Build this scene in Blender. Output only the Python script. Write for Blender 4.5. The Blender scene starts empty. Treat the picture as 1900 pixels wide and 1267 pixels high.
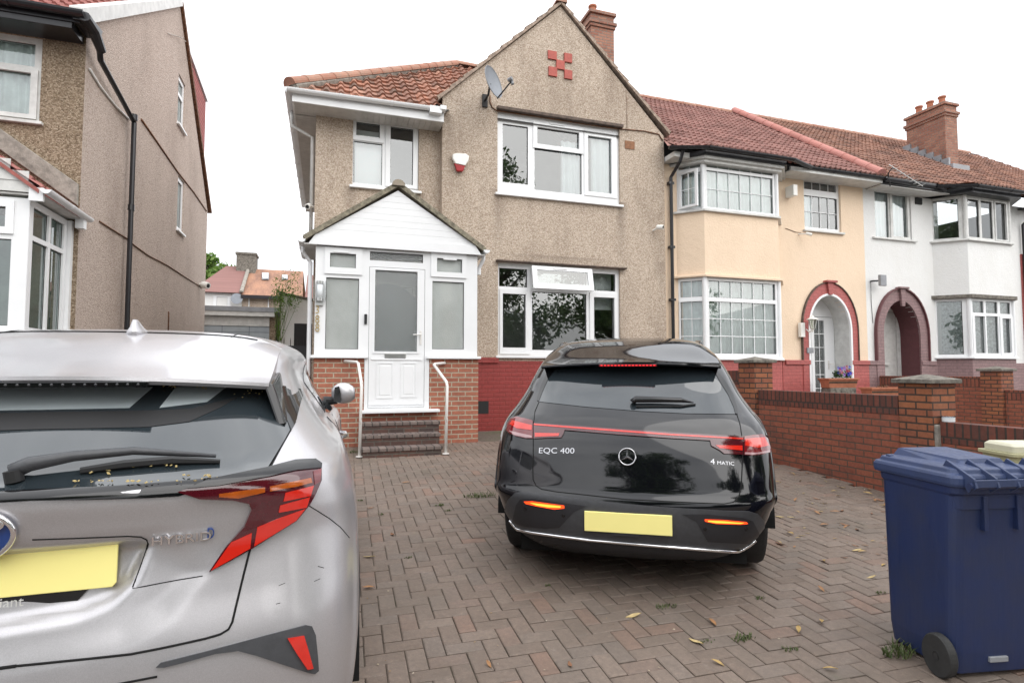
import bpy, bmesh, math, random
from mathutils import Vector, Matrix, noise as mnoise
from mathutils.bvhtree import BVHTree
from mathutils.geometry import tessellate_polygon, delaunay_2d_cdt
random.seed(7)
R = math.radians
V = Vector
scene = bpy.context.scene
C = scene.collection

# ---------------------------------------------------------------- camera
EYE = 1.45
FPX = 1050.0
YAW, PITCH = R(18.2), R(3.0)
cam = bpy.data.cameras.new('camera')
cam.sensor_width = 36
cam.lens = 36 * FPX / 1900
cam.clip_start = 0.05
cam.clip_end = 2000
camo = bpy.data.objects.new('camera', cam)
C.objects.link(camo)
camo.location = (0, 0, EYE)
camo.rotation_euler = (R(90) + PITCH, 0, -YAW)
scene.camera = camo

# ---------------------------------------------------------------- world, sun, exposure
SUN_AZ, SUN_EL = R(150), R(42)          # azimuth from +Y clockwise
w = bpy.data.worlds.new('World')
scene.world = w
w.use_nodes = True
wn, wl = w.node_tree.nodes, w.node_tree.links
bg = wn['Background']
sky = wn.new('ShaderNodeTexSky')
sky.sky_type = 'NISHITA'
sky.sun_disc = False
sky.sun_elevation = SUN_EL
sky.sun_rotation = SUN_AZ
sky.dust_density = 4
tc = wn.new('ShaderNodeTexCoord')
mp = wn.new('ShaderNodeMapping')
mp.inputs['Scale'].default_value = (1.4, 1.4, 3.2)
nz = wn.new('ShaderNodeTexNoise')
nz.inputs['Scale'].default_value = 1.6
nz.inputs['Detail'].default_value = 6
cr = wn.new('ShaderNodeValToRGB')
cr.color_ramp.elements[0].position = .3
cr.color_ramp.elements[0].color = (11.5, 11.8, 12.3, 1)
cr.color_ramp.elements[1].position = .72
cr.color_ramp.elements[1].color = (19, 19.1, 19.3, 1)
mx = wn.new('ShaderNodeMix')
mx.data_type = 'RGBA'
mx.inputs[0].default_value = .86
wl.new(tc.outputs['Generated'], mp.inputs[0])
wl.new(mp.outputs[0], nz.inputs['Vector'])
wl.new(nz.outputs['Fac'], cr.inputs[0])
wl.new(sky.outputs[0], mx.inputs[6])
wl.new(cr.outputs[0], mx.inputs[7])
sxyz = wn.new('ShaderNodeSeparateXYZ')       # overcast sky: brighter overhead than at the horizon
wl.new(tc.outputs['Generated'], sxyz.inputs[0])
mr_ = wn.new('ShaderNodeMapRange')
mr_.inputs['From Min'].default_value = 0.
mr_.inputs['From Max'].default_value = 1.
mr_.inputs['To Min'].default_value = .82
mr_.inputs['To Max'].default_value = 1.45
wl.new(sxyz.outputs[2], mr_.inputs['Value'])
vm = wn.new('ShaderNodeVectorMath')
vm.operation = 'SCALE'
wl.new(mx.outputs[2], vm.inputs[0])
wl.new(mr_.outputs[0], vm.inputs['Scale'])
wl.new(vm.outputs[0], bg.inputs[0])
bg.inputs['Strength'].default_value = .086
sl = bpy.data.lights.new('sun', 'SUN')
sl.energy = 1.5
sl.angle = R(75)
sl.color = (1, .97, .93)
so = bpy.data.objects.new('sun', sl)
C.objects.link(so)
sd = V((math.sin(SUN_AZ) * math.cos(SUN_EL), math.cos(SUN_AZ) * math.cos(SUN_EL), math.sin(SUN_EL)))
so.rotation_euler = (-sd).to_track_quat('-Z', 'Y').to_euler()
so.location = (8, -8, 20)
vs = scene.view_settings
vs.view_transform = 'Standard'
vs.look = 'None'
vs.exposure = 0.45
vs.gamma = 1
scene.render.resolution_x, scene.render.resolution_y = 1024, 682
scene.render.engine = 'CYCLES'

# ---------------------------------------------------------------- helpers
_F = V((math.sin(YAW) * math.cos(PITCH), math.cos(YAW) * math.cos(PITCH), math.sin(PITCH)))
_R = V((math.cos(YAW), -math.sin(YAW), 0))
_U = _R.cross(_F)


def g(y):
    "height of the ground at depth y"
    if y <= 1.5: return 0.
    if y <= 10: return .38 * ((y - 1.5) / 8.5) ** 1.4
    return .38 + min(.37, (y - 10) * .045)


def ray(x, y):
    return _F + _R * ((x - 950) / FPX) + _U * ((633.5 - y) / FPX)


def at(x, y, Y=None, X=None, Z=None):
    "a measured sight line (x, y) met with a real plane of the place"
    d = ray(x, y)
    if Y is not None: t = Y / d.y
    elif X is not None: t = X / d.x
    elif Z is not None: t = (Z - EYE) / d.z
    else:
        t = 3.
        for i in range(80):
            t = .5 * t + .5 * (g(t * d.y) - EYE) / d.z
    return d * t + V((0, 0, EYE))


def tag(o, label=None, cat=None, group=None, kind=None):
    if label: o['label'] = label
    if cat: o['category'] = cat
    if group: o['group'] = group
    if kind: o['kind'] = kind
    return o


def thing(name, label, cat, loc=(0, 0, 0), rz=0, group=None):
    o = bpy.data.objects.new(name, None)
    o.empty_display_size = .2
    C.objects.link(o)
    o.location = loc
    o.rotation_euler = (0, 0, rz)
    return tag(o, label, cat, group)


def copy_tree(o, parent=None):
    c = o.copy()
    C.objects.link(c)
    c.parent = parent
    for ch in list(o.children):
        copy_tree(ch, c)
    return c


def wloc(o):
    l = V((0, 0, 0))
    while o:
        l += o.location
        o = o.parent
    return l


class MB:
    def __init__(s):
        s.v, s.f, s.m = [], [], []

    def face(s, pts, mi=0):
        n = len(s.v)
        s.v += [V(p) for p in pts]
        s.f.append(list(range(n, n + len(pts))))
        s.m.append(mi)
        return s

    def add(s, vs_, fs, mi=0):
        n = len(s.v)
        s.v += [V(p) for p in vs_]
        for f in fs:
            s.f.append([n + i for i in f])
            s.m.append(mi)
        return s

    def box(s, a, b, mi=0, M=None):
        x0, y0, z0 = a
        x1, y1, z1 = b
        p = [V(q) for q in ((x0, y0, z0), (x1, y0, z0), (x1, y1, z0), (x0, y1, z0), (x0, y0, z1), (x1, y0, z1), (x1, y1, z1), (x0, y1, z1))]
        if M: p = [M @ q for q in p]
        return s.add(p, [(0, 3, 2, 1), (4, 5, 6, 7), (0, 1, 5, 4), (1, 2, 6, 5), (2, 3, 7, 6), (3, 0, 4, 7)], mi)

    def prism(s, poly, d, mi=0):
        poly = [V(p) for p in poly]
        d = V(d)
        n = len(poly)
        tri = tessellate_polygon([poly])
        vs_ = poly + [p + d for p in poly]
        nrm = V((0, 0, 0))
        for i in range(n):
            nrm += poly[i].cross(poly[(i + 1) % n])
        flip = nrm.dot(d) > 0
        fs = []
        if n <= 4:
            t = [tuple(range(n))]
        else:
            t = [tuple(q) for q in tri]
            a, b, c = t[0]
            if ((poly[b] - poly[a]).cross(poly[c] - poly[a])).dot(nrm) < 0:
                t = [q[::-1] for q in t]
        for q in t:
            q2 = tuple(i + n for i in q)
            if flip: fs += [q[::-1], q2]
            else: fs += [q, q2[::-1]]
        for i in range(n):
            j = (i + 1) % n
            fs.append((i, j, j + n, i + n) if flip else (j, i, i + n, j + n))
        return s.add(vs_, fs, mi)

    def tube(s, pts, r, n=8, mi=0, cap=True, closed=False):
        pts = [V(p) for p in pts]
        L = len(pts)
        rr = r if isinstance(r, (list, tuple)) else [r] * L
        up = None
        rings = []
        for i, p in enumerate(pts):
            a = pts[i - 1] if (i > 0 or closed) else p
            b = pts[(i + 1) % L] if (i < L - 1 or closed) else p
            t = (b - a).normalized()
            if up is None:
                up = V((0, 0, 1)) if abs(t.z) < .9 else V((0, 1, 0))
            u = (up - t * up.dot(t)).normalized()
            up = u
            v = t.cross(u)
            rings.append([p + (u * math.cos(2 * math.pi * k / n) + v * math.sin(2 * math.pi * k / n)) * rr[i] for k in range(n)])
        vs_ = [q for rg in rings for q in rg]
        fs = []
        for i in range(L if closed else L - 1):
            for k in range(n):
                a, b = i * n + k, i * n + (k + 1) % n
                c, d = ((i + 1) % L) * n + (k + 1) % n, ((i + 1) % L) * n + k
                fs.append((a, b, c, d))
        if cap and not closed:
            fs.append(tuple(range(n))[::-1])
            fs.append(tuple((L - 1) * n + k for k in range(n)))
        return s.add(vs_, fs, mi)

    def lathe(s, prof, n=20, o=(0, 0, 0), mi=0, M=None, cap=True):
        "prof: list of (radius, height) round +z"
        o = V(o)
        vs_, fs = [], []
        for (r, h) in prof:
            for k in range(n):
                a = 2 * math.pi * k / n
                q = V((r * math.cos(a), r * math.sin(a), h))
                if M: q = M @ q
                vs_.append(o + q)
        for i in range(len(prof) - 1):
            for k in range(n):
                fs.append((i * n + k, i * n + (k + 1) % n, (i + 1) * n + (k + 1) % n, (i + 1) * n + k))
        if cap and prof[0][0] > 1e-4: fs.append(tuple(range(n))[::-1])
        if cap and prof[-1][0] > 1e-4: fs.append(tuple((len(prof) - 1) * n + k for k in range(n)))
        return s.add(vs_, fs, mi)

    def split(s, name, mats, parent=None, **k):
        "one object for each separate piece"
        par = list(range(len(s.v)))
        def find(a):
            while par[a] != a:
                par[a] = par[par[a]]
                a = par[a]
            return a
        for f in s.f:
            for i in f[1:]: par[find(i)] = find(f[0])
        groups = {}
        for f, m in zip(s.f, s.m): groups.setdefault(find(f[0]), []).append((f, m))
        out = []
        for gfs in groups.values():
            mb = MB()
            mp_ = {}
            for f, m in gfs:
                mb.f.append([mp_.setdefault(i, len(mp_)) for i in f]); mb.m.append(m)
            mb.v = [s.v[i] for i in mp_]
            out.append(mb.build(name, mats, parent, **k))
        return out[0]

    def build(s, name, mats, parent=None, bevel=0, smooth=False, local=False, seg=2, weld=False):
        me = bpy.data.meshes.new(name)
        off = V((0, 0, 0)) if (local or parent is None) else wloc(parent)
        me.from_pydata([v - off for v in s.v], [], s.f)
        if not isinstance(mats, (list, tuple)): mats = [mats]
        for m in mats: me.materials.append(m)
        for p, mi in zip(me.polygons, s.m):
            p.material_index = mi
        if weld:
            bm = bmesh.new(); bm.from_mesh(me)
            bmesh.ops.remove_doubles(bm, verts=bm.verts, dist=1e-5)
            bm.to_mesh(me); bm.free()
        uv = me.uv_layers.new(name='UVMap')
        for p in me.polygons:
            n = p.normal
            if abs(n.z) > .92:
                for li in p.loop_indices:
                    c = me.vertices[me.loops[li].vertex_index].co + off
                    uv.data[li].uv = (c.x, c.y)
            else:
                t = V((-n.y, n.x, 0)).normalized()
                b = n.cross(t)
                for li in p.loop_indices:
                    c = me.vertices[me.loops[li].vertex_index].co + off
                    uv.data[li].uv = (c.dot(t), c.dot(b) if abs(n.z) > .3 else c.z)
        if smooth:
            for p in me.polygons: p.use_smooth = True
        o = bpy.data.objects.new(name, me)
        C.objects.link(o)
        if parent: o.parent = parent
        if bevel:
            b = o.modifiers.new('bevel', 'BEVEL')
            b.width = bevel
            b.segments = seg
            b.limit_method = 'ANGLE'
            b.angle_limit = R(40)
        return o


# ---------------------------------------------------------------- materials
class NB:
    "small node builder"
    def __init__(s, name):
        s.m = bpy.data.materials.new(name)
        s.m.use_nodes = True
        s.t = s.m.node_tree
        s.n, s.l = s.t.nodes, s.t.links
        s.p = s.n['Principled BSDF']
        s.out = s.n['Material Output']
        s.tc = s.n.new('ShaderNodeTexCoord')

    def node(s, t, **k):
        n = s.n.new(t)
        for a, b in k.items(): setattr(n, a, b)
        return n

    def noise(s, scale, detail=4, rough=.55, co='Object', stretch=None, dist=0):
        n = s.n.new('ShaderNodeTexNoise')
        n.inputs['Scale'].default_value = scale
        n.inputs['Detail'].default_value = detail
        n.inputs['Roughness'].default_value = rough
        n.inputs['Distortion'].default_value = dist
        s.link(s.vec(co, stretch), n.inputs['Vector'])
        return n.outputs['Fac']

    def vec(s, co='Object', stretch=None):
        o = s.tc.outputs[co]
        if stretch:
            m = s.n.new('ShaderNodeMapping')
            m.inputs['Scale'].default_value = stretch
            s.link(o, m.inputs[0])
            o = m.outputs[0]
        return o

    def voro(s, scale, out='Color', co='Object', feature='F1', rnd=1):
        n = s.n.new('ShaderNodeTexVoronoi')
        n.feature = feature
        n.inputs['Scale'].default_value = scale
        n.inputs['Randomness'].default_value = rnd
        s.link(s.vec(co), n.inputs['Vector'])
        return n.outputs[out]

    def link(s, a, b): s.l.new(a, b)

    def ramp(s, fac, stops, interp='LINEAR'):
        n = s.n.new('ShaderNodeValToRGB')
        n.color_ramp.interpolation = interp
        e = n.color_ramp.elements
        while len(e) < len(stops): e.new(.5)
        for q, (p, c) in zip(e, stops):
            q.position = p
            q.color = (*c, 1) if len(c) == 3 else c
        s.link(fac, n.inputs[0])
        return n.outputs[0]

    def mix(s, f, a, b, mode='MIX'):
        n = s.n.new('ShaderNodeMix')
        n.data_type = 'RGBA'
        n.blend_type = mode
        for v, i in ((f, 0), (a, 6), (b, 7)):
            if isinstance(v, (int, float)): n.inputs[i].default_value = v if i == 0 else (v, v, v, 1)
            elif isinstance(v, tuple): n.inputs[i].default_value = (*v, 1)
            else: s.link(v, n.inputs[i])
        return n.outputs[2]

    def math(s, op, a, b=0.):
        n = s.n.new('ShaderNodeMath')
        n.operation = op
        for v, i in ((a, 0), (b, 1)):
            if isinstance(v, (int, float)): n.inputs[i].default_value = v
            else: s.link(v, n.inputs[i])
        return n.outputs[0]

    def sep(s, col):
        n = s.n.new('ShaderNodeSeparateColor')
        s.link(col, n.inputs[0])
        return n.outputs[0]

    def bump(s, h, strength=.3, dist=.01, prev=None):
        n = s.n.new('ShaderNodeBump')
        n.inputs['Strength'].default_value = strength
        n.inputs['Distance'].default_value = dist
        s.link(h, n.inputs['Height'])
        if prev: s.link(prev, n.inputs['Normal'])
        return n.outputs[0]

    def fin(s, col=None, rough=.7, bump=None, **k):
        if col is not None:
            if isinstance(col, tuple): s.p.inputs['Base Color'].default_value = (*col, 1)
            else: s.link(col, s.p.inputs['Base Color'])
        if isinstance(rough, (int, float)): s.p.inputs['Roughness'].default_value = rough
        else: s.link(rough, s.p.inputs['Roughness'])
        if bump: s.link(bump, s.p.inputs['Normal'])
        for a, b in k.items():
            s.p.inputs[a.replace('_', ' ')].default_value = b
        return s.m


def dash(name, cols, stain=(.25, .2, .16), amt=.5, sc=42, streak=.25, runs=()):
    "pebbledash"
    b = NB(name)
    c = b.voro(sc)
    f = b.sep(c)
    col = b.ramp(f, [(0, cols[0]), (.25, cols[1]), (.6, cols[2]), (1, cols[3])])
    n2 = b.noise(150, 2)
    col = b.mix(b.ramp(n2, [(.35, (0, 0, 0)), (.7, (.35, .35, .35))]), col, cols[1], 'MIX')
    big = b.noise(.9, 6, .6, stretch=(1, 1, .45))
    col = b.mix(b.ramp(big, [(.48, (0, 0, 0)), (.75, (amt, amt, amt))]), col, stain, 'MULTIPLY')
    st = b.noise(1.6, 5, .6, stretch=(1.5, 1.5, .3))
    col = b.mix(b.ramp(st, [(.52, (0, 0, 0)), (.76, (streak,) * 3)]), col, tuple(x * 1.2 for x in stain), 'MULTIPLY')
    if runs:                       # rain streaks below sill ends and eaves: (x, top, length, half width, strength)
        sx = b.node('ShaderNodeSeparateXYZ')
        b.link(b.tc.outputs['Object'], sx.inputs[0])
        wob = b.math('MULTIPLY', b.math('SUBTRACT', b.noise(4, 4, stretch=(1, 1, .6)), .5), .22)
        xw = b.math('ADD', sx.outputs[0], wob)
        tot = None
        for (x0, zt, ln, hw, k) in runs:
            a_ = b.math('MAXIMUM', b.math('SUBTRACT', 1., b.math('DIVIDE', b.math('ABSOLUTE', b.math('SUBTRACT', xw, x0)), hw)), 0.)
            f_ = b.math('DIVIDE', b.math('SUBTRACT', sx.outputs[2], zt - ln), ln)
            c_ = b.math('MULTIPLY', b.math('MAXIMUM', f_, 0.), b.math('LESS_THAN', f_, 1.02))
            t_ = b.math('MULTIPLY', b.math('MULTIPLY', a_, c_), k)
            tot = t_ if tot is None else b.math('MAXIMUM', tot, t_)
        col = b.mix(tot, col, (.20, .155, .12))
    d = b.voro(sc, 'Distance')
    return b.fin(col, .9, b.bump(b.math('SUBTRACT', 1., d), .75, .012))


def render_paint(name, col, dirt=(.45, .38, .3)):
    b = NB(name)
    big = b.noise(1.2, 8, .65, stretch=(1, 1, .5))
    c = b.mix(b.ramp(big, [(.45, (0, 0, 0)), (.8, (.4, .4, .4))]), col, tuple(x * y for x, y in zip(col, (.82, .79, .74))))
    sp = b.noise(9, 5, .7)
    c = b.mix(b.ramp(sp, [(.68, (0, 0, 0)), (.76, (.5, .5, .5))]), c, dirt)
    h = b.noise(28, 6, .7)
    h2 = b.noise(6, 3)
    return b.fin(c, .8, b.bump(h2, .25, .03, b.bump(h, .55, .02)))


def brick(name, c1, c2, mortar, rough=.85, paint=False, sw=.225, sh=.075, dirt=.45, rot=False, dirtcol=(.06, .05, .045), mort=.01):
    b = NB(name)
    n = b.n.new('ShaderNodeTexBrick')
    uvv = b.vec('UV')
    if rot:
        m = b.n.new('ShaderNodeMapping')
        m.inputs['Rotation'].default_value = (0, 0, R(90))
        b.link(uvv, m.inputs[0])
        uvv = m.outputs[0]
    wob = b.noise(3, 2, co='UV')
    b.link(uvv, n.inputs['Vector'])
    n.inputs['Scale'].default_value = 1
    n.inputs['Brick Width'].default_value = sw
    n.inputs['Row Height'].default_value = sh
    n.inputs['Mortar Size'].default_value = mort
    n.inputs['Mortar Smooth'].default_value = .25
    n.inputs['Bias'].default_value = 0
    n.inputs['Color1'].default_value = (*c1, 1)
    n.inputs['Color2'].default_value = (*c2, 1)
    n.inputs['Mortar'].default_value = (*mortar, 1)
    col = n.outputs['Color']
    nn = b.noise(22, 6, .7)
    col = b.mix(.55, col, b.ramp(nn, [(.3, (.55, .55, .55)), (.7, (1.25, 1.2, 1.2))]), 'MULTIPLY')
    big = b.noise(1.7, 7, .7)
    col = b.mix(b.ramp(big, [(.52, (0, 0, 0)), (.75, (dirt, dirt, dirt))]), col, dirtcol)
    h = b.mix(.25, b.math('SUBTRACT', 1., n.outputs['Fac']), nn)
    return b.fin(col, rough, b.bump(h, .5 if paint else .8, .008 if paint else .012))


def plain(name, col, rough=.5, var=.08, sc=8, metal=0., bumps=0., spec=.5, coat=0., fine=60):
    b = NB(name)
    n = b.noise(sc, 5, .6)
    c2 = tuple(x * (1 - var * 2) for x in col)
    c = b.mix(b.ramp(n, [(.35, (0, 0, 0)), (.7, (1, 1, 1))]), col, c2)
    bm_ = b.bump(b.noise(fine, 4), bumps, .01) if bumps else None
    m = b.fin(c, rough, bm_)
    b.p.inputs['Metallic'].default_value = metal
    b.p.inputs['Specular IOR Level'].default_value = spec
    b.p.inputs['Coat Weight'].default_value = coat
    return m


def tiles(name, cols, lichen=(.12, .1, .07), amt=.6):
    b = NB(name)
    gi = b.n.new('ShaderNodeNewGeometry')
    st = [(i / (len(cols) - 1), c) for i, c in enumerate(cols)]
    col = b.ramp(gi.outputs['Random Per Island'], st)
    n = b.noise(14, 6, .7)
    col = b.mix(b.ramp(n, [(.45, (0, 0, 0)), (.7, (amt, amt, amt))]), col, lichen)
    n2 = b.noise(1.3, 5, .6)
    col = b.mix(b.ramp(n2, [(.45, (0, 0, 0)), (.75, (.5, .5, .5))]), col, tuple(x * .6 for x in cols[0]))
    return b.fin(col, .85, b.bump(b.noise(90, 4), .4, .006))


def glass(name, tint=(.75, .8, .8), refl=.10, ior=1.5, rough=0., wave=0.):
    b = NB(name)
    b.n.remove(b.p)
    fr = b.node('ShaderNodeFresnel')
    fr.inputs['IOR'].default_value = ior
    f = b.math('MINIMUM', b.math('ADD', fr.outputs[0], refl), 1.)
    tr = b.node('ShaderNodeBsdfTransparent')
    tr.inputs[0].default_value = (*tint, 1)
    gl = b.node('ShaderNodeBsdfGlossy')
    gl.inputs['Roughness'].default_value = rough
    gl.inputs['Color'].default_value = (.95, .97, .97, 1)
    if wave:
        bu = b.bump(b.noise(1.3, 2), wave, .02)
        b.link(bu, gl.inputs['Normal'])
    mx_ = b.node('ShaderNodeMixShader')
    b.link(f, mx_.inputs[0])
    b.link(tr.outputs[0], mx_.inputs[1])
    b.link(gl.outputs[0], mx_.inputs[2])
    b.link(mx_.outputs[0], b.out.inputs[0])
    return b.m


def frosted(name, col=(.60, .66, .63), tr_=.35):
    b = NB(name)
    b.n.remove(b.p)
    df = b.node('ShaderNodeBsdfDiffuse')
    n = b.voro(75, 'Distance')
    big = b.noise(2.2, 3, stretch=(1, 1, .6))
    c = b.mix(b.ramp(big, [(.35, (0, 0, 0)), (.7, (1, 1, 1))]), tuple(x * .75 for x in col), col)
    b.link(c, df.inputs[0])
    tp = b.node('ShaderNodeBsdfTransparent')
    gl = b.node('ShaderNodeBsdfGlossy')
    gl.inputs['Roughness'].default_value = .22
    bu = b.bump(n, .7, .006)
    b.link(bu, gl.inputs['Normal'])
    m1 = b.node('ShaderNodeMixShader'); m1.inputs[0].default_value = tr_
    m2 = b.node('ShaderNodeMixShader'); m2.inputs[0].default_value = .16
    b.link(df.outputs[0], m1.inputs[1]); b.link(tp.outputs[0], m1.inputs[2])
    b.link(m1.outputs[0], m2.inputs[1]); b.link(gl.outputs[0], m2.inputs[2])
    b.link(m2.outputs[0], b.out.inputs[0])
    return b.m


def emit(name, col, s, base=(.3, .02, .01)):
    b = NB(name)
    b.p.inputs['Emission Color'].default_value = (*col, 1)
    b.p.inputs['Emission Strength'].default_value = s
    return b.fin(base, .2)


M = dict(
    dash=dash('pebbledash_tan', [(.28, .205, .15), (.42, .335, .26), (.52, .425, .34), (.68, .59, .50)], amt=.42, sc=70, streak=.3,
              runs=[(2.6, 4.45, 1.3, .16, .75), (.02, 4.45, 1.2, .18, .7), (-2.62, 4.3, 1.0, .14, .6), (-1.42, 4.3, 1.2, .14, .7), (-1.08, 5.7, 1.6, .12, .5), (-.92, 5.75, 1.2, .14, .6), (1.3, 3.28, .16, 1.5, .6), (3.5, 3.3, .5, .2, .5)]),
    dash_pink=dash('pebbledash_pink_brown', [(.33, .25, .205), (.45, .365, .31), (.51, .42, .365), (.60, .51, .45)], amt=.3, sc=70, streak=.08),
    dash_dark=dash('pebbledash_dark_brown', [(.11, .075, .045), (.20, .145, .095), (.29, .22, .15), (.44, .36, .27)], amt=.4, sc=62),
    cream=render_paint('render_cream', (.80, .63, .47)),
    white_render=render_paint('render_white', (.74, .74, .73), (.45, .45, .43)),
    upvc=plain('upvc_white', (.80, .81, .82), .28, .02, 3),
    upvc_old=plain('upvc_grubby', (.66, .66, .64), .4, .12, 6),
    soffit=plain('soffit_white', (.6, .59, .57), .5, .12, 5),
    gasket=plain('rubber_gasket', (.02, .02, .02), .6),
    brick_porch=brick('brick_porch_red', (.38, .14, .085), (.31, .105, .065), (.42, .36, .27), dirt=.25),
    brick_step=brick('brick_step_dark', (.12, .055, .04), (.06, .04, .035), (.10, .085, .07), dirt=.8),
    tread=brick('brick_tread_grey', (.20, .16, .14), (.13, .10, .09), (.06, .05, .045), sw=.11, sh=.4, dirt=.5),
    brick_wall=brick('brick_wall_red', (.31, .10, .058), (.25, .078, .048), (.11, .075, .055), dirt=.8, mort=.008),
    brick_soldier=brick('brick_wall_soldier', (.18, .055, .036), (.12, .042, .03), (.05, .035, .028), dirt=.8, sw=.075, sh=.26),
    brick_pier=brick('brick_pier_orange', (.34, .125, .055), (.24, .08, .045), (.06, .04, .03), dirt=.5),
    brick_chim=brick('brick_chimney', (.26, .105, .07), (.36, .18, .12), (.22, .17, .14), dirt=.55),
    dado=brick('painted_brick_red', (.30, .045, .04), (.27, .04, .036), (.24, .035, .03), .5, True, dirt=.25, dirtcol=(.17, .04, .035)),
    dado2=brick('painted_brick_pink', (.43, .11, .10), (.39, .10, .09), (.34, .085, .08), .55, True, dirt=.3, dirtcol=(.3, .1, .09)),
    dado3=brick('painted_brick_plum', (.27, .17, .17), (.24, .15, .15), (.2, .13, .13), .6, True, dirt=.3, dirtcol=(.2, .12, .12)),
    plum_dark=plain('arch_plum_dark', (.13, .045, .05), .6, .1),
    tile_main=tiles('tiles_orange_brown', [(.12, .065, .045), (.30, .125, .08), (.40, .17, .105), (.22, .10, .07), (.44, .22, .15)]),
    tile_red=tiles('tiles_red', [(.22, .105, .09), (.29, .14, .12), (.34, .175, .15)], amt=.4),
    tile_old=tiles('tiles_mottled', [(.16, .085, .065), (.28, .14, .10), (.33, .17, .12), (.22, .115, .09)], amt=.5),
    tile_left=tiles('tiles_crimson', [(.27, .09, .08), (.33, .12, .105), (.37, .15, .13)], amt=.3),
    tile_porch=tiles('tiles_mossy_brown', [(.24, .20, .16), (.30, .25, .20), (.35, .29, .23)], lichen=(.24, .23, .15), amt=.6),
    ridge=tiles('ridge_tiles', [(.34, .15, .10), (.38, .20, .14), (.30, .17, .13)], lichen=(.25, .22, .17), amt=.6),
    ridge_pink=tiles('hip_tiles_pink', [(.42, .17, .14), (.46, .20, .17), (.38, .15, .13)], lichen=(.3, .2, .17), amt=.3),
    lead=plain('lead_grey', (.28, .29, .31), .5, .15, 4),
    blackp=plain('gutter_black', (.018, .018, .022), .3, .1, 4),
    black=plain('black_matt', (.015, .015, .016), .6),
    mortar=plain('mortar_grey', (.36, .33, .29), .9, .25, 12, bumps=.5),
    concrete=plain('concrete_cap', (.22, .20, .17), .9, .35, 14, bumps=.6),
    glass=glass('window_glass', (.86, .90, .89), .12, wave=.02),
    glass_dark=glass('window_glass_dark', (.62, .72, .69), .15),
    frost=frosted('frosted_glass', tr_=.45),
    frost_dark=frosted('frosted_glass_door', (.16, .19, .19), .55),
    net=plain('net_curtain', (.80, .86, .85), .9, .12, 5),
    net_white=plain('net_curtain_white', (.8, .84, .86), .9, .05, 5),
    net_lace=plain('lace_curtain', (.62, .66, .66), .9, .3, 16),
    blind=plain('roller_blind_white', (.86, .87, .88), .8, .02),
    room=plain('room_inside', (.30, .29, .28), .9, .2, 2),
    wood=plain('old_wood_lintel', (.14, .10, .08), .8, .3, 12, bumps=.3),
    terracotta=plain('terracotta', (.42, .15, .08), .8, .15, 10),
    metal_w=plain('white_painted_steel', (.74, .72, .69), .4, .08, 18),
    rust=plain('rusty_brown', (.22, .10, .05), .8, .4, 20),
    steel=plain('brushed_steel', (.55, .55, .54), .3, .1, 10, metal=1.),
    grey_dish=plain('dish_grey', (.22, .24, .27), .45, .08),
    plast_w=plain('white_plastic', (.82, .81, .77), .35, .03),
    red_lens=plain('red_plastic', (.35, .015, .02), .25, .05),
    gold=plain('brass_numbers', (.55, .42, .22), .35, .15, 30, metal=.7),
    garage_door=plain('garage_door_grey', (.34, .37, .40), .5, .2, 3),
    soil=plain('soil', (.06, .045, .03), .95, .3, 20, bumps=.6),
)


# ---------------------------------------------------------------- builders
class Pl:
    "a plane: horizontal axis U, outward normal N; P(u, z, n)"
    def __init__(s, O, U):
        s.O, s.U = V((O[0], O[1], 0)), V((U[0], U[1], 0)).normalized()
        s.N = V((s.U.y, -s.U.x, 0))          # U=(1,0) -> N=(0,-1): faces the camera

    def P(s, u, z, n=0): return s.O + s.U * u + V((0, 0, z)) + s.N * n


def sheet(mb, pl, outline, holes, n=0, reveal=.12, mi=0, rmi=None):
    "flat wall face with holes [list of polygons] and reveals going inwards"
    loops = [[V((p[0], p[1], 0)) for p in outline]] + [[V((p[0], p[1], 0)) for p in h] for h in holes]
    flat = [p for l in loops for p in l]
    pts = [pl.P(p.x, p.y, n) for p in flat]
    fs = []
    for t in tessellate_polygon(loops):
        a, b, c = (flat[i] for i in t)
        cr_ = (b - a).cross(c - a).z
        if abs(cr_) < 1e-9: continue
        fs.append(tuple(t) if cr_ > 0 else tuple(t)[::-1])
    mb.add(pts, fs, mi)
    for h in holes:
        for i in range(len(h)):
            a, b = h[i], h[(i + 1) % len(h)]
            mb.face([pl.P(a[0], a[1], n), pl.P(b[0], b[1], n), pl.P(b[0], b[1], n - reveal), pl.P(a[0], a[1], n - reveal)], mi if rmi is None else rmi)


def rc(r): return [(r[0], r[1]), (r[2], r[1]), (r[2], r[3]), (r[0], r[3])]


def plate(mb, pl, outer, holes, n0, n1, mi=0):
    "frame with holes, front at n1 (outer side), back at n0"
    o = outer if len(outer) != 4 or isinstance(outer[0], (tuple, list)) else rc(outer)
    hs = [rc(h) if not isinstance(h[0], (tuple, list)) else h for h in holes]
    sheet(mb, pl, o, hs, n1, n1 - n0, mi)
    for i in range(len(o)):
        a, b = o[i], o[(i + 1) % len(o)]
        mb.face([pl.P(a[0], a[1], n0), pl.P(b[0], b[1], n0), pl.P(b[0], b[1], n1), pl.P(a[0], a[1], n1)], mi)


def inset(r, d): return (r[0] + d, r[1] + d, r[2] - d, r[3] - d)


def bars(mb, pl, r, nx, ny, n, w_=.016, t=.012, us=None):
    for i in range(1, nx):
        u = r[0] + (r[2] - r[0]) * i / nx
        mb.box((0, 0, 0), (1, 1, 1), 0, _bm(pl, u - w_ / 2, r[1], u + w_ / 2, r[3], n, n + t))
    for j in range(1, ny):
        z = r[1] + (r[3] - r[1]) * j / ny
        mb.box((0, 0, 0), (1, 1, 1), 0, _bm(pl, r[0], z - w_ / 2, r[2], z + w_ / 2, n, n + t * .8))


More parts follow.
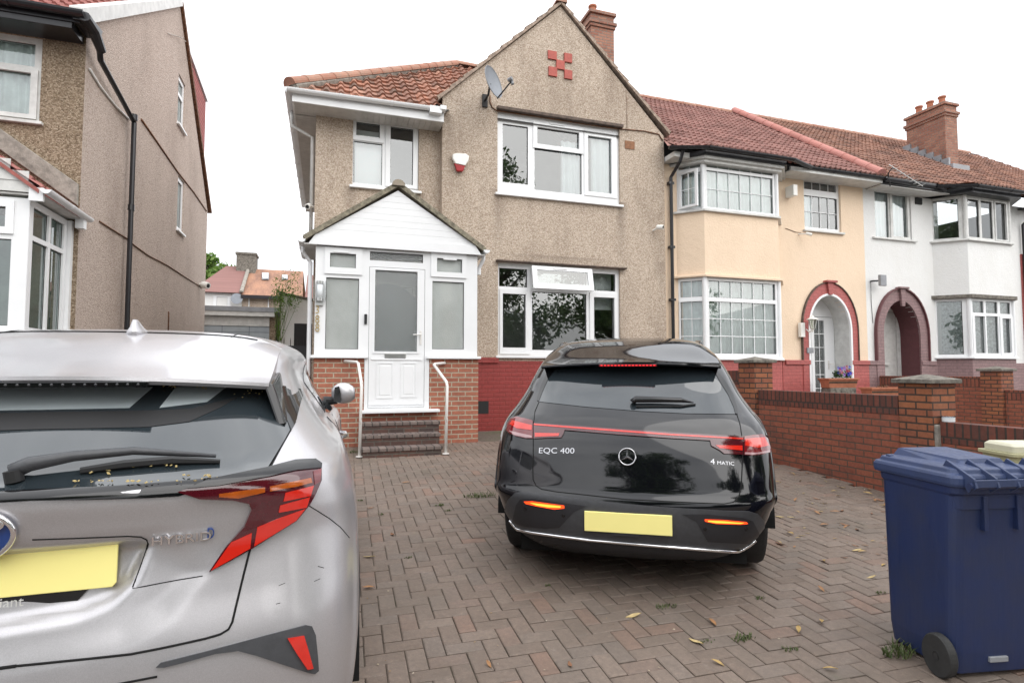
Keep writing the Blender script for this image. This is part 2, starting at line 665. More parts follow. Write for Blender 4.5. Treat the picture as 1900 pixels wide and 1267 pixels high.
def _bm(pl, u0, z0, u1, z1, n0, n1):
    o = pl.P(u0, z0, n1)
    U = pl.U * (u1 - u0)
    D = -pl.N * (n1 - n0)
    return Matrix(((U.x, D.x, 0, o.x), (U.y, D.y, 0, o.y), (U.z, D.z, z1 - z0, o.z), (0, 0, 0, 1)))


def pbox(mb, pl, u0, z0, u1, z1, n0, n1, mi=0):
    mb.box((0, 0, 0), (1, 1, 1), mi, _bm(pl, u0, z0, u1, z1, n0, n1))


def curtain_sheet(pl, r, n, folds=9, amp=.02, top=0):
    mb = MB()
    L = r[2] - r[0]
    N = max(8, int(folds * 8))
    ps = []
    for i in range(N + 1):
        u = r[0] + L * i / N
        a = amp * math.sin(i / N * folds * 6.283 + .7 * math.sin(i * .37)) + amp * .4 * math.sin(i * .9)
        ps.append((u, a))
    for i in range(N):
        (u0, a0), (u1, a1) = ps[i], ps[i + 1]
        mb.face([pl.P(u0, r[1], n + a0), pl.P(u1, r[1], n + a1), pl.P(u1, r[3], n + a1), pl.P(u0, r[3], n + a0)])
    return mb


def window(parent, pl, r, panes, sashes=(), rd=.05, frame=None, sill=True, grid=(), curtain=None, gmat=None, n0=0, name='window', sillmat=None, vents=(), label=None, cur_rects=None, sill_w=.05):
    """r outer rect; panes list of rects; sashes list of (sash rect); grid: (pane index, nx, ny)"""
    frame = frame or M['upvc']
    f = n0 - rd
    mb = MB()
    plate(mb, pl, r, panes, f - .06, f)
    for s_ in sashes:
        inner = [p for p in panes if p[0] >= s_[0] - .001 and p[2] <= s_[2] + .001 and p[1] >= s_[1] - .001 and p[3] <= s_[3] + .001]
        plate(mb, pl, s_, inner, f + .0005, f + .022)
    for (pi, nx, ny) in grid:
        bars(mb, pl, panes[pi], nx, ny, f - .022)
    for (u, z, l) in vents:
        pbox(mb, pl, u - l / 2, z - .01, u + l / 2, z + .012, f + .02, f + .036)
    fo = mb.build(name, frame, parent, bevel=.004)
    gm = MB()
    for p in panes:
        q = inset(p, -.004)
        w_ = .0075
        plate(gm, pl, q, [inset(p, w_)], f - .030, f - .024)
    gm.build('gasket', M['gasket'], fo)
    pm = MB()
    for p in panes:
        q = inset(p, -.01)
        tl = [random.uniform(-.0012, .0012) for _ in range(3)]
        pm.face([pl.P(q[0], q[1], f - .035 + tl[0]), pl.P(q[2], q[1], f - .035 + tl[1]), pl.P(q[2], q[3], f - .035 + tl[1] + tl[2]), pl.P(q[0], q[3], f - .035 + tl[0] + tl[2])])
    pm.build('pane', gmat or M['glass'], fo)
    if sill:
        sm = MB()
        pbox(sm, pl, r[0] - sill_w, r[1] - .045, r[2] + sill_w, r[1] - .002, f - .05, n0 + .06)
        sm.build('sill', sillmat or frame, fo, bevel=.006)
    if curtain:
        for cr_ in (cur_rects or [r]):
            curtain_sheet(pl, inset(cr_, .03) if not cur_rects else cr_, f - .10, folds=max(3, int((cr_[2] - cr_[0]) * 7))).build('curtain', curtain, fo, smooth=True)
    if label: fo['label'] = label
    return fo


def prect(pl, x0, y0, x1, y1, Y=None, X=None):
    "rectangle in plane coordinates measured from four edge midpoints"
    xm, ym = (x0 + x1) / 2, (y0 + y1) / 2
    def q(x, y):
        d = ray(x, y)
        o = V((0, 0, EYE))
        t = (pl.O - o).dot(pl.N) / d.dot(pl.N)
        p = o + d * t
        return (p - pl.O).dot(pl.U), p.z
    return (q(x0, ym)[0], q(xm, y1)[1], q(x1, ym)[0], q(xm, y0)[1])


def roof_tiles(O, U, W, width, length, clip=None, tw=.30, gauge=.33, h=.035, prof='roll', lift=.03, jit=.004):
    """tile field as real tiles. O corner at eave, U unit along eave, W unit up the slope. returns bmesh-like MB; clip: list of (point, normal) planes, keep the side the normal points away from"""
    U, W = V(U).normalized(), V(W).normalized()
    N = U.cross(W).normalized()
    if N.z < 0: N = -N
    mb = MB()
    nx = int(math.ceil(width / tw))
    ny = int(math.ceil(length / gauge))
    if prof == 'roll':
        pr = [(0, 0), (.12, .05), (.25, .75), (.37, 1), (.5, .75), (.63, .1), (.8, -.02), (1.0, 0)]
    elif prof == 'pan':
        pr = [(0, .9), (.15, 1), (.3, .55), (.45, .05), (.65, -.05), (.85, .25), (1.0, .85)]
    elif prof == 'double':
        pr = [(0, 0), (.08, .8), (.18, .8), (.26, 0), (.5, 0), (.58, .8), (.68, .8), (.76, 0), (1, 0)]
    else:
        pr = [(0, 0), (1, 0)]
    for j in range(ny):
        for i in range(nx):
            o = V(O) + U * (i * tw) + W * (j * gauge)
            dz = random.uniform(-jit, jit)
            dw = random.uniform(-jit, jit) * 1.5
            if clip and any((o + U * tw * .5 + W * gauge * .5 - c).dot(nn) > max(tw, gauge) * 1.2 for c, nn in clip): continue
            lo, hi, ed = [], [], []
            for (a, b_) in pr:
                p = o + U * (a * tw * .985)
                lo.append(p + N * (lift + b_ * h + dz) + W * dw)
                hi.append(p + N * (b_ * h + dz) + W * (gauge * 1.06))
                ed.append(p + N * (b_ * h - .004 + dz) + W * dw)
            k = len(pr)
            vs_ = lo + hi + ed
            fs = [(q, q + 1, k + q + 1, k + q) for q in range(k - 1)] + [(2 * k + q, 2 * k + q + 1, q + 1, q) for q in range(k - 1)]
            mb.add(vs_, fs)
    if clip:
        bm = bmesh.new()
        vv = [bm.verts.new(v) for v in mb.v]
        for f in mb.f:
            bm.faces.new([vv[i] for i in f])
        for c, nn in clip:
            geom = bm.verts[:] + bm.edges[:] + bm.faces[:]
            bmesh.ops.bisect_plane(bm, geom=geom, plane_co=c, plane_no=nn, clear_outer=True, dist=1e-5)
        bm.verts.ensure_lookup_table()
        bm.verts.index_update()
        mb2 = MB()
        mb2.v = [v.co.copy() for v in bm.verts]
        mb2.f = [[v.index for v in f.verts] for f in bm.faces]
        mb2.m = [0] * len(mb2.f)
        bm.free()
        mb = mb2
    return mb


def ridge_run(mb, a, b, r=.12, seg=.45, n=10, mi=0, open_end=False):
    a, b = V(a), V(b)
    L = (b - a).length
    d = (b - a) / L
    k = max(1, round(L / seg))
    side = d.cross(V((0, 0, 1))).normalized()
    up = side.cross(d)
    for i in range(k):
        p0, p1 = a + d * (L * i / k - (.015 if i else 0)), a + d * (L * (i + 1) / k)
        r0, r1 = r * 1.04, r * .97
        vs_ = []
        for (p, rr) in ((p0, r0), (p1, r1)):
            for q in range(n + 1):
                t = math.pi * (q / n) * 1.1 - .05 * math.pi
                vs_.append(p + side * (math.cos(t) * rr) + up * (math.sin(t) * rr * .85))
        fs = [(q, q + 1, n + 2 + q, n + 1 + q) for q in range(n)]
        fs.append(tuple(range(n + 1))[::-1])
        mb.add(vs_, fs, mi)


def gutter(mb, a, b, r=.06, mi=0, n=8, solid=True):
    a, b = V(a), V(b)
    d = (b - a).normalized()
    side = d.cross(V((0, 0, 1))).normalized()
    vs_ = []
    for p in (a, b):
        for q in range(n + 1):
            t = math.pi + math.pi * q / n
            vs_.append(p + side * (math.cos(t) * r) + V((0, 0, math.sin(t) * r)))
        vs_ += [p + side * r * .9 - V((0, 0, .004)), p - side * r * .9 - V((0, 0, .004))]
    k = n + 3
    fs = [(q, q + 1, k + q + 1, k + q) for q in range(k - 1)] + [(k - 1, 0, k, 2 * k - 1)]
    fs += [tuple(range(k)), tuple(range(k, 2 * k))[::-1]]
    mb.add(vs_, fs, mi)
    # joint collars
    L = (b - a).length
    m = int(L / .9)
    for i in range(1, m + 1):
        p = a + d * (L * i / (m + 1))
        vs2 = []
        for pp in (p - d * .02, p + d * .02):
            for q in range(n + 1):
                t = math.pi + math.pi * q / n
                vs2.append(pp + side * (math.cos(t) * r * 1.1) + V((0, 0, math.sin(t) * r * 1.1)))
        k2 = n + 1
        mb.add(vs2, [(q, q + 1, k2 + q + 1, k2 + q) for q in range(n)] + [tuple(range(k2)), tuple(range(k2, 2 * k2))[::-1]], mi)

# ================================================================ THE SETTING
def grid_ground(name, x0, x1, y0, y1, nx, ny, m, dz=0.):
    mb = MB()
    for i in range(nx):
        for j in range(ny):
            xs = (x0 + (x1 - x0) * i / nx, x0 + (x1 - x0) * (i + 1) / nx)
            ys = (y0 + (y1 - y0) * j / ny, y0 + (y1 - y0) * (j + 1) / ny)
            mb.face([(xs[0], ys[0], g(ys[0]) + dz), (xs[1], ys[0], g(ys[0]) + dz), (xs[1], ys[1], g(ys[1]) + dz), (xs[0], ys[1], g(ys[1]) + dz)])
    o = mb.build(name, m, smooth=True, weld=True)
    return tag(o, kind='structure')


def paver_mat():
    b = NB('block_paving')
    gi = b.n.new('ShaderNodeNewGeometry')
    col = b.ramp(gi.outputs['Random Per Island'], [(0, (.185, .14, .112)), (.3, (.205, .155, .125)), (.6, (.23, .178, .145)), (.85, (.19, .152, .128)), (1, (.245, .158, .12))])
    n = b.noise(38, 6, .75)
    col = b.mix(.6, col, b.ramp(n, [(.3, (.40, .40, .40)), (.62, (.88, .86, .84)), (.72, (1.5, 1.45, 1.4))]), 'MULTIPLY')
    sp = b.voro(120, 'Distance')
    col = b.mix(b.ramp(sp, [(.08, (.45, .45, .45)), (.2, (0, 0, 0))]), col, (.42, .38, .34))
    big = b.noise(.8, 7, .7)
    col = b.mix(b.ramp(big, [(.42, (0, 0, 0)), (.66, (.62, .62, .62))]), col, (.095, .078, .062))
    mo = b.noise(3.1, 8, .8)
    col = b.mix(b.ramp(mo, [(.58, (0, 0, 0)), (.72, (.35, .35, .35))]), col, (.09, .095, .05))
    wh = b.noise(2.3, 8, .8)
    col = b.mix(b.ramp(wh, [(.62, (0, 0, 0)), (.74, (.45, .45, .45))]), col, (.36, .32, .29))
    rg = b.ramp(b.noise(5, 4), [(.3, (.55, .55, .55)), (.7, (.85, .85, .85))])
    return b.fin(col, b.sep(rg), b.bump(n, .5, .006))


b_ = NB('joint_sand')
sand = b_.fin(b_.mix(b_.ramp(b_.noise(1.6, 6, .7), [(.5, (0, 0, 0)), (.66, (.8, .8, .8))]), b_.ramp(b_.noise(30, 5, .7), [(.3, (.065, .053, .043)), (.7, (.15, .125, .10))]), (.07, .085, .035)), .95, b_.bump(b_.noise(90, 3), .6, .008))
b_ = NB('ground_tarmac')
tar = b_.fin(b_.ramp(b_.noise(60, 5, .7), [(.3, (.07, .065, .06)), (.7, (.15, .14, .13))]), .9, b_.bump(b_.noise(120, 3), .5, .01))
b_ = NB('garden_paving')
gard = b_.fin(b_.ramp(b_.noise(3, 6, .7), [(.3, (.16, .14, .12)), (.7, (.27, .245, .22))]), .9, b_.bump(b_.noise(60, 3), .4, .01))

gmb = MB()
ys_ = [-600, -60, -12, -6, 0, 1.5, 3, 4.5, 6, 7.5, 9, 10, 12, 15, 18, 20, 40, 120, 900]
xs_ = [-700, -60, -15, 0, 15, 60, 700]
for i in range(len(xs_) - 1):
    for j in range(len(ys_) - 1):
        a, c = ys_[j], ys_[j + 1]
        za, zc = g(a) - .045, g(c) - .045
        gmb.face([(xs_[i], a, za), (xs_[i + 1], a, za), (xs_[i + 1], c, zc), (xs_[i], c, zc)])
tag(gmb.build('ground', tar, smooth=True, weld=True), kind='structure')
grid_ground('driveway', -3.2, 5.9, -1.2, 10.4, 4, 24, sand, -.014)
grid_ground('garden_path', 6.12, 12.5, 1.0, 10.1, 3, 16, gard, .0)
grid_ground('side_passage', -3.27, -.2, 10.4, 19, 2, 8, gard, -.01)
# pavement and road behind the camera
pm_ = MB(); pm_.box((-40, -4.2, -.04), (40, -1.22, -.012)); tag(pm_.build('pavement', gard), kind='structure')
pm_ = MB(); pm_.box((-60, -12, -.2), (60, -4.4, -.035)); tag(pm_.build('road', tar), kind='structure')
pm_ = MB(); pm_.box((-40, -4.39, -.1), (40, -4.22, -.008)); tag(pm_.build('kerb', M['concrete']), kind='structure')

# herringbone block paving, every block real
pv = MB()
ang = R(-2.0)
ca, sa = math.cos(ang), math.sin(ang)
L_, W_, gp = .20, .10, .0048
ch = .006


def paver(cx, cy, lx, ly):
    x0, x1, y0, y1 = cx - lx / 2 + gp / 2, cx + lx / 2 - gp / 2, cy - ly / 2 + gp / 2, cy + ly / 2 - gp / 2
    X, Y = cx * ca - cy * sa, cx * sa + cy * ca
    if not (-3.15 < X < 5.98 and -1.15 < Y < 10.25): return
    if Y < -.2 and X < -1.8: return
    if -1.7 < X < -.05 and 2.2 < Y < 5: return
    if -.1 < X < 2.3 and Y > 9.0: return
    dz = random.uniform(-.0025, .0025)
    tx, ty = random.uniform(-.010, .010), random.uniform(-.010, .010)
    pts = []
    for (a, b, c) in ((x0, y0, -.012), (x1, y0, -.012), (x1, y1, -.012), (x0, y1, -.012), (x0, y0, -ch * .6), (x1, y0, -ch * .6), (x1, y1, -ch * .6), (x0, y1, -ch * .6),
                      (x0 + ch, y0 + ch, 0), (x1 - ch, y0 + ch, 0), (x1 - ch, y1 - ch, 0), (x0 + ch, y1 - ch, 0)):
        wx, wy = a * ca - b * sa, a * sa + b * ca
        pts.append((wx, wy, g(wy) + c - .0015 + dz + (a - cx) * tx + (b - cy) * ty + .008 * mnoise.noise(V((wx * .8, wy * .8, 0)))))
    fs = [(8, 9, 10, 11)]
    for k in range(4):
        k2 = (k + 1) % 4
        fs += [(k, k2, 4 + k2, 4 + k), (4 + k, 4 + k2, 8 + k2, 8 + k)]
    pv.add(pts, fs)


for i in range(-76, 110):
    for j in range(-60, 90):
        # 90 degree herringbone: blocks on a unit grid of W_
        m = (i - j) % 4
        if m == 0: paver((i + 1) * W_, (j + .5) * W_, L_, W_)
# vertical blocks fill the remaining cells
for i in range(-76, 110):
    for j in range(-60, 90):
        if (i - j) % 4 == 3: paver((i + .5) * W_, (j + 1) * W_, W_, L_)
tag(pv.build('block_paving', paver_mat()), kind='structure')


# ================================================================ MAIN HOUSE
PA = Pl((0, 10.0), (1, 0))
PB = Pl((0, 10.2), (1, 0))
PP = Pl((0, 8.9), (1, 0))
house = thing('semi_detached_house', 'tan pebbledashed house with a pointed front gable and white glazed porch, behind the black car', 'house', (3, 10, g(10)))

up = prect(PA, 923, 222.5, 1150, 369.5)
lo = prect(PA, 924, 493, 1151, 660.5)
mb = MB()
sheet(mb, PA, [(1.95, .3), (6.62, .3), (6.62, 6.34), (4.3, 8.66), (1.95, 6.45)], [rc(up), rc(lo)], 0, .12)
mb.face([(1.95, 10.0, .3), (1.95, 10.0, 6.45), (1.95, 10.3, 6.45), (1.95, 10.3, .3)])
sm = prect(PB, 654.5, 222, 777, 350)
sheet(mb, PB, [(-.23, .3), (1.95, .3), (1.95, 6.2), (-.23, 6.2)], [rc(sm), rc((.62, .84, 1.48, 2.95))], 0, .12)
mb.face([(-.23, 10.2, .3), (-.23, 17, .3), (-.23, 17, 6.2), (-.23, 10.2, 6.2)][::-1])
mb.face([(6.62, 10.0, .3), (6.62, 10.12, .3), (6.62, 10.12, 6.34), (6.62, 10.0, 6.34)])
mb.face([(-.23, 17, .3), (6.6, 17, .3), (6.6, 17, 6.2), (-.23, 17, 6.2)][::-1])
mb.build('wall', M['dash'], house)
mb = MB()
mb.box((1.96, 11.6, .3), (6.6, 11.7, 6.3)); mb.box((-.2, 11.6, .3), (1.96, 11.7, 6.2)); mb.box((-.2, 10.14, 3.45), (6.6, 11.6, 3.55))
mb.build('inner_wall', M['room'], house)
mb = MB(); pbox(mb, PA, 2.36, .3, 6.62, 1.64, -.01, .018); pbox(mb, PA, 2.36, 1.6, 3.02, 1.70, .0, .05)
mb.build('painted_plinth', M['dado'], house, bevel=.006)
mb = MB(); q = prect(PA, 886, 744, 906, 767); plate(mb, PA, q, [], .01, .024)
mb.build('air_brick', M['black'], house)
mb = MB(); q = prect(PA, 1159.5, 262.5, 1177, 277); pbox(mb, PA, *q, -.01, .012)
mb.build('air_brick', plain('clay_vent', (.30, .14, .07), .8, .2, 20), house)

# gable ornament of five tiles
mb = MB()
for (a, b, c, d) in ((1257, 243, 1298, 283), (1333, 255, 1370, 297), (1296, 287, 1335, 330), (1260, 318, 1300, 362), (1334, 333, 1371, 375)):
    s_ = 2.534
    pbox(mb, PA, *prect(PA, 520 + a / s_, b / s_, 520 + c / s_, d / s_), -.01, .03)
mb.build('tile_ornament', brick('ornament_red', (.42, .07, .05), (.34, .09, .06), (.3, .1, .08), .6, True, .9, .9, dirt=.2, mort=.0), house, bevel=.005)

# windows
def Z7(a, b, c, d): return (900 + a / 3.958, 200 + b / 3.958, 900 + c / 3.958, 200 + d / 3.958)
P_ = lambda *r: prect(PA, *r)
up_p = [P_(*Z7(135, 122, 322, 550)), P_(*Z7(388, 157, 697, 280)), P_(*Z7(370, 297, 718, 615)), P_(*Z7(762, 212, 935, 620))]
wu = window(house, PA, up, up_p, [P_(*Z7(358, 124, 728, 312)), P_(*Z7(735, 182, 972, 650))], curtain=M['net_white'], gmat=M['glass'], vents=[(4.23, up[3] - .09, .33)],
            cur_rects=[(up[2] - .58, up[1] + .03, up[2] - .04, up[3] - .03), (up[0] + 1.35, up[1] + .03, up[0] + 1.75, up[3] - .35)])
def Z8(a, b, c, d): return (900 + a / 5.278, 470 + b / 5.278, 900 + c / 5.278, 470 + d / 5.278)
lo_p = [P_(*Z8(145, 145, 422, 325)), P_(*Z8(178, 395, 405, 922)), P_(*Z8(470, 385, 1005, 948)), P_(*Z8(1075, 430, 1278, 930)), P_(*Z8(1040, 195, 1288, 365))]
topr = P_(*Z8(470, 160, 1005, 340))
wl_ = window(house, PA, lo, lo_p + [topr], [P_(*Z8(150, 350, 450, 985)), P_(*Z8(1035, 385, 1310, 985))], gmat=M['glass'])
# the top light swung open
cas = MB()
hz = topr[3] + .03
T_ = R(12)
def tilt(p):
    a, b = 9.93 - p.y, hz - p.z
    return V((p.x, 9.93 - math.sin(T_) * b - math.cos(T_) * a, hz - math.cos(T_) * b + math.sin(T_) * a))
c_ = MB(); plate(c_, Pl((0, 9.93), (1, 0)), (topr[0] - .05, topr[1] - .06, topr[2] + .06, hz), [inset(topr, .045)], -.045, .005)
pbox(c_, Pl((0, 9.93), (1, 0)), (topr[0] + topr[2]) / 2 - .2, hz - .05, (topr[0] + topr[2]) / 2 + .1, hz - .035, .0, .02)
c_.v = [tilt(p) for p in c_.v]
co_ = c_.build('casement', M['upvc'], house, bevel=.004)
c_ = MB(); q = inset(topr, .035); c_.face([Pl((0, 9.94), (1, 0)).P(*p) for p in rc(q)]); c_.v = [tilt(p) for p in c_.v]
c_.build('pane', M['glass'], co_)
mb = MB(); pbox(mb, PA, topr[2] + .05, lo[1] + .95, lo[2] - .05, lo[3] - .06, -.3, -.29); mb.build('blind', M['blind'], wl_)
def Z9(a, b, c, d): return (540 + a / 5.278, 120 + b / 5.278, 540 + c / 5.278, 120 + d / 5.278)
Q_ = lambda *r: prect(PB, *r)
sm_p = [Q_(*Z9(640, 562, 872, 700)), Q_(*Z9(610, 752, 895, 1160)), Q_(*Z9(975, 608, 1198, 1165))]
ws = window(house, PB, sm, sm_p, [Q_(*Z9(600, 527, 912, 745)), Q_(*Z9(930, 568, 1245, 1200))], vents=[(.62, sm[3] - .09, .25)])
mb = MB(); pbox(mb, PB, sm[0] + .05, sm[1] + .05, sm_p[1][2] + .03, sm[3] - .18, -.2, -.19); mb.build('blind', M['blind'], ws)

# lintels: weathered ledges over both front windows
mb = MB()
pbox(mb, PA, up[0] - .02, up[3] + .0, up[2] + .05, up[3] + .065, -.01, .09)
mb.build('lintel', M['wood'], house, bevel=.01)
mb = MB()
pbox(mb, PA, lo[0] - .05, lo[3] + .0, lo[2] + .12, lo[3] + .03, -.01, .09)
mb.build('lintel', M['wood'], house, bevel=.008)

# roof
E0 = V((-.62, 9.72, 6.06)); HT = V((2.89, 13.2, 8.86))
vn = V((4.46 - 1.95, 3.2, 0)).cross(V((0, 0, 1))).normalized()
if vn.x < 0: vn = -vn
hn = V((HT.x - E0.x, HT.y - E0.y, 0)).cross(V((0, 0, 1))).normalized()
if hn.x > 0: hn = -hn
slope = (V((E0.x, HT.y, HT.z)) - V((E0.x, E0.y, E0.z))).normalized()
r_ = roof_tiles(E0, (1, 0, 0), slope, 5.6, 4.5, [(V((1.93, 10.0, 0)), vn), (E0, hn), (V((1.93, 0, 0)) + V((2.6, 0, 0)), V((1, 0, 0)))], tw=.235, gauge=.30, h=.055, prof='roll', lift=.035)
roof = r_.build('roof', M['tile_main'], house, smooth=False)
r_ = roof_tiles(V((E0.x, 16.65, E0.z)), (0, -1, 0), (V((HT.x, 0, HT.z)) - V((E0.x, 0, E0.z))).normalized(), 7.0, 4.5, [(E0, -hn), (V((HT.x, 13.2, 0)), V((1, 1, 0)).normalized())], tw=.235, gauge=.3, h=.055)
r_.build('roof', M['tile_main'], house)
mb = MB()
mb.face([E0 + V((.02, .02, -.03)), (1.9, 9.75, 6.03), (4.4, 13.2, 8.83), HT + V((0, 0, -.03))])
mb.face([(E0.x, 16.65, 6.03), E0 + V((0, 0, -.03)), HT + V((0, 0, -.03))])
mb.face([(E0.x, 16.65, 6.03), HT + V((0, 0, -.03)), (6.6, 13.2, 8.83), (6.6, 16.65, 6.03)])
mb.face([HT + V((0, 0, -.03)), (1.93, 10, 6.2), (6.6, 10, 6.2), (6.6, 13.2, 8.83)])
mb.build('roof_deck', M['black'], house)
# cross gable slopes
GA = V((4.3, 9.95, 8.70))
for sx in (-1, 1):
    foot = V((4.3 + sx * 2.44, 9.95, 6.38))
    wdir = (GA - foot).normalized()
    if sx < 0: r_ = roof_tiles(foot + V((0, 3.3, 0)), (0, -1, 0), wdir, 3.3, 3.36, [(V((0, 9.95, 0)), V((0, -1, 0))), (V((4.3, 0, 0)), V((1, 0, 0)))], tw=.235, gauge=.30, h=.03, lift=.03)
    else: r_ = roof_tiles(foot, (0, 1, 0), wdir, 3.3, 3.36, [(V((0, 9.95, 0)), V((0, -1, 0))), (V((4.3, 0, 0)), V((-1, 0, 0)))], tw=.235, gauge=.30, h=.03, lift=.03)
    r_.build('gable_roof', M['tile_main'], house)
    v_ = MB()
    dn = V((-wdir.z * sx, 0, abs(wdir.x))) if False else V((0, 0, 1))
    v_.prism([foot + V((0, -.004, .03)), GA + V((0, -.004, .03)), GA + V((0, -.004, -.015)), foot + V((0, -.004, -.015))], V((0, 3.2, 0)))
    for k in range(10):
        a = foot.lerp(GA, k / 10) + V((0, -.005, .028)); b = foot.lerp(GA, (k + 1) / 10) + V((0, -.005, .028))
        nn = V((-wdir.z, 0, wdir.x)); nn = nn if nn.z > 0 else -nn
        v_.prism([a, b, b + nn * .006, a + nn * .04], V((0, .25, 0)))
    v_.build('verge', plain('verge_brown', (.44, .34, .27), .9, .3, 14, bumps=.5), house)
mb = MB(); ridge_run(mb, GA + V((0, -.03, .02)), V((4.3, 13.2, 8.72)), .11); ridge_run(mb, E0 + V((-.02, -.02, .07)), HT + V((0, 0, .05)), .125, .36); ridge_run(mb, HT + V((0, 0, .05)), V((4.0, 13.2, 8.9)), .12)
mb.build('ridge_tiles', M['ridge'], house)
# mortar line under the hip tiles
mb = MB(); mb.tube([E0 + V((.03, -.02, .04)), HT + V((0, 0, .02))], .09, 8); mb.build('hip_bedding', M['mortar'], house)

# fascia, soffit, gutters
mb = MB()
mb.box((-.6, 9.76, 5.88), (1.93, 9.79, 6.04)); mb.box((-.6, 9.791, 5.88), (-.57, 16.6, 6.04))
mb.split('fascia', M['upvc'], house, bevel=.004)
mb = MB()
x = -.57
while x < 1.9:
    mb.box((x, 9.79, 5.885), (min(x + .096, 1.94), 10.21, 5.90)); x += .1
y = 9.79
while y < 16.5:
    mb.box((-.57, y + .42 if y < 9.8 else y, 5.885), (-.22, y + .096, 5.899)) if y > 10.2 else None
    y += .1
mb.box((-.57, 9.79, 5.902), (-.2, 16.6, 5.91)); mb.box((-.57, 9.79, 5.902), (1.94, 10.21, 5.91))
mb.build('soffit', M['soffit'], house)
mb = MB()
gutter(mb, (-.68, 9.70, 6.06), (1.85, 9.70, 6.09), .062)
gutter(mb, (-.66, 9.72, 6.06), (-.66, 16.6, 6.06), .06)
mb.box((1.66, 9.64, 5.98), (1.87, 9.77, 6.10)); mb.box((1.84, 9.62, 6.05), (1.95, 9.78, 6.12))
mb.build('gutter', M['upvc'], house, bevel=.004)
mb = MB()
mb.tube([(-.64, 10.45, 6.0), (-.64, 10.45, 5.75), (-.29, 10.45, 5.58), (-.29, 10.45, 3.4)], .034, 10)
mb.build('downpipe', M['upvc_old'], house, smooth=True)

# chimney on the party wall
def chimney(parent, x0, x1, y0, y1, z0, z1, pots, m, pm=None):
    c = MB(); c.box((x0, y0, z0), (x1, y1, z1 - .42))
    for k, (a, b, e) in enumerate(((.42, .34, .03), (.34, .26, .06), (.26, .08, .0), (.08, .0, .05))):
        c.box((x0 - e, y0 - e, z1 - a + .001), (x1 + e, y1 + e, z1 - b))
    co = c.build('chimney', m, parent, bevel=.006)
    f = MB(); f.box((x0 + .02, y0 + .02, z1 - .02), (x1 - .02, y1 - .02, z1 + .05)); f.build('flaunching', M['mortar'], co, bevel=.03)
    for (px_, py_) in pots:
        p = MB(); p.lathe([(.10, 0), (.095, .05), (.085, .22), (.11, .24), (.11, .28), (.085, .29), (.07, .29), (.07, .1)], 16, (px_, py_, z1 + .03))
        p.build('chimney_pot', pm or M['terracotta'], co, smooth=False)
    return co


p0 = at(1128, 60, X=6.95)
chimney(house, 6.2, 6.85, 12.5, 13.3, 7.5, 10.55, [(6.4, 12.8)], M['brick_chim'])

# cables on the walls
def wire(pts, r, m, parent, name='cable'):
    mb = MB(); mb.tube(pts, r, 6); return mb.build(name, m, parent, smooth=True)


def wpx(pl, pts, n=.012):
    o = []
    for (x, y) in pts:
        d = ray(x, y); c0 = V((0, 0, EYE))
        t = (pl.O - c0).dot(pl.N) / d.dot(pl.N)
        o.append(c0 + d * t + pl.N * n)
    return o


wire(wpx(PA, [(909, 178), (909, 190), (913, 200), (921, 206), (960, 212), (1010, 219), (1075, 230), (1100, 234), (1150, 240), (1195, 244), (1222, 250), (1229, 262)]), .011, M['rust'], house)
wire(wpx(PB, [(822, 322), (821.5, 360), (821, 400)], .01), .005, M['rust'], house)
wire(wpx(PA, [(1163, 180), (1163, 238)], .005), .004, M['rust'], house)

# ---------------------------------------------------------------- porch parts (of the house)
def Z4(a, b, c, d): return (360 + a / 2.88, 430 + b / 2.88, 360 + c / 2.88, 430 + d / 2.88)
W_P = lambda *r: prect(PP, *r)
mb = MB()
mb.box((-.17, 8.9, .22), (.555, 9.12, 1.65)); mb.box((1.555, 8.9, .22), (2.35, 9.12, 1.65))
mb.box((-.17, 9.12, .22), (.05, 10.2, 1.65)); mb.box((2.13, 9.12, .22), (2.35, 10.0, 1.65))
mb.box((.555, 8.9, .22), (1.555, 9.0, .82))
mb.build('porch_wall', M['brick_porch'], house)
mb = MB(); mb.box((.05, 9.12, .6), (2.13, 10.15, .8)); mb.build('porch_floor', M['concrete'], house)
lw = (-.17, 1.69, .56, 3.33); rw = (1.55, 1.69, 2.33, 3.33)
lp = [W_P(*Z4(727, 117, 865, 193)), W_P(*Z4(703, 247, 880, 627))]
window(house, PP, lw, lp, [W_P(*Z4(698, 88, 900, 228))], rd=0, gmat=M['frost'], name='porch_window', vents=[(.2, 3.25, .22)])
rp = [W_P(*Z4(1297, 145, 1432, 218)), W_P(*Z4(1273, 267, 1443, 628))]
window(house, PP, rw, rp, [W_P(*Z4(1266, 112, 1455, 245))], rd=0, gmat=M['frost'], name='porch_window', vents=[(1.87, 3.24, .22)])
# sides
PL_ = Pl((-.166, 10.2), (0, -1)); PR_ = Pl((2.326, 8.9), (0, 1))
window(house, PL_, (0, 1.69, 1.235, 3.33), [(.1, 1.8, 1.1, 3.2)], rd=0, gmat=M['frost'], name='porch_window')
window(house, PR_, (.06, 1.69, 1.1, 3.33), [(.15, 1.8, 1.0, 3.2)], rd=0, gmat=M['frost'], name='porch_window')
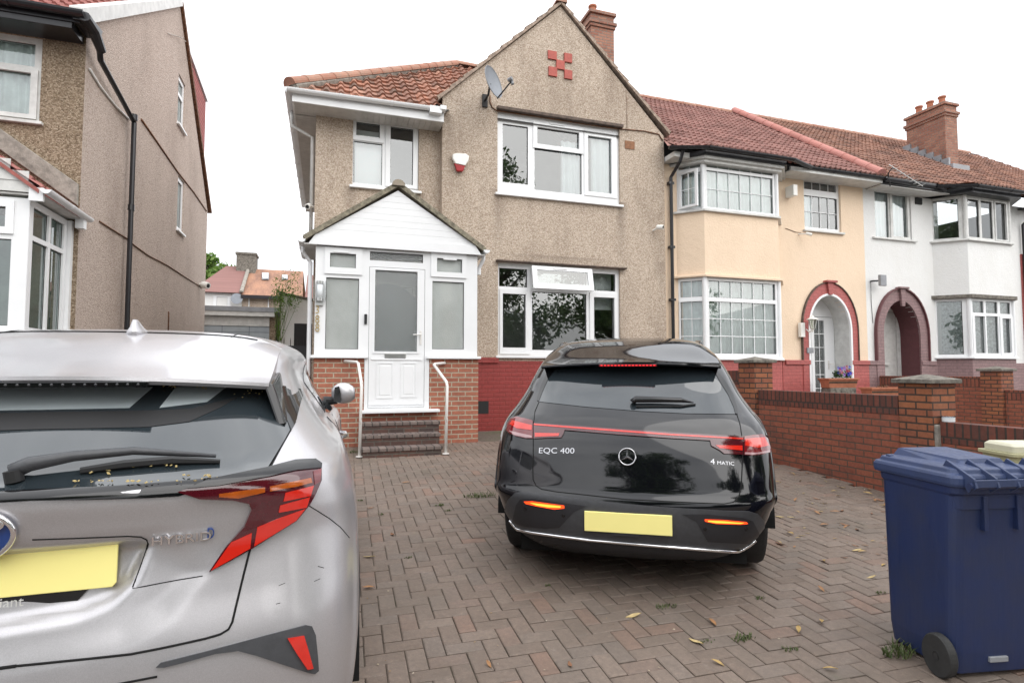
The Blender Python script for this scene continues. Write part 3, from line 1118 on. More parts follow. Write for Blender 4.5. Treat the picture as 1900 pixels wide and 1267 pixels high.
# door frame with transom light
dr = W_P(684, 491.5, 785.5, 750)
dr = (.615, .885, 1.475, 3.06)
tr_r = W_P(686.5, 469.5, 785, 485.5)
window(house, PP, (.56, .86, 1.55, 3.33), [tr_r, dr], rd=0, gmat=M['frost_dark'], sill=False, name='door_frame')
mb = MB(); mb.box((.49, 8.76, .815), (1.70, 8.95, .86)); mb.build('door_sill', M['upvc'], house, bevel=.008)
dgl = W_P(*Z4(966, 209, 1193, 640))
PD = Pl((0, 8.915), (1, 0))
mb = MB(); plate(mb, PD, inset(dr, .006), [dgl], -.05, .012)
plate(mb, PD, inset(dgl, -.03), [dgl], .012, .022)
for q in (W_P(698, 672, 730.5, 739), W_P(743, 672, 773.5, 737)):
    plate(mb, PD, q, [inset(q, .022)], .008, .02); pbox(mb, PD, *inset(q, .05), .008, .017)
z_ = W_P(700, 664, 780, 667)
pbox(mb, PD, .66, z_[1] - .01, 1.43, z_[1] + .012, .008, .026)
pbox(mb, PD, .63, .93, 1.46, .955, .008, .028)
door = mb.build('front_door', M['upvc'], house, bevel=.004)
mb = MB(); q = inset(dgl, -.01); mb.face([PD.P(*p, -.01) for p in rc(q)]); mb.build('pane', M['frost_dark'], door)
mb = MB(); q = W_P(713.5, 656.8, 753, 664); pbox(mb, PD, q[0], q[1], q[2], q[3] + .01, .01, .028); mb.build('letterbox', M['steel'], door, bevel=.004)
mb = MB()
hx, hz_ = at(780, 621, Y=8.9).x, at(780, 621, Y=8.9).z
pbox(mb, PD, hx - .012, hz_ - .16, hx + .018, hz_ + .06, .012, .022)
mb.tube([PD.P(hx, hz_, .02), PD.P(hx, hz_, .06), PD.P(hx - .02, hz_, .065), PD.P(hx - .12, hz_ - .005, .06)], .010, 8)
mb.build('handle', M['metal_w'], door, bevel=.003)
mb = MB(); q = W_P(675.8, 583, 681, 601.5); pbox(mb, PP, *q, .0, .03); mb.build('doorbell', M['black'], house, bevel=.006)
# inner arch seen through the frosted glass
mb = MB()
arc = [(.42, .8), (1.62, .8)] + [(1.02 + .6 * math.cos(a), 2.45 + .55 * math.sin(a)) for a in [math.pi * k / 12 for k in range(13)]]
mb.prism([PB.P(u, z, .005) for u, z in arc], V((0, -.02, 0)))
mb.build('inner_door', plain('inner_door_dark', (.03, .035, .045), .5, .1), house)

# gable of the porch: boards
mb = MB()
ax, az, fz = 1.03, 4.27, 3.335
fl, fr_ = -.28, 2.38
zb = [fz, fz + .15] + [fz + .15 + .098 * k for k in range(1, 9)]
for i in range(len(zb) - 1):
    z0, z1 = zb[i], zb[i + 1] - .0008
    if z0 > az - .03: break
    def xl(z): return fl + (ax - fl) * max(0, min(1, (z - 3.42) / (az - 3.42)))
    def xr(z): return fr_ + (ax - fr_) * max(0, min(1, (z - 3.42) / (az - 3.42)))
    z1 = min(z1, az)
    n_ = .045 if i == 0 else .03
    mb.prism([(xl(z0), 8.87, z0), (xr(z0), 8.87, z0), (xr(z1), 8.87, z1), (xl(z1), 8.87, z1)], (0, -n_ + .01 * (i % 2) * 0, 0))
mb.prism([(fl + .05, 8.88, fz + .05), (fr_ - .05, 8.88, fz + .05), (ax, 8.88, az - .03)], (0, -.02, 0))
mb.build('porch_gable', M['upvc'], house, bevel=.003)
for sx, fx in ((-1, -.33), (1, 2.43)):
    foot = V((fx, 8.80, 3.42)); top = V((1.03, 8.80, 4.36))
    wd = (top - foot).normalized()
    if sx < 0: r_ = roof_tiles(foot + V((0, 1.45, 0)), (0, -1, 0), wd, 1.45, 1.68, [(V((0, 8.80, 0)), V((0, -1, 0))), (V((0, 10.2, 0)), V((0, 1, 0))), (V((1.03, 0, 0)), V((1, 0, 0)))], tw=.3, gauge=.28, h=.022, lift=.028, jit=.008)
    else: r_ = roof_tiles(foot, (0, 1, 0), wd, 1.3, 1.72, [(V((0, 8.80, 0)), V((0, -1, 0))), (V((0, 10.0, 0)), V((0, 1, 0))), (V((1.03, 0, 0)), V((-1, 0, 0)))], tw=.3, gauge=.28, h=.022, lift=.028, jit=.008)
    r_.build('porch_roof', M['tile_porch'], house)
    v_ = MB(); nn = V((-wd.z, 0, wd.x)) * (1 if wd.x > 0 else -1)
    dy_ = V((0, -.006, 0)); v_.prism([foot + nn * .04 + dy_, top + nn * .04 + dy_, top - nn * .03 + dy_, foot - nn * .03 + dy_], V((0, 1.2, 0)))
    v_.build('porch_verge', plain('mossy_edge', (.30, .27, .20), .95, .35, 15, bumps=.7), house)
mb = MB(); ridge_run(mb, V((1.03, 8.76, 4.34)), V((1.03, 10.18, 4.34)), .095, .4); mb.build('porch_ridge', M['tile_porch'], house)
mb = MB()
gutter(mb, (-.37, 8.78, 3.40), (-.37, 10.15, 3.40), .055); gutter(mb, (2.46, 8.78, 3.42), (2.46, 9.98, 3.42), .055)
mb.tube([(-.36, 9.1, 3.36), (-.36, 9.1, 3.26), (-.25, 9.15, 3.12), (-.25, 9.15, .4)], .032, 8)
mb.tube([(2.46, 9.0, 3.38), (2.46, 9.0, 3.3), (2.40, 9.05, 3.16), (2.40, 9.05, 3.05)], .032, 8)
mb.split('porch_gutter', M['upvc'], house)
mb = MB(); mb.box((-.34, 8.83, 3.33), (-.16, 10.1, 3.35)); mb.box((2.33, 8.83, 3.33), (2.44, 9.95, 3.35)); mb.split('porch_soffit', M['soffit'], house)

# house numbers
def text_mesh(s_, size, ext, name, m, parent, mat4, off=0., squash=1.):
    cu = bpy.data.curves.new(name, 'FONT')
    cu.body = s_
    cu.size = size
    cu.extrude = ext
    cu.offset = off
    cu.align_x = 'CENTER'
    cu.align_y = 'CENTER'
    cu.resolution_u = 4
    to = bpy.data.objects.new(name, cu)
    C.objects.link(to)
    bpy.context.view_layer.update()
    me = bpy.data.meshes.new_from_object(to.evaluated_get(bpy.context.evaluated_depsgraph_get()))
    bpy.data.objects.remove(to)
    me.transform(Matrix.Diagonal((squash, 1, 1, 1)))
    me.transform(mat4)
    me.materials.clear()
    me.materials.append(m)
    o = bpy.data.objects.new(name, me)
    C.objects.link(o)
    o.parent = parent
    return o


FACE = Matrix.Rotation(R(90), 4, 'X')     # text lying in XY -> standing, readable from -Y
for ch_, yy in (('3', 575), ('8', 593), ('8', 609)):
    p = at(588.8, yy, Y=8.9)
    text_mesh(ch_, .175, .006, 'house_number', M['gold'], house, Matrix.Translation(p - wloc(house) + V((0, -.014, 0))) @ FACE, squash=.8)

# steps (part of the house)
st = MB(); tr2 = MB()
for (y0, z1, xl_, xr_) in ((8.06, .385, .49, 1.60), (8.31, .54, .50, 1.62), (8.56, .695, .50, 1.66)):
    st.box((xl_ + .01, y0 + .012, .2), (xr_ - .01, 8.9, z1 - .05))
    tr2.box((xl_ - .01, y0, z1 - .05), (xr_ + .01, min(y0 + .27, 8.9), z1))
so_ = st.build('steps', M['brick_step'], house); tr2.build('tread', M['tread'], so_, bevel=.008)

# ---------------------------------------------------------------- loose fixtures on the house
def bracket_thing(name, label, cat, p, rz=0, group=None): return thing(name, label, cat, p, rz, group)


# satellite dish
dp = at(905, 182, Y=9.85)
t = thing('satellite_dish', 'grey oval satellite dish on its bracket high on the pebbledashed gable', 'satellite dish', dp)
mb = MB()
n_ = V((.62, -.76, .22)).normalized()
uu = V((0, 0, 1)).cross(n_).normalized(); vv_ = n_.cross(uu)
c0 = at(916, 152, Y=9.45)
rings = []
for k in range(7):
    rr = k / 6
    rings.append([c0 + uu * (.25 * rr * math.cos(a)) + vv_ * (.30 * rr * math.sin(a)) + n_ * (.075 * (rr * rr - 1)) for a in [2 * math.pi * q / 28 for q in range(28)]])
for s_, off in ((1, 0), (-1, -.008)):
    for k in range(6):
        for q in range(28):
            q2 = (q + 1) % 28
            f = [rings[k][q], rings[k + 1][q], rings[k + 1][q2], rings[k][q2]]
            mb.face([p + n_ * off for p in (f if s_ > 0 else f[::-1])])
mb.tube(rings[6], .006, 6, closed=True)
mb.build('dish', M['grey_dish'], t, weld=True, smooth=True)
mb = MB()
lnb = c0 + n_ * .34 - vv_ * .13
mb.tube([c0 - vv_ * .34, lnb - vv_ * .05], .013, 8); mb.build('arm', M['black'], t)
mb = MB(); mb.tube([lnb - n_ * .05, lnb + n_ * .03], .035, 10); mb.tube([lnb + uu * .03 - vv_ * .09, lnb + uu * .03 + vv_ * .0], .028, 10); mb.build('receiver', M['lead'], t)
mb = MB(); wp = V((dp.x - .02, 9.99, dp.z)); mb.tube([wp, wp + V((.0, -.25, 0)), c0 - n_ * .08], .02, 8); mb.box((wp.x - .05, 9.96, wp.z - .12), (wp.x + .05, 9.995, wp.z + .12)); mb.build('bracket', M['black'], t)

# alarm box
ap = at(854, 302, Y=10.0)
t = thing('alarm_box', 'cream bell-shaped burglar alarm box with dark red base on the pebbledash', 'alarm box', (ap.x, 10, ap.z))
def zz(a, b): return at(520 + a / 2.534, b / 2.534, Y=9.95)
top_ = [zz(*p) for p in ((808, 730), (825, 724), (870, 726), (887, 737), (882, 762), (868, 782), (822, 772), (810, 750))]
mb = MB(); mb.prism([V((p.x, 9.99, p.z)) for p in top_], (0, -.08, 0)); mb.build('cover', M['plast_w'], t, bevel=.015)
bt_ = [zz(*p) for p in ((818, 768), (870, 779), (858, 808), (830, 806))]
mb = MB(); mb.prism([V((p.x, 9.99, p.z)) for p in bt_], (0, -.065, 0)); mb.build('strobe', M['red_lens'], t, bevel=.01)

# security cameras
def cctv(p, d, label, r=.035, L=.12, wall=None, m=None):
    t = thing('security_camera', label, 'camera', p, group='white security cameras on the houses')
    d = V(d).normalized()
    mb = MB(); mb.tube([p, p + d * L * .2, p + d * L], [r * .9, r, r], 12); mb.build('body', M['plast_w'], t, bevel=.004)
    mb = MB(); mb.tube([p + d * (L - .002), p + d * (L + .006)], r * .62, 12); mb.build('lens', M['black'], t)
    if wall is not None:
        mb = MB(); mb.tube([p + d * L * .35, V(wall)], r * .45, 8); mb.build('bracket', M['plast_w'], t)
    return t


p = at(1222, 422, Y=9.88); cctv(p + V((-.04, 0, 0)), (.6, -.8, -.15), 'small white camera at the right edge of the pebbledashed wall', .05, .13, (p.x - .05, 10.0, p.z - .04))
p = at(1497, 434, Y=9.95); cctv(p + V((-.03, 0, .01)), (.7, -.6, -.35), 'small white camera under the small upper window of the cream house', .035, .13, (p.x - .09, 10.1, p.z + .02))
p = at(574, 382, Y=10.35); cctv(p, (-.3, -.8, -.4), 'small white camera on the left corner of the pebbledashed house under the eaves', .05, .1, (-.23, 10.42, p.z))

# porch wall light
lp_ = at(593, 541, Y=8.86)
t = thing('wall_light', 'chrome wall light with a clear glass surround beside the porch window', 'wall light', (lp_.x, 8.9, lp_.z))
q = W_P(588, 526, 599, 556)
mb = MB(); cx = (q[0] + q[2]) / 2; mb.lathe([(.042, 0), (.042, q[3] - q[1])], 16, (cx, 8.83, q[1])); mb.build('diffuser', M['net_white'], t, smooth=True)
mb = MB()
for z in (q[1] - .03, q[3] - .02): mb.lathe([(.05, 0), (.05, .045)], 16, (cx, 8.83, z))
mb.box((cx - .05, 8.86, q[1] - .09), (cx + .05, 8.9, q[1] - .03)); mb.split('holder', M['steel'], t)
mb = MB()
for xx in (q[0] - .045, q[2] + .035): mb.box((xx, 8.80, q[1] - .03), (xx + .008, 8.89, q[3] + .03))
mb.split('shade', glass('clear_shade', (.8, .82, .8), .12), t)

# handrails
for k, (pts, lb) in enumerate((([(.46, 8.12, .25), (.475, 8.12, 1.27), (.45, 8.6, 1.58), (.27, 8.87, 1.60)], 'white tubular handrail left of the front steps, hooked to the wall'),
                               ([(1.65, 8.05, .25), (1.665, 8.05, 1.28), (1.59, 8.75, 1.56), (1.80, 8.88, 1.58)], 'white rusting handrail right of the front steps, hooked to the wall'))):
    t = thing('handrail', lb, 'handrail', pts[0], group='white handrails of the front steps')
    P3 = [V(p) for p in pts]
    sm_pts = [P3[0], P3[1] - V((0, 0, .04)), P3[1] + (P3[2] - P3[1]).normalized() * .04]
    sm_pts += [P3[2] - (P3[2] - P3[1]).normalized() * .03, P3[2] + (P3[3] - P3[2]).normalized() * .03, P3[3]]
    mb = MB(); mb.tube(sm_pts, .021, 12)
    b2 = NB('rail_paint')
    n2 = b2.noise(30, 5, .7, stretch=(1, 1, .35))
    rm = b2.fin(b2.mix(b2.ramp(n2, [(.60, (0, 0, 0)), (.66, (1, 1, 1))]), (.72, .70, .67), (.30, .17, .09)), .45)
    mb.build('rail', rm, t, smooth=True)
    mb = MB(); mb.lathe([(.05, 0), (.05, .012), (.02, .014)], 12, (pts[0][0], pts[0][1], g(pts[0][1]) + .005)); mb.build('foot_plate', M['metal_w'], t)

# ================================================================ TERRACE: CREAM HOUSE AND WHITE HOUSE
PC = Pl((0, 10.1), (1, 0))
SL = V((0, 14.6 - 9.65, 9.65 - 5.97)).normalized()


def ell(cx, zs, a, b, z0, n=18):
    "arch outline, feet at z0, springing at zs"
    return [(cx - a, z0), (cx + a, z0)] + [(cx + a * math.cos(math.pi * k / n), zs + b * math.sin(math.pi * k / n)) for k in range(n + 1)]


def arch_ring(parent, pl, cx, zs, a0, b0, a1, b1, z0, n0, n1, m, name='arch', nseg=20):
    mb = MB()
    out = [(cx + a1, z0)] + [(cx + a1 * math.cos(math.pi * k / nseg), zs + b1 * math.sin(math.pi * k / nseg)) for k in range(nseg + 1)] + [(cx - a1, z0)]
    inn = [(cx + a0, z0)] + [(cx + a0 * math.cos(math.pi * k / nseg), zs + b0 * math.sin(math.pi * k / nseg)) for k in range(nseg + 1)] + [(cx - a0, z0)]
    for i in range(len(out) - 1):
        a, b, c, d = inn[i], out[i], out[i + 1], inn[i + 1]
        mb.face([pl.P(*a, n1), pl.P(*b, n1), pl.P(*c, n1), pl.P(*d, n1)])
        mb.face([pl.P(*b, n0), pl.P(*b, n1), pl.P(*c, n1), pl.P(*c, n0)][::-1])
        mb.face([pl.P(*a, n0), pl.P(*d, n0), pl.P(*d, n1), pl.P(*a, n1)][::-1])
    for q, r in ((0, 1), (-1, -1)):
        mb.face([pl.P(*inn[q], n0), pl.P(*out[q], n0), pl.P(*out[q], n1), pl.P(*inn[q], n1)])
    return mb.build(name, m, parent, bevel=.006)


def fit_to(pl, q, x, y):
    p = at(x, y, Y=10.1)
    return p.x, p.z


class Bay:
    def __init__(s, xl, xr, d=.4, yb=10.1, cl=.4, crr=.4):
        s.pts = [(xl, yb), (xl + cl, yb - d), (xr - crr, yb - d), (xr, yb)]
        s.planes = [Pl(s.pts[i], (s.pts[i + 1][0] - s.pts[i][0], s.pts[i + 1][1] - s.pts[i][1])) for i in range(3)]
        s.len = [math.dist(s.pts[i], s.pts[i + 1]) for i in range(3)]

    def ring(s, mb, z0, z1, off=0., th=None, mi=0, top=True):
        "solid slab following the bay, pushed outward by off"
        p = s.off(off)
        poly = [V((x, y, z0)) for x, y in p]
        poly += [V((p[-1][0], 10.1 + .15, z0)), V((p[0][0], 10.1 + .15, z0))]
        mb.prism(poly, V((0, 0, z1 - z0)), mi)

    def off(s, o):
        k = o * math.tan(R(22.5))
        a, b, c, d = s.pts
        return [(a[0] - o * 1.414, a[1]), (b[0] - k, b[1] - o), (c[0] + k, c[1] - o), (d[0] + o * 1.414, d[1])]


def bay_windows(parent, bay, z0, z1, specs, curtain, frame):
    "specs per side: (pane rect list as fractions, sashes, grid)"
    for i in range(3):
        L = bay.len[i]
        pl = bay.planes[i]
        r = (0.0, z0, L, z1)
        panes, sashes, grid = specs[i]
        F = lambda q: (q[0] * L, z0 + q[1] * (z1 - z0), q[2] * L, z0 + q[3] * (z1 - z0))
        window(parent, pl, r, [F(q) for q in panes], [F(q) for q in sashes], rd=.02, frame=frame, sill=False, grid=grid, curtain=curtain)
    mb = MB()
    for i in (1, 2):
        x, y = bay.pts[i]
        mb.lathe([(.05, z0), (.05, z1)], 10, (x, y + .03, 0))
    mb.split('corner_post', frame, parent)


# ---- cream house
ch_ = thing('terraced_house', 'cream rendered terraced house with a two-storey bay and red door arch', 'house', (9.4, 10.1, g(10.1)))
bay1 = Bay(6.96, 9.65)
zt = at(1315, 282.5, Y=9.7).z; zs1 = at(1316, 389, Y=9.7).z; zh2 = at(1316, 514, Y=9.7).z; zs2 = 1.73
smw = prect(PC, 1492, 337, 1560, 429)
acx, azs = 11.04, at(1540, 612, Y=10.1).z
aout = (.82, at(1540, 525.5, Y=10.1).z - azs); ain = (.60, at(1540, 549, Y=10.1).z - azs)
mb = MB()
sheet(mb, PC, [(6.62, .3), (12.2, .3), (12.2, 5.9), (6.62, 5.9)], [rc(smw), ell(acx, azs, ain[0], ain[1], .45), [(7.1, zs2), (9.5, zs2), (9.5, zh2), (7.1, zh2)], [(7.1, zs1), (9.5, zs1), (9.5, zt), (7.1, zt)]], 0, .12)
bay1.ring(mb, zh2, zs1 - .01, .0)
bay1.ring(mb, zt + .0, 5.88, -.02)
mb.build('wall', M['cream'], ch_)
mb = MB(); mb.box((6.7, 12.2, .3), (12.1, 12.3, 6)); mb.box((6.7, 10.2, 3.25), (12.1, 12.2, 3.35)); mb.box((6.66, 10.15, .3), (6.7, 12.3, 6)); mb.box((9.85, 11.2, .3), (9.9, 12.3, 6))
mb.build('inner_wall', M['room'], ch_)
mb = MB(); bay1.ring(mb, .3, zs2 - .05, .005); pbox(mb, PC, 9.65, .3, acx - ain[0] - .02, 1.66, -.01, .02); pbox(mb, PC, acx + ain[0] + .02, .3, 12.2, 1.66, -.01, .02)
pbox(mb, PC, 9.72, 1.60, acx - ain[0] - .02, 1.70, 0, .055); pbox(mb, PC, acx + ain[0] + .02, 1.60, 12.2, 1.70, 0, .055)
mb.split('painted_plinth', M['dado2'], ch_, bevel=.006)
mb = MB(); bay1.ring(mb, zh2 - .0, zh2 + .05, .07); mb.build('bay_ledge', M['cream'], ch_, bevel=.012)
mb = MB(); bay1.ring(mb, zs1 - .045, zs1, .06); mb.build('bay_sill', M['upvc_old'], ch_, bevel=.008)
mb = MB(); bay1.ring(mb, zs2 - .05, zs2, .06); mb.build('bay_sill', M['upvc'], ch_, bevel=.008)
wspec = ([(.11, .74, .89, .96), (.11, .04, .89, .68)], [], [(0, 2, 1), (1, 2, 2)])
fr = ([(.05, .74, .95, .96), (.05, .05, .95, .69)], [], [(0, 6, 1), (1, 6, 2)])
bay_windows(ch_, bay1, zs1, zt, [([(.11, .74, .89, .96), (.13, .05, .87, .66)], [], [(0, 2, 1)]), fr, wspec], M['net'], M['upvc'])
fr2 = ([(.05, .75, .95, .96), (.05, .05, .95, .70)], [], [(0, 6, 1), (1, 6, 3)])
ws2 = ([(.11, .76, .89, .96), (.11, .05, .89, .70)], [(.06, .02, .94, .72)], [(0, 2, 1), (1, 2, 3)])
bay_windows(ch_, bay1, zs2, zh2, [ws2, fr2, ws2], M['net'], M['upvc'])
# open side casement upstairs, hinged at its left edge
pl = bay1.planes[0]
L = bay1.len[0]
r0 = (.12 * L, zs1 + .04 * (zt - zs1), .86 * L, zs1 + .68 * (zt - zs1))
h0 = pl.P(r0[0], 0, .02)
ang_o = R(22)
opl = Pl((h0.x, h0.y), Matrix.Rotation(-ang_o, 3, 'Z') @ pl.U)
c_ = MB(); rr_ = (0, r0[1], r0[2] - r0[0], r0[3]); plate(c_, opl, rr_, [inset(rr_, .05)], -.05, 0); bars(c_, opl, inset(rr_, .05), 2, 2, -.03)
co_ = c_.build('casement', M['upvc'], ch_, bevel=.004)
c_ = MB(); c_.face([opl.P(*p, -.03) for p in rc(inset(rr_, .04))]); c_.build('pane', M['glass'], co_)
Zc = lambda *r: prect(PC, 1180 + r[0] / 2.586, 150 + r[1] / 2.586, 1180 + r[2] / 2.586, 150 + r[3] / 2.586)
window(ch_, PC, smw, [Zc(815, 490, 970, 525), Zc(815, 555, 975, 705)], [], grid=[(0, 4, 1), (1, 4, 2)], curtain=M['net_white'], sillmat=M['upvc_old'], cur_rects=[(smw[0] + .05, smw[1] + .05, smw[0] + .38, smw[3] - .35)])
arch_ring(ch_, PC, acx, azs, ain[0] + .045, ain[1] + .045, aout[0], aout[1], .35, -.01, .035, M['dado2'], 'arch')
arch_ring(ch_, PC, acx, azs, ain[0], ain[1], ain[0] + .05, ain[1] + .05, .45, -.01, .045, M['upvc'], 'arch_trim')
arch_ring(ch_, PC, acx, azs, aout[0], aout[1], aout[0] + .02, aout[1] + .02, 1.7, -.01, .06, M['wood'], 'arch_edge')
mb = MB(); kz = azs + aout[1]
mb.prism([PC.P(acx - .05, kz - .28, .03), PC.P(acx + .05, kz - .28, .03), PC.P(acx + .09, kz + .0, .03), PC.P(acx - .09, kz + .0, .03)], V((0, -.05, 0)))
pbox(mb, PC, acx - .15, kz + .0, acx + .17, kz + .05, 0, .12)
mb.build('keystone', M['dado2'], ch_, bevel=.008)
# recess and door
def recess(parent, pl, cx, zs, a, b, z0, depth, m):
    mb = MB()
    o = ell(cx, zs, a, b, z0, 16)
    for i in range(len(o)):
        p, q = o[i], o[(i + 1) % len(o)]
        mb.face([pl.P(*p, -.0), pl.P(*q, -.0), pl.P(*q, -depth), pl.P(*p, -depth)])
    return mb.build('door_recess', m, parent)


recess(ch_, PC, acx, azs, ain[0] - .002, ain[1] - .002, .46, .42, M['upvc_old'])
PCd = Pl((0, 10.5), (1, 0))
mb = MB(); plate(mb, PCd, (acx - .75, .45, acx + .75, 3.6), [(acx - .52, .5, acx - .12, 2.95), (acx - .05, .5, acx + .6, 2.75)], -.06, 0)
dfo = mb.build('door_frame', M['upvc'], ch_, bevel=.006)
mb = MB(); r = (acx - .52, .5, acx - .12, 2.95); pbox(mb, PCd, *r, -.05, -.02); plate(mb, PCd, inset(r, .08), [inset(r, .10)], -.02, -.012)
mb.build('side_panel', M['upvc'], ch_)
dd = (acx - .04, .52, acx + .59, 2.74); dg = (dd[0] + .02, .72, dd[0] + .33, 2.66)
mb = MB(); plate(mb, PCd, dd, [dg], -.055, -.015); bars(mb, PCd, dg, 2, 6, -.03)
dr_ = mb.build('front_door', M['upvc'], ch_, bevel=.004)
mb = MB(); mb.face([PCd.P(*p, -.04) for p in rc(dg)]); mb.build('pane', M['frost_dark'], dr_)
mb = MB(); pbox(mb, PCd, dd[0] + .42, 1.5, dd[0] + .45, 1.7, -.015, .0); mb.tube([PCd.P(dd[0] + .435, 1.62, .0), PCd.P(dd[0] + .435, 1.62, .05), PCd.P(dd[0] + .53, 1.62, .05)], .01); mb.build('handle', M['metal_w'], dr_)
mb = MB(); mb.box((acx - .8, 9.75, .35), (acx + .8, 10.5, .46)); mb.build('door_step', M['concrete'], ch_, bevel=.01)

# terrace roof of the cream house
def bay_roof(parent, bay, m, name='bay_roof'):
    o = bay.off(.30)
    y1 = 9.95
    z0, z1 = 5.99, 6.20
    mb = MB()
    # three small tiled slopes
    f = [V((o[0][0] - .05, 9.66, z0)), V((o[1][0], o[1][1], z0)), V((o[2][0], o[2][1], z0)), V((o[3][0] + .05, 9.66, z0))]
    t = [V((f[0].x + .1, y1, z1 + .03)), V((f[1].x + .25, y1, z1)), V((f[2].x - .25, y1, z1)), V((f[3].x - .1, y1, z1 + .03))]
    base = MB()
    for i in range(3): base.face([f[i], f[i + 1], t[i + 1], t[i]])
    base.build(name, m, parent)
    U = (f[2] - f[1]).normalized(); Wd = V((0, t[1].y - f[1].y, t[1].z - f[1].z)).normalized()
    c1 = (t[1] - f[1]).cross(V((0, 0, 1))).normalized(); c1 = c1 if c1.x < 0 else -c1
    c2 = (t[2] - f[2]).cross(V((0, 0, 1))).normalized(); c2 = c2 if c2.x > 0 else -c2
    rt = roof_tiles(f[1] - U * .1 + V((0, 0, .005)), U, Wd, (f[2] - f[1]).length + .3, .8, [(f[1], c1), (f[2], c2), (V((0, 9.97, 0)), V((0, 1, 0)))], tw=.3, gauge=.3, h=.03, lift=.03, prof='double')
    rt.build(name, m, parent)
    return f


rt = roof_tiles((6.62, 9.66, 6.0), (1, 0, 0), SL, 5.7, 6.15, [(V((12.28, 0, 0)), V((1, 0, 0))), (V((0, 14.6, 0)), V((0, 1, 0)))], tw=.3, gauge=.31, h=.034, lift=.034, prof='double')
rt.build('roof', M['tile_red'], ch_)
mb = MB(); mb.face([(6.62, 9.68, 5.97), (12.2, 9.68, 5.97), (12.2, 14.6, 9.62), (6.62, 14.6, 9.62)]); mb.face([(6.62, 19.5, 5.97), (6.62, 14.6, 9.62), (12.2, 14.6, 9.62), (12.2, 19.5, 5.97)])
mb.build('roof_deck', M['black'], ch_)
f1 = bay_roof(ch_, bay1, M['tile_red'])
mb = MB(); ridge_run(mb, (6.6, 14.6, 9.66), (12.2, 14.6, 9.66), .12); mb.build('ridge_tiles', M['ridge'], ch_)
mb = MB(); ridge_run(mb, (12.25, 9.64, 6.05), (12.25, 14.55, 9.74), .13, .4); mb.build('party_ridge', M['ridge_pink'], ch_)
# black gutters and fascias
mb = MB()
for i in range(3): gutter(mb, f1[i] + V((0, -.04, -.03)), f1[i + 1] + V((0, -.04, -.03)), .055)
gutter(mb, f1[3] + V((-.05, -.02, -.03)), V((12.3, 9.62, 5.96)), .055)
gutter(mb, V((6.66, 9.62, 5.96)), f1[0] + V((.05, -.02, -.03)), .055)
mb.build('gutter', M['blackp'], ch_)
mb = MB(); bay1.ring(mb, 5.80, 5.86, .16); bay1.ring(mb, 5.74, 5.80, .10)
mb.build('bay_fascia', M['upvc_old'], ch_, bevel=.01)
mb = MB(); bay1.ring(mb, 5.86, 5.95, .20); mb.build('bay_eave_board', M['blackp'], ch_)
mb = MB(); mb.box((9.6, 9.66, 5.84), (12.3, 9.70, 5.93)); mb.box((9.6, 9.70, 5.84), (12.3, 10.12, 5.86)); mb.box((6.64, 9.66, 5.8), (7.0, 10.1, 5.9))
mb.split('soffit', M['upvc_old'], ch_)
mb = MB(); mb.tube([(6.82, 9.62, 5.92), (6.80, 9.7, 5.72), (6.80, 10.03, 5.5), (6.80, 10.03, .4)], .036, 10)
for z in (5.35, 4.0, 2.9): mb.box((6.74, 10.0, z), (6.86, 10.09, z + .05))
mb.build('downpipe', M['blackp'], ch_)
wire(wpx(PC, [(1457, 424), (1468, 428), (1476, 431), (1486, 432)], .006), .007, M['rust'], ch_, 'crack')
q = prect(PC, 1458, 324, 1460, 346)
mb = MB(); mb.box((9.86, 9.86, 5.37), (9.98, 10.1, 5.62)); mb.build('vent_box', M['plast_w'], ch_, bevel=.01)
q = prect(PC, 1499.5, 625, 1500, 640)
mb = MB(); pbox(mb, PC, 10.32, 1.86, 10.50, 1.98, .03, .06); mb.build('name_plate', M['lead'], ch_)
# lantern beside the arch
lz = at(1505, 600, Y=9.9)
t = thing('wall_lantern', 'white wall lantern on the left of the red painted arch', 'lantern', (lz.x, 10.06, lz.z), 0)
mb = MB(); cx, cy = lz.x + .02, 9.88
mb.lathe([(.0, .19), (.025, .17), (.035, .14), (.115, .10), (.12, .085), (.09, .08)], 8, (cx, cy, lz.z)); mb.build('cap', M['plast_w'], t)
mb = MB(); mb.lathe([(.045, -.12), (.085, .08)], 8, (cx, cy, lz.z)); mb.build('glass', glass('lantern_glass', (.75, .75, .68), .1), t)
mb = MB(); mb.lathe([(.0, -.2), (.02, -.18), (.03, -.13), (.05, -.12)], 8, (cx, cy, lz.z))
for k in range(6):
    a = k * math.pi / 3
    mb.tube([(cx + .045 * math.cos(a), cy + .045 * math.sin(a), lz.z - .12), (cx + .087 * math.cos(a), cy + .087 * math.sin(a), lz.z + .08)], .005, 5)
mb.build('cage', M['plast_w'], t)
mb = MB(); mb.tube([(cx, cy, lz.z - .15), (cx, 9.98, lz.z - .19), (cx - .02, 10.04, lz.z - .12)], .014, 8); mb.box((cx - .22, 9.99, lz.z - .3), (cx - .10, 10.07, lz.z + .02)); mb.build('bracket', M['plast_w'], t, bevel=.005)

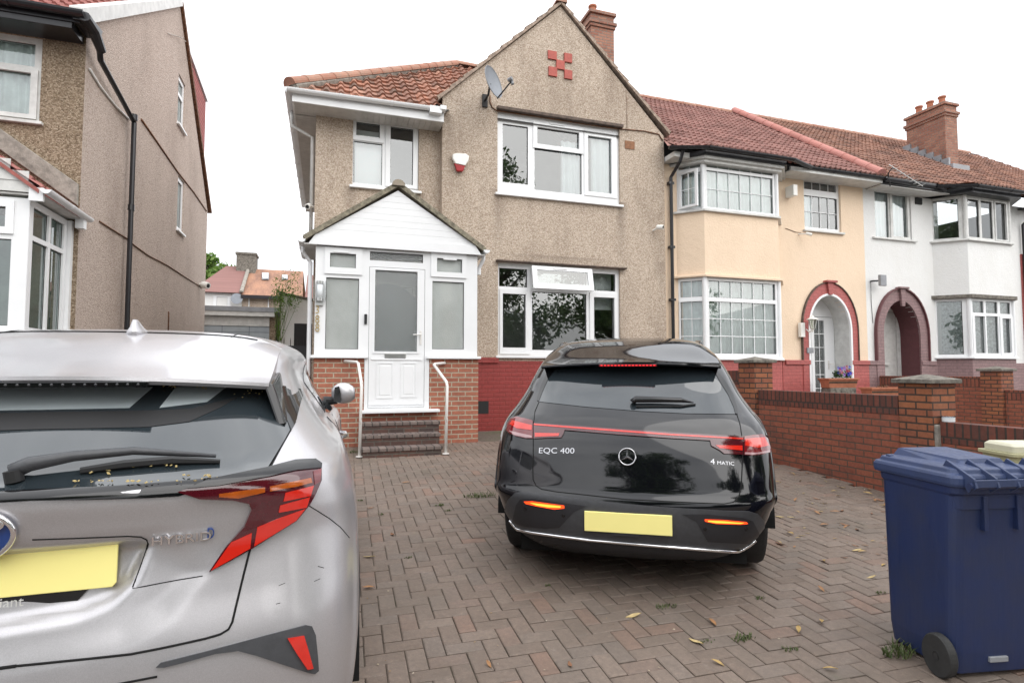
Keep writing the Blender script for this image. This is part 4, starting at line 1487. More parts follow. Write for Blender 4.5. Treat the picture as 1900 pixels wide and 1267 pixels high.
# ---- white house
wh_ = thing('terraced_house', 'white rendered terraced house with a plum door arch, right of the cream house', 'house', (15, 10.1, g(10.1)))
bay2 = Bay(14.47, 17.05, .5, cl=.5, crr=.5)
zt = at(1804, 363, Y=9.6).z; zs1 = at(1804, 444, Y=9.6).z; zh2 = at(1812, 549, Y=9.6).z; zs2 = at(1812, 661.5, Y=9.6).z
Zw = lambda *r: prect(PC, 1600 + r[0] / 6.333, 320 + r[1] / 6.333, 1600 + r[2] / 6.333, 320 + r[3] / 6.333)
smw = Zw(150, 217, 575, 778)
ax2 = at(1666, 600, Y=10.1).x
o0, o1 = at(1624, 640, Y=10.1).x, at(1719.6, 640, Y=10.1).x
i0, i1 = at(1638.7, 650, Y=10.1).x, at(1706.5, 650, Y=10.1).x
ax2 = (i0 + i1) / 2
azs = at(1670, 622, Y=10.1).z
ain2 = ((i1 - i0) / 2, at(1668, 558, Y=10.1).z - azs); aout2 = ((o1 - o0) / 2, at(1668, 537, Y=10.1).z - azs)
mb = MB()
sheet(mb, PC, [(12.2, .3), (17.75, .3), (17.75, 5.9), (12.2, 5.9)], [rc(smw), ell(ax2, azs, ain2[0], ain2[1], .45), [(14.7, zs2), (16.8, zs2), (16.8, zh2), (14.7, zh2)], [(14.7, zs1), (16.8, zs1), (16.8, zt), (14.7, zt)]], 0, .12)
bay2.ring(mb, zh2, zs1 - .01, 0); bay2.ring(mb, zt, 5.8, -.02)
mb.build('wall', M['white_render'], wh_)
mb = MB(); mb.box((12.25, 12.2, .3), (17.7, 12.3, 6)); mb.box((12.25, 10.2, 3.25), (17.7, 12.2, 3.35)); mb.box((12.21, 10.15, .3), (12.25, 12.3, 6)); mb.box((14.3, 11.2, .3), (14.35, 12.3, 6))
mb.build('inner_wall', M['room'], wh_)
mb = MB(); bay2.ring(mb, .3, zs2 - .05, .005); pbox(mb, PC, 12.2, .3, i0 - .02, 1.66, -.01, .02); pbox(mb, PC, i1 + .02, .3, 14.47, 1.66, -.01, .02); pbox(mb, PC, 17.05, .3, 17.75, 1.66, -.01, .02)
pbox(mb, PC, 12.2, 1.60, i0 - .02, 1.70, 0, .05); pbox(mb, PC, i1 + .02, 1.60, 14.4, 1.70, 0, .05)
mb.split('painted_plinth', M['dado3'], wh_, bevel=.006)
mb = MB(); bay2.ring(mb, zh2 - .06, zh2 + .03, .08); mb.build('bay_ledge', M['concrete'], wh_, bevel=.012)
mb = MB(); bay2.ring(mb, zs1 - .045, zs1, .07); mb.build('bay_sill', M['upvc_old'], wh_, bevel=.008)
mb = MB(); bay2.ring(mb, zs2 - .05, zs2, .06); mb.build('bay_sill', M['upvc'], wh_, bevel=.008)
sd_ = ([(.07, .05, .78, .93)], [], [])
bay_windows(wh_, bay2, zs1, zt, [sd_, ([(.06, .06, .31, .92), (.36, .06, .62, .92), (.68, .06, .93, .92)], [(.66, .03, .96, .95)], []), sd_], None, M['upvc_old'])
bay_windows(wh_, bay2, zs2, zh2 - .05, [([(.06, .04, .78, .95)], [], []), ([(.07, .75, .32, .95), (.37, .75, .64, .95), (.70, .75, .94, .95), (.09, .06, .32, .69), (.37, .06, .64, .70), (.72, .07, .92, .67)], [(.04, .03, .335, .71), (.67, .03, .965, .71)], []), ([(.22, .04, .94, .95)], [], [])], M['net_lace'], M['upvc'])
window(wh_, PC, smw, [Zw(160, 228, 330, 752), Zw(372, 268, 545, 752)], [Zw(345, 238, 572, 780)], sillmat=M['upvc_old'], frame=M['upvc_old'], curtain=M['net_white'], sill_w=.12)
arch_ring(wh_, PC, ax2, azs, ain2[0], ain2[1], aout2[0], aout2[1], .35, -.01, .035, M['dado3'], 'arch')
arch_ring(wh_, PC, ax2, azs, aout2[0], aout2[1], aout2[0] + .03, aout2[1] + .03, 1.7, -.01, .08, M['plum_dark'], 'arch_edge')
mb = MB(); kz = azs + aout2[1]
mb.prism([PC.P(ax2 - .04, kz - .42, .03), PC.P(ax2 + .06, kz - .42, .03), PC.P(ax2 + .09, kz, .03), PC.P(ax2 - .07, kz, .03)], V((0, -.06, 0)))
pbox(mb, PC, ax2 - .14, kz, ax2 + .17, kz + .05, 0, .13)
mb.build('keystone', M['dado3'], wh_, bevel=.008)
recess(wh_, PC, ax2, azs, ain2[0] - .002, ain2[1] - .002, .46, .5, M['plum_dark'])
PWd = Pl((0, 10.58), (1, 0))
mb = MB(); plate(mb, PWd, (ax2 - .8, .45, ax2 + .8, 3.7), [(ax2 - .52, .5, ax2 + .48, 2.95)], -.06, 0); mb.build('door_frame', M['upvc_old'], wh_)
dd = (ax2 - .51, .51, ax2 + .47, 2.94); dg = (ax2 - .44, 1.72, ax2 - .02, 2.85)
mb = MB(); plate(mb, PWd, dd, [dg], -.055, -.015); pbox(mb, PWd, dd[0] + .02, 1.6, dd[2] - .3, 1.66, -.02, .04)
d2 = mb.build('front_door', plain('door_pale_grey', (.55, .54, .52), .5, .1), wh_, bevel=.004)
mb = MB(); mb.face([PWd.P(*p, -.04) for p in rc(dg)]); mb.build('pane', M['glass_dark'], d2)
mb = MB(); mb.box((ax2 - .8, 9.75, .35), (ax2 + .8, 10.6, .46)); mb.build('door_step', M['concrete'], wh_, bevel=.01)
q = Zw(617, 300, 692, 378); mb = MB(); plate(mb, PC, q, [], -.01, .02); bars(mb, PC, q, 1, 6, .02); mb.build('vent', M['black'], wh_)
rt = roof_tiles((12.25, 9.66, 6.0), (1, 0, 0), SL, 11.0, 6.15, [(V((0, 14.6, 0)), V((0, 1, 0)))], tw=.3, gauge=.31, h=.034, lift=.036, prof='double', jit=.007)
rt.build('roof', M['tile_old'], wh_)
mb = MB(); mb.face([(12.2, 9.68, 5.97), (23, 9.68, 5.97), (23, 14.6, 9.62), (12.2, 14.6, 9.62)]); mb.face([(12.2, 19.5, 5.97), (12.2, 14.6, 9.62), (23, 14.6, 9.62), (23, 19.5, 5.97)]); mb.build('roof_deck', M['black'], wh_)
f2 = bay_roof(wh_, bay2, M['tile_old'])
mb = MB(); ridge_run(mb, (12.3, 14.6, 9.66), (23, 14.6, 9.66), .12); mb.build('ridge_tiles', M['ridge'], wh_)
mb = MB()
for i in range(3): gutter(mb, f2[i] + V((0, -.04, -.05)), f2[i + 1] + V((0, -.04, -.05)), .065)
gutter(mb, V((12.3, 9.60, 5.93)), f2[0] + V((.05, 0, -.05)), .07); gutter(mb, f2[3] + V((-.05, 0, -.05)), V((23, 9.60, 5.93)), .07)
mb.box((12.3, 9.655, 5.84), (14.4, 9.69, 6.0))
mb.build('gutter', M['blackp'], wh_)
mb = MB(); bay2.ring(mb, 5.80, 5.95, .22); mb.build('bay_eave_board', M['blackp'], wh_)
mb = MB(); bay2.ring(mb, zt - .005, zt + .08, .06); mb.box((12.3, 9.70, 5.80), (14.6, 10.12, 5.83)); mb.split('soffit', M['soffit'], wh_)
chimney(wh_, 17.72, 18.25, 11.85, 13.05, 6.8, 9.62, [(18.0, 12.1), (17.98, 12.45), (17.98, 12.8)], M['brick_chim'])
mb = MB()
for k in range(6):
    y = 11.75 + k * .23
    mb.box((17.66, y, 6.0 + (y - 9.66) * .743 + .02), (17.73, y + .25, 6.0 + (y - 9.66) * .743 + .30))
mb.box((17.62, 11.6, 7.40), (18.32, 11.87, 7.62)); mb.build('chimney_flashing', M['lead'], wh_)
# flood light and tv aerial
q = Zw(178, 1222, 232, 1267)
t = thing('flood_light', 'dark square flood light on the white wall above the plum arch', 'flood light', (q[0], 10.1, q[1]))
px_ = at(1633, 521, Y=9.95)
mb = MB(); mb.box((px_.x - .09, 9.86, px_.z - .13), (px_.x + .10, 9.93, px_.z + .13)); mb.build('housing', M['lead'], t, bevel=.01)
mb = MB(); mb.tube([(px_.x - .02, 9.93, px_.z), (px_.x - .12, 10.02, px_.z), (px_.x - .14, 10.09, px_.z)], .02); mb.tube([(px_.x - .15, 10.07, px_.z + .0), (px_.x - .13, 10.09, px_.z - .5), (px_.x - .10, 10.09, px_.z - 1.0)], .006, 5); mb.build('bracket', M['blackp'], t)
b0, b1 = at(1650, 306, Y=9.2), at(1712, 346, Y=9.3)
t = thing('tv_aerial', 'thin television aerial sticking out over the black gutter of the white house', 'aerial', b0)
mb = MB(); mb.tube([b0, b1], .009, 6)
for k in range(9):
    p = b0.lerp(b1, (k + .5) / 9); dd_ = (b1 - b0).normalized().cross(V((0, 0, 1))).normalized()
    mb.tube([p - dd_ * .09, p + dd_ * .09], .005, 5)
mb.build('boom', M['steel'], t)
m0 = at(1651, 330, Y=9.62); mb = MB(); mb.tube([m0 + V((0, 0, -.2)), at(1648, 322, Y=9.5), at(1655, 312, Y=9.3), b0.lerp(b1, .2)], .014, 8); mb.build('mast', M['blackp'], t)

# ---- the next house in the terrace (a sliver)
nh = thing('terraced_house', 'red brick terraced house, a sliver at the right edge beyond the white house', 'house', (20, 10.1, g(10)))
mb = MB(); mb.box((17.75, 10.1, .3), (23, 14, 5.9)); mb.build('wall', M['white_render'], nh)
mb = MB(); mb.box((17.76, 10.07, 1.5), (18.6, 10.12, 4.6)); mb.build('brick_pier', M['dado2'], nh)
mb = MB(); mb.box((17.75, 9.7, 5.8), (23, 10.12, 5.84)); mb.split('soffit', M['blackp'], nh)
mb = MB(); mb.tube([(17.9, 9.68, 5.9), (17.85, 9.8, 5.6), (17.82, 10.03, 5.4), (17.82, 10.03, .4)], .036, 8); mb.build('downpipe', M['blackp'], nh)
window(nh, PC, (18.7, 4.2, 20.4, 5.5), [(18.8, 4.3, 19.5, 5.4), (19.6, 4.3, 20.3, 5.4)], n0=.12)

# ================================================================ LEFT HOUSE
lh = thing('gabled_house', 'tall brown and pink pebbledashed house at the left edge beyond the silver car', 'house', (-4, 9.2, g(9.2)))
PF = Pl((0, 9.2), (1, 0)); PS = Pl((-3.27, 0), (0, 1))
lw1 = prect(PF, -40, 66, 76, 228); lw1 = (-5.3, 4.84, lw1[2], at(40, 66, Y=9.2).z)
mb = MB(); sheet(mb, PF, [(-9, .2), (-3.27, .2), (-3.27, 6.30), (-9, 6.30)], [rc(lw1)], 0, .1); mb.build('wall', M['dash_dark'], lh)
s1 = prect(PS, 330, 145, 343, 240); s2 = prect(PS, 329, 330, 341, 432)
vy = at(387, 388, X=-3.27); ap_ = at(333, 3, X=-3.27)
mb = MB(); sheet(mb, PS, [(9.2, .2), (17.8, .2), (17.8, 6.0), (ap_.y, ap_.z), (9.2, 6.33)], [rc(s1), rc(s2)], 0, .1)
mb.face([(-9, 17.8, .2), (-3.27, 17.8, .2), (-3.27, 17.8, 6.0), (-9, 17.8, 6.0)][::-1]); mb.build('wall', M['dash_pink'], lh)
mb = MB(); mb.box((-9, 11, .2), (-3.5, 11.1, 6.3)); mb.box((-9, 9.4, 3.4), (-3.5, 11, 3.5)); mb.box((-3.9, 11.1, .2), (-3.8, 17.6, 8)); mb.build('inner_wall', M['room'], lh)
window(lh, PF, lw1, [(lw1[0] + .75, lw1[3] - .40, lw1[2] - .09, lw1[3] - .08), (lw1[0] + .75, lw1[1] + .1, lw1[2] - .12, lw1[3] - .5), (lw1[0] + .08, lw1[1] + .1, lw1[0] + .65, lw1[3] - .08)], [(lw1[0] + .7, lw1[1] + .04, lw1[2] - .04, lw1[3] - .45)], rd=.03, curtain=M['net'], frame=M['upvc_old'])
window(lh, PS, s1, [(s1[0] + .1, s1[1] + .1, s1[2] - .1, (s1[1] + s1[3]) / 2 + .12), (s1[0] + .1, (s1[1] + s1[3]) / 2 + .2, s1[2] - .1, s1[3] - .1)], rd=.03, gmat=M['frost'])
window(lh, PS, s2, [inset(s2, .1)], rd=.03, gmat=M['frost'])
# roofs
fd = V((0, ap_.y - 9.0, ap_.z - 6.28)).normalized()
rt = roof_tiles((-9.0, 8.86, 6.25), (1, 0, 0), fd, 5.75, 6.3, [(V((-3.22, 0, 0)), V((1, 0, 0)))], tw=.3, gauge=.3, h=.035, lift=.03, prof='double'); rt.build('roof', M['tile_left'], lh)
mb = MB(); mb.face([(-9, 8.9, 6.2), (-3.3, 8.9, 6.2), (-3.3, ap_.y, ap_.z - .05), (-9, ap_.y, ap_.z - .05)]); mb.face([(-9, 17.8, 6.0), (-9, ap_.y, ap_.z - .05), (-3.3, ap_.y, ap_.z - .05), (-3.3, 17.8, 6.0)]); mb.build('roof_deck', M['black'], lh)
mb = MB(); mb.prism([(-3.20, 8.86, 6.12), (-3.20, ap_.y, ap_.z - .10), (-3.20, ap_.y, ap_.z + .09), (-3.20, 8.86, 6.36)], V((-.16, 0, 0))); mb.build('verge', M['upvc_old'], lh)
mb = MB(); mb.prism([(-3.21, ap_.y, ap_.z), (-3.21, vy.y + .1, vy.z - .1), (-3.21, vy.y + .2, vy.z - .05), (-3.21, ap_.y + .1, ap_.z + .06)], V((-.2, 0, 0))); mb.build('rear_verge', M['rust'], lh)
# rear dormer with tile hung cheek
d0, d1 = at(345, 85, X=-3.5), at(382, 187, X=-3.5)
mb = MB(); mb.prism([(-3.5, d0.y - 1.6, ap_.z - .6), (-3.5, d0.y, d0.z), (-3.5, d1.y, d1.z - .05), (-3.5, d1.y + .02, 6.4), (-3.5, 17.4, 6.2)], V((-4, 0, 0)))
mb.build('dormer', brick('tile_hanging', (.42, .13, .11), (.36, .10, .09), (.2, .05, .05), .8, False, .165, .11, dirt=.1, mort=.014), lh)
mb = MB(); mb.prism([(-3.46, d0.y - .4, d0.z + .05), (-3.46, d1.y + .1, d1.z + .0), (-3.46, d1.y + .1, d1.z + .14), (-3.46, d0.y - .4, d0.z + .2)], V((-4.2, 0, 0))); mb.build('dormer_fascia', M['upvc'], lh)
wire([at(311, 62, X=-3.26), at(340, 72, X=-3.2), at(345, 78, X=-3.1)], .008, M['metal_w'], lh)
# eave: thick black box gutter with rounded corner
mb = MB(); mb.box((-9, 8.80, 6.02), (-3.30, 9.2, 6.12)); mb.box((-9, 8.78, 6.10), (-3.2, 8.83, 6.26)); gutter(mb, (-9, 8.72, 6.24), (-3.13, 8.72, 6.22), .075)
mb.prism([(-3.27, 8.74, 6.12), (-3.27, 9.2, 6.12), (-3.27, 9.3, 6.30), (-3.27, 8.74, 6.24)], V((.16, 0, 0)))
mb.tube([(-3.13, 8.72, 6.17), (-3.12, 9.0, 6.14), (-3.10, 9.25, 5.98)], [.07, .075, .06], 10)
mb.build('gutter', M['blackp'], lh, bevel=.01)
mb = MB(); e1 = at(249, 228, X=-3.16); e2 = at(236, 614, X=-3.16); mb.tube([(-3.12, 9.22, 6.05), (-3.16, 9.4, 5.93), e1, V((-3.16, e1.y, 1.0))], .04, 10)
for z in (5.75, 4.2): mb.tube([(-3.16, e1.y, z - .05), (-3.16, e1.y, z + .05)], .05, 10)
mb.build('downpipe', M['blackp'], lh, smooth=False)
wire([at(*p, X=-3.255) for p in ((166, 128), (185, 160), (215, 198), (240, 222))], .018, M['metal_w'], lh)
wire([at(*p, X=-3.262) for p in ((262, 222), (290, 262), (330, 320), (360, 358), (383, 392))], .02, M['rust'], lh, 'roof_line')
wire([at(*p, X=-3.26) for p in ((185, 411), (205, 424), (236, 443), (250, 456), (275, 474), (310, 492), (345, 515), (375, 534))], .012, M['rust'], lh)
wire([at(*p, X=-3.26) for p in ((313, 578), (313, 590), (312, 618))], .015, M['rust'], lh)

# left porch
lx = -3.38
PLf = Pl((0, 8.1), (1, 0)); PLs = Pl((lx + .004, 8.1), (0, 1))
mb = MB(); mb.box((-6.2, 8.1, .1), (lx, 8.3, 1.83)); mb.box((lx - .2, 8.3, .1), (lx, 9.2, 1.83)); mb.build('porch_wall', M['brick_porch'], lh)
window(lh, PLf, (-4.4, 1.87, lx, 3.5), [(-4.3, 1.98, lx - .16, 3.0), (-4.25, 3.14, lx - .22, 3.38)], [(-4.33, 3.06, lx - .14, 3.46)], rd=0, gmat=M['glass_dark'], name='porch_window')
window(lh, PLf, (-6.1, 1.87, -4.42, 3.5), [(-5.9, 1.98, -4.6, 3.4)], rd=0, gmat=M['glass_dark'], name='porch_window')
window(lh, PLs, (.004, 1.87, 1.02, 3.5), [(.10, 1.97, .5, 3.02), (.56, 1.97, .94, 3.02), (.10, 3.08, .5, 3.42), (.56, 3.08, .94, 3.42)], rd=0, gmat=M['glass_dark'], name='porch_window')
mb = MB(); pbox(mb, PLs, 1.03, .6, 1.10, 3.5, -.02, .05); mb.build('porch_corner_trim', M['upvc'], lh)
mb = MB(); mb.box((-6.1, 9.1, 1.9), (lx - .1, 9.18, 3.5)); mb.build('porch_back', plain('dim_hall', (.40, .50, .46), .9, .2, 3), lh)
ztop = 3.56; rx = -4.85; zr = 4.75
mb = MB(); mb.prism([(-6.3, 8.09, ztop), (lx + .05, 8.09, ztop), (lx + .05, 8.09, ztop + .1), (rx, 8.09, zr)], V((0, -.05, 0)))
for k in range(1, 9):
    z = ztop + k * .13
    xe = lx + .05 + (rx - lx - .05) * max(0, (z - ztop - .1)) / (zr - ztop - .1)
    if z < zr: mb.box((rx, 8.03, z), (xe, 8.04, z + .118))
mb.build('porch_gable', M['upvc_old'], lh)
foot = V((lx + .12, 8.0, ztop + .06)); top = V((rx, 8.0, zr + .06)); wd = (top - foot).normalized()
rt = roof_tiles(foot, (0, 1, 0), wd, 1.2, 2.0, [(V((0, 9.2, 0)), V((0, 1, 0)))], tw=.3, gauge=.3, h=.02, lift=.02); rt.build('porch_roof', M['tile_left'], lh)
mb = MB(); mb.prism([foot + V((0, 0, -.02)), top + V((0, 0, -.02)), top + V((0, 0, -.07)), foot + V((0, 0, -.07))], V((0, 1.15, 0))); mb.build('porch_verge', plain('red_verge', (.38, .12, .10), .8, .2, 12), lh)
mb = MB(); nn = V((wd.z, 0, -wd.x))
if nn.z < 0: nn = -nn
mb.prism([V((foot.x - .02, 9.19, foot.z + .1)), V((top.x, 9.19, top.z + .1)), V((top.x, 9.19, top.z + .36)), V((foot.x - .02, 9.19, foot.z + .40))], V((0, -.05, 0)))
mb.build('flashing', M['mortar'], lh, bevel=.01)
mb = MB(); gutter(mb, (lx + .2, 7.98, ztop + .04), (lx + .2, 9.3, ztop + .02), .055)
mb.box((lx + .02, 8.02, ztop - .1), (lx + .16, 8.06, ztop + .06)); mb.box((lx + .10, 9.1, ztop - .16), (lx + .2, 9.2, ztop - .02))
mb.build('porch_gutter', M['upvc'], lh)
mb = MB(); mb.box((lx - .3, 8.06, ztop - .03), (lx + .15, 9.19, ztop - .01)); mb.split('porch_soffit', M['soffit'], lh)
mb = MB(); mb.box((-3.25, 14.6, .5), (-3.1, 15.0, 3.55)); mb.build('side_box', M['wood'], lh) if False else None

# camera and lamp at the far end of the side wall
p = at(375, 528, X=-3.2); cctv(p, (.8, -.5, -.2), 'small white camera on the far corner of the tall pink side wall', .09, .2, (-3.27, p.y, p.z))

# ================================================================ BEYOND THE PASSAGE
# garage
gy = 19.0
a0, a1 = at(355, 566, Y=gy), at(512, 576, Y=gy)
gt = thing('garage', 'small flat-roofed garage with a grey panelled door at the end of the side passage', 'garage', (-2.6, gy, g(gy)))
zr_ = (a0.z + a1.z) / 2
x0g, x1g = -4.4, a1.x
dx1 = at(500, 600, Y=gy).x
mb = MB(); mb.box((x0g, gy, .6), (x1g, gy + 4.5, zr_ - .1)); mb.build('wall', M['dash_dark'], gt)
mb = MB(); mb.box((x0g - .05, gy - .25, zr_ - .12), (x1g + .12, gy + 4.6, zr_ + .02)); mb.build('roof', M['lead'], gt)
mb = MB(); mb.box((x0g, gy - .22, zr_ - .26), (x1g - .02, gy - .16, zr_ - .122)); mb.box((x0g, gy - .06, zr_ - .55), (dx1, gy - .02, zr_ - .262)); mb.build('fascia', M['upvc_old'], gt)
b_ = NB('garage_panel')
bt = b_.n.new('ShaderNodeTexBrick'); b_.link(b_.vec('UV'), bt.inputs['Vector']); bt.inputs['Scale'].default_value = 1; bt.offset = 0
bt.inputs['Brick Width'].default_value = .75; bt.inputs['Row Height'].default_value = .24; bt.inputs['Mortar Size'].default_value = .008
bt.inputs['Color1'].default_value = (.34, .38, .42, 1); bt.inputs['Color2'].default_value = (.38, .42, .45, 1); bt.inputs['Mortar'].default_value = (.12, .13, .15, 1)
gmt = b_.fin(b_.mix(.4, bt.outputs['Color'], b_.ramp(b_.noise(4, 5), [(.3, (.6, .6, .6)), (.7, (1, 1, 1))]), 'MULTIPLY'), .5)
mb = MB(); mb.box((x0g, gy - .03, .7), (dx1, gy - .005, zr_ - .552)); mb.build('door', gmt, gt)

# white outbuilding right of the garage
ob = thing('outbuilding', 'low white rendered outbuilding with a lean-to top behind the black spiked gate', 'outbuilding', (-.4, 18, g(18)))
oy = 17.5
c1, c2, c3 = at(520, 546, Y=oy), at(572, 562, Y=oy), at(521, 640, Y=oy)
mb = MB(); mb.prism([(c1.x, oy, .5), (1.6, oy, .5), (1.6, oy, c1.z - .55), (c1.x, oy, c1.z)], V((0, 3, 0))); mb.build('wall', M['white_render'], ob)
mb = MB(); q0 = at(546, 600, Y=oy); mb.box((q0.x, oy - .02, .5), (1.2, oy - .003, q0.z)); mb.build('doorway', M['black'], ob)
mb = MB(); mb.prism([(c1.x - .05, oy - .06, c1.z + .02), (1.7, oy - .06, c1.z - .55), (1.7, oy - .06, c1.z - .49), (c1.x - .05, oy - .06, c1.z + .08)], V((0, 3.1, 0))); mb.build('coping', M['concrete'], ob)

# black spiked gate
gyy = 12.5
gl_ = thing('metal_gate', 'black metal gate with a row of spikes closing the side passage', 'gate', (-1, gyy, g(gyy)))
zt_ = at(545, 634, Y=gyy).z
mb = MB(); mb.box((-3.25, gyy, g(gyy)), (-.25, gyy + .03, zt_ - .08)); mb.build('panel', M['blackp'], gl_)
for k in range(24):
    x = -3.2 + k * .125
    mb = MB(); mb.tube([(x, gyy + .015, zt_ - .1), (x, gyy + .015, zt_ + .02), (x, gyy + .015, zt_ + .09)], [.008, .008, .001], 6); mb.build('spike', M['blackp'], gl_)

# two far houses
fy = 34.0
def FP(x, y, Y=fy): return at(x, y, Y=Y)
h1 = thing('far_house', 'distant house with a plain red hipped roof and white wall beyond the garage', 'house', (-6, fy, g(fy)))
h2 = thing('far_house', 'distant house with a mottled orange roof and two skylights beyond the garage', 'house', (-3, fy, g(fy)))
ez = FP(450, 545).z
bx = FP(449, 545).x
def dep(p, dy): return V((p.x, p.y, p.z)) + V((0, dy, 0))
rdg = [at(422, 494, Y=fy + 3.6), at(441, 494.5, Y=fy + 3.6), at(458, 500, Y=fy + 3.6)]
ev = [V((FP(355, 541).x, fy - .3, ez)), V((bx, fy - .3, ez))]
b_ = NB('far_tiles_red')
far_red = b_.fin(b_.mix(.5, (.25, .125, .11), b_.ramp(b_.noise(1, 3, stretch=(.2, 9, 9)), [(.35, (.5, .5, .5)), (.65, (1, 1, 1))]), 'MULTIPLY'), .85)
b_ = NB('far_tiles_orange')
far_or = b_.fin(b_.mix(b_.ramp(b_.noise(1.1, 6, .7, stretch=(2.2, .6, .6)), [(.4, (0, 0, 0)), (.68, (1, 1, 1))]), (.36, .19, .12), (.20, .11, .08)), .85, b_.bump(b_.noise(4, 2, stretch=(4, 1, 1)), .6, .05))
zr2 = at(441, 494.5, Y=fy + 3.6).z
mb = MB(); xL = ev[0].x; xa = at(420, 494, Y=fy + 3.6).x
xb = at(462, 500, Y=fy + 3.6).x
mb.face([(xL, fy - .3, ez), (bx, fy - .3, ez), (xb, fy + 3.6, zr2), (xa, fy + 3.6, zr2)]); mb.face([(xL, fy - .3, ez), (xa, fy + 3.6, zr2), (xL, fy + 7.5, ez)]); mb.face([(xa, fy + 3.6, zr2), (xb, fy + 3.6, zr2), (bx, fy + 7.5, ez), (xL, fy + 7.5, ez)])
mb.build('roof', far_red, h1)
mb = MB(); mb.box((xL + .3, fy, .6), (bx, fy + 7, ez)); mb.build('wall', M['white_render'], h1)
PFF = Pl((0, fy), (1, 0))
window(h1, PFF, prect(PFF, 396, 549, 428, 575), [inset(prect(PFF, 402, 551, 422, 573), 0)], rd=-.03, sill=False)
mb = MB(); pz = FP(441, 556); mb.lathe([(.0, 0), (.28, .05), (.3, .08)], 16, (0, 0, 0), 0, Matrix.Translation(V((pz.x, fy - .3, pz.z))) @ Matrix.Rotation(R(80), 4, 'X')); mb.build('dish', M['grey_dish'], h1)
xR = FP(562, 552).x
xr2 = at(563, 503, Y=fy + 3.6).x
mb = MB(); mb.face([(bx, fy - .3, ez - .1), (xR, fy - .3, ez - .1), (xr2, fy + 3.6, zr2 - .1), (xb, fy + 3.6, zr2 - .1)]); mb.face([(xb, fy + 3.6, zr2 - .1), (xr2, fy + 3.6, zr2 - .1), (xR, fy + 7.5, ez), (bx, fy + 7.5, ez)]); mb.build('roof', far_or, h2)
mb = MB(); mb.box((bx, fy, .6), (xR, fy + 7, ez)); mb.build('wall', M['dash'], h2)
mb = MB(); mb.box((bx, fy - .42, ez - .28), (xR, fy - .3, ez - .1)); mb.build('gutter', M['blackp'], h2)
window(h2, PFF, prect(PFF, 461, 551, 499, 575), [prect(PFF, 463, 552.5, 497, 574)], rd=-.03, sill=False, gmat=M['frost'])
Wf = (V((xb, fy + 3.6, zr2)) - V((bx, fy - .3, ez))); slf = V((0, 3.9, zr2 - ez)).normalized()
for (a, b, c, d) in ((486, 509, 499, 521), (523, 513, 534, 521)):
    def hitroof(x, y):
        dd0 = ray(x, y); nrm = V((0, -(zr2 - ez), 3.9)).normalized(); p0_ = V((0, fy - .3, ez - .1)); o_ = V((0, 0, EYE))
        return o_ + dd0 * ((p0_ - o_).dot(nrm) / dd0.dot(nrm)) + nrm * .06
    mb = MB(); pp = [hitroof(a, d), hitroof(c, d), hitroof(c, b), hitroof(a, b)]; mb.prism(pp, V((0, -.02, .05)))
    sk = mb.build('skylight', M['lead'], h2)
    ctr = sum(pp, V((0, 0, 0))) / 4
    mb = MB(); mb.face([ctr + (p - ctr) * .78 + V((0, -.03, .07)) for p in pp]); mb.build('pane', M['blind'], sk)
mb = MB(); ridge_run(mb, (bx, fy - .3, ez + .05), (xb, fy + 3.6, zr2 + .05), .1, .6); mb.build('party_ridge', M['mortar'], h2)
k0, k1 = at(441, 480, Y=fy + 3.4), at(476, 480, Y=fy + 3.4)
mb = MB(); ztc = at(458, 474, Y=fy + 3.2).z; mb.box((k0.x, fy + 2.9, ez), (k1.x, fy + 4.1, ztc)); mb.box((k0.x - .06, fy + 2.84, ztc), (k1.x + .06, fy + 4.16, ztc + .12)); mb.build('chimney', M['concrete'], h2)
h3 = thing('far_house', 'sliver of a dark red tiled house right of the orange roofed house', 'house', (0, fy, g(fy)))
mb = MB(); mb.face([(xR + .1, fy - .3, ez - .3), (xR + 8, fy - .3, ez - .3), (xR + 8, fy + 3.6, zr2 - .3), (xR + .1, fy + 3.6, zr2 - .3)]); mb.build('roof', far_red, h3)
mb = MB(); mb.box((xR + .1, fy, .6), (xR + 8, fy + 3.4, ez - .3)); mb.build('wall', M['white_render'], h3)


# ================================================================ TREES AND PLANTS
def leaf_mat(name, c1, c2, c3):
    b = NB(name)
    gi = b.n.new('ShaderNodeNewGeometry')
    c = b.ramp(gi.outputs['Random Per Island'], [(0, c1), (.5, c2), (1, c3)])
    m = b.fin(c, .6)
    b.p.inputs['Transmission Weight'].default_value = 0
    tr = b.node('ShaderNodeBsdfTranslucent'); b.link(c, tr.inputs[0])
    mx_ = b.node('ShaderNodeMixShader'); mx_.inputs[0].default_value = .35
    b.link(b.p.outputs[0], mx_.inputs[1]); b.link(tr.outputs[0], mx_.inputs[2]); b.link(mx_.outputs[0], b.out.inputs[0])
    return m


M['leaf'] = leaf_mat('leaves_green', (.06, .12, .04), (.11, .19, .06), (.17, .26, .09))
M['leaf_bright'] = leaf_mat('leaves_bright', (.07, .14, .025), (.13, .23, .04), (.20, .30, .07))
M['leaf_dark'] = leaf_mat('leaves_dark', (.03, .065, .03), (.06, .11, .045), (.09, .15, .06))
M['bark'] = plain('bark', (.12, .09, .07), .9, .3, 12, bumps=.8)


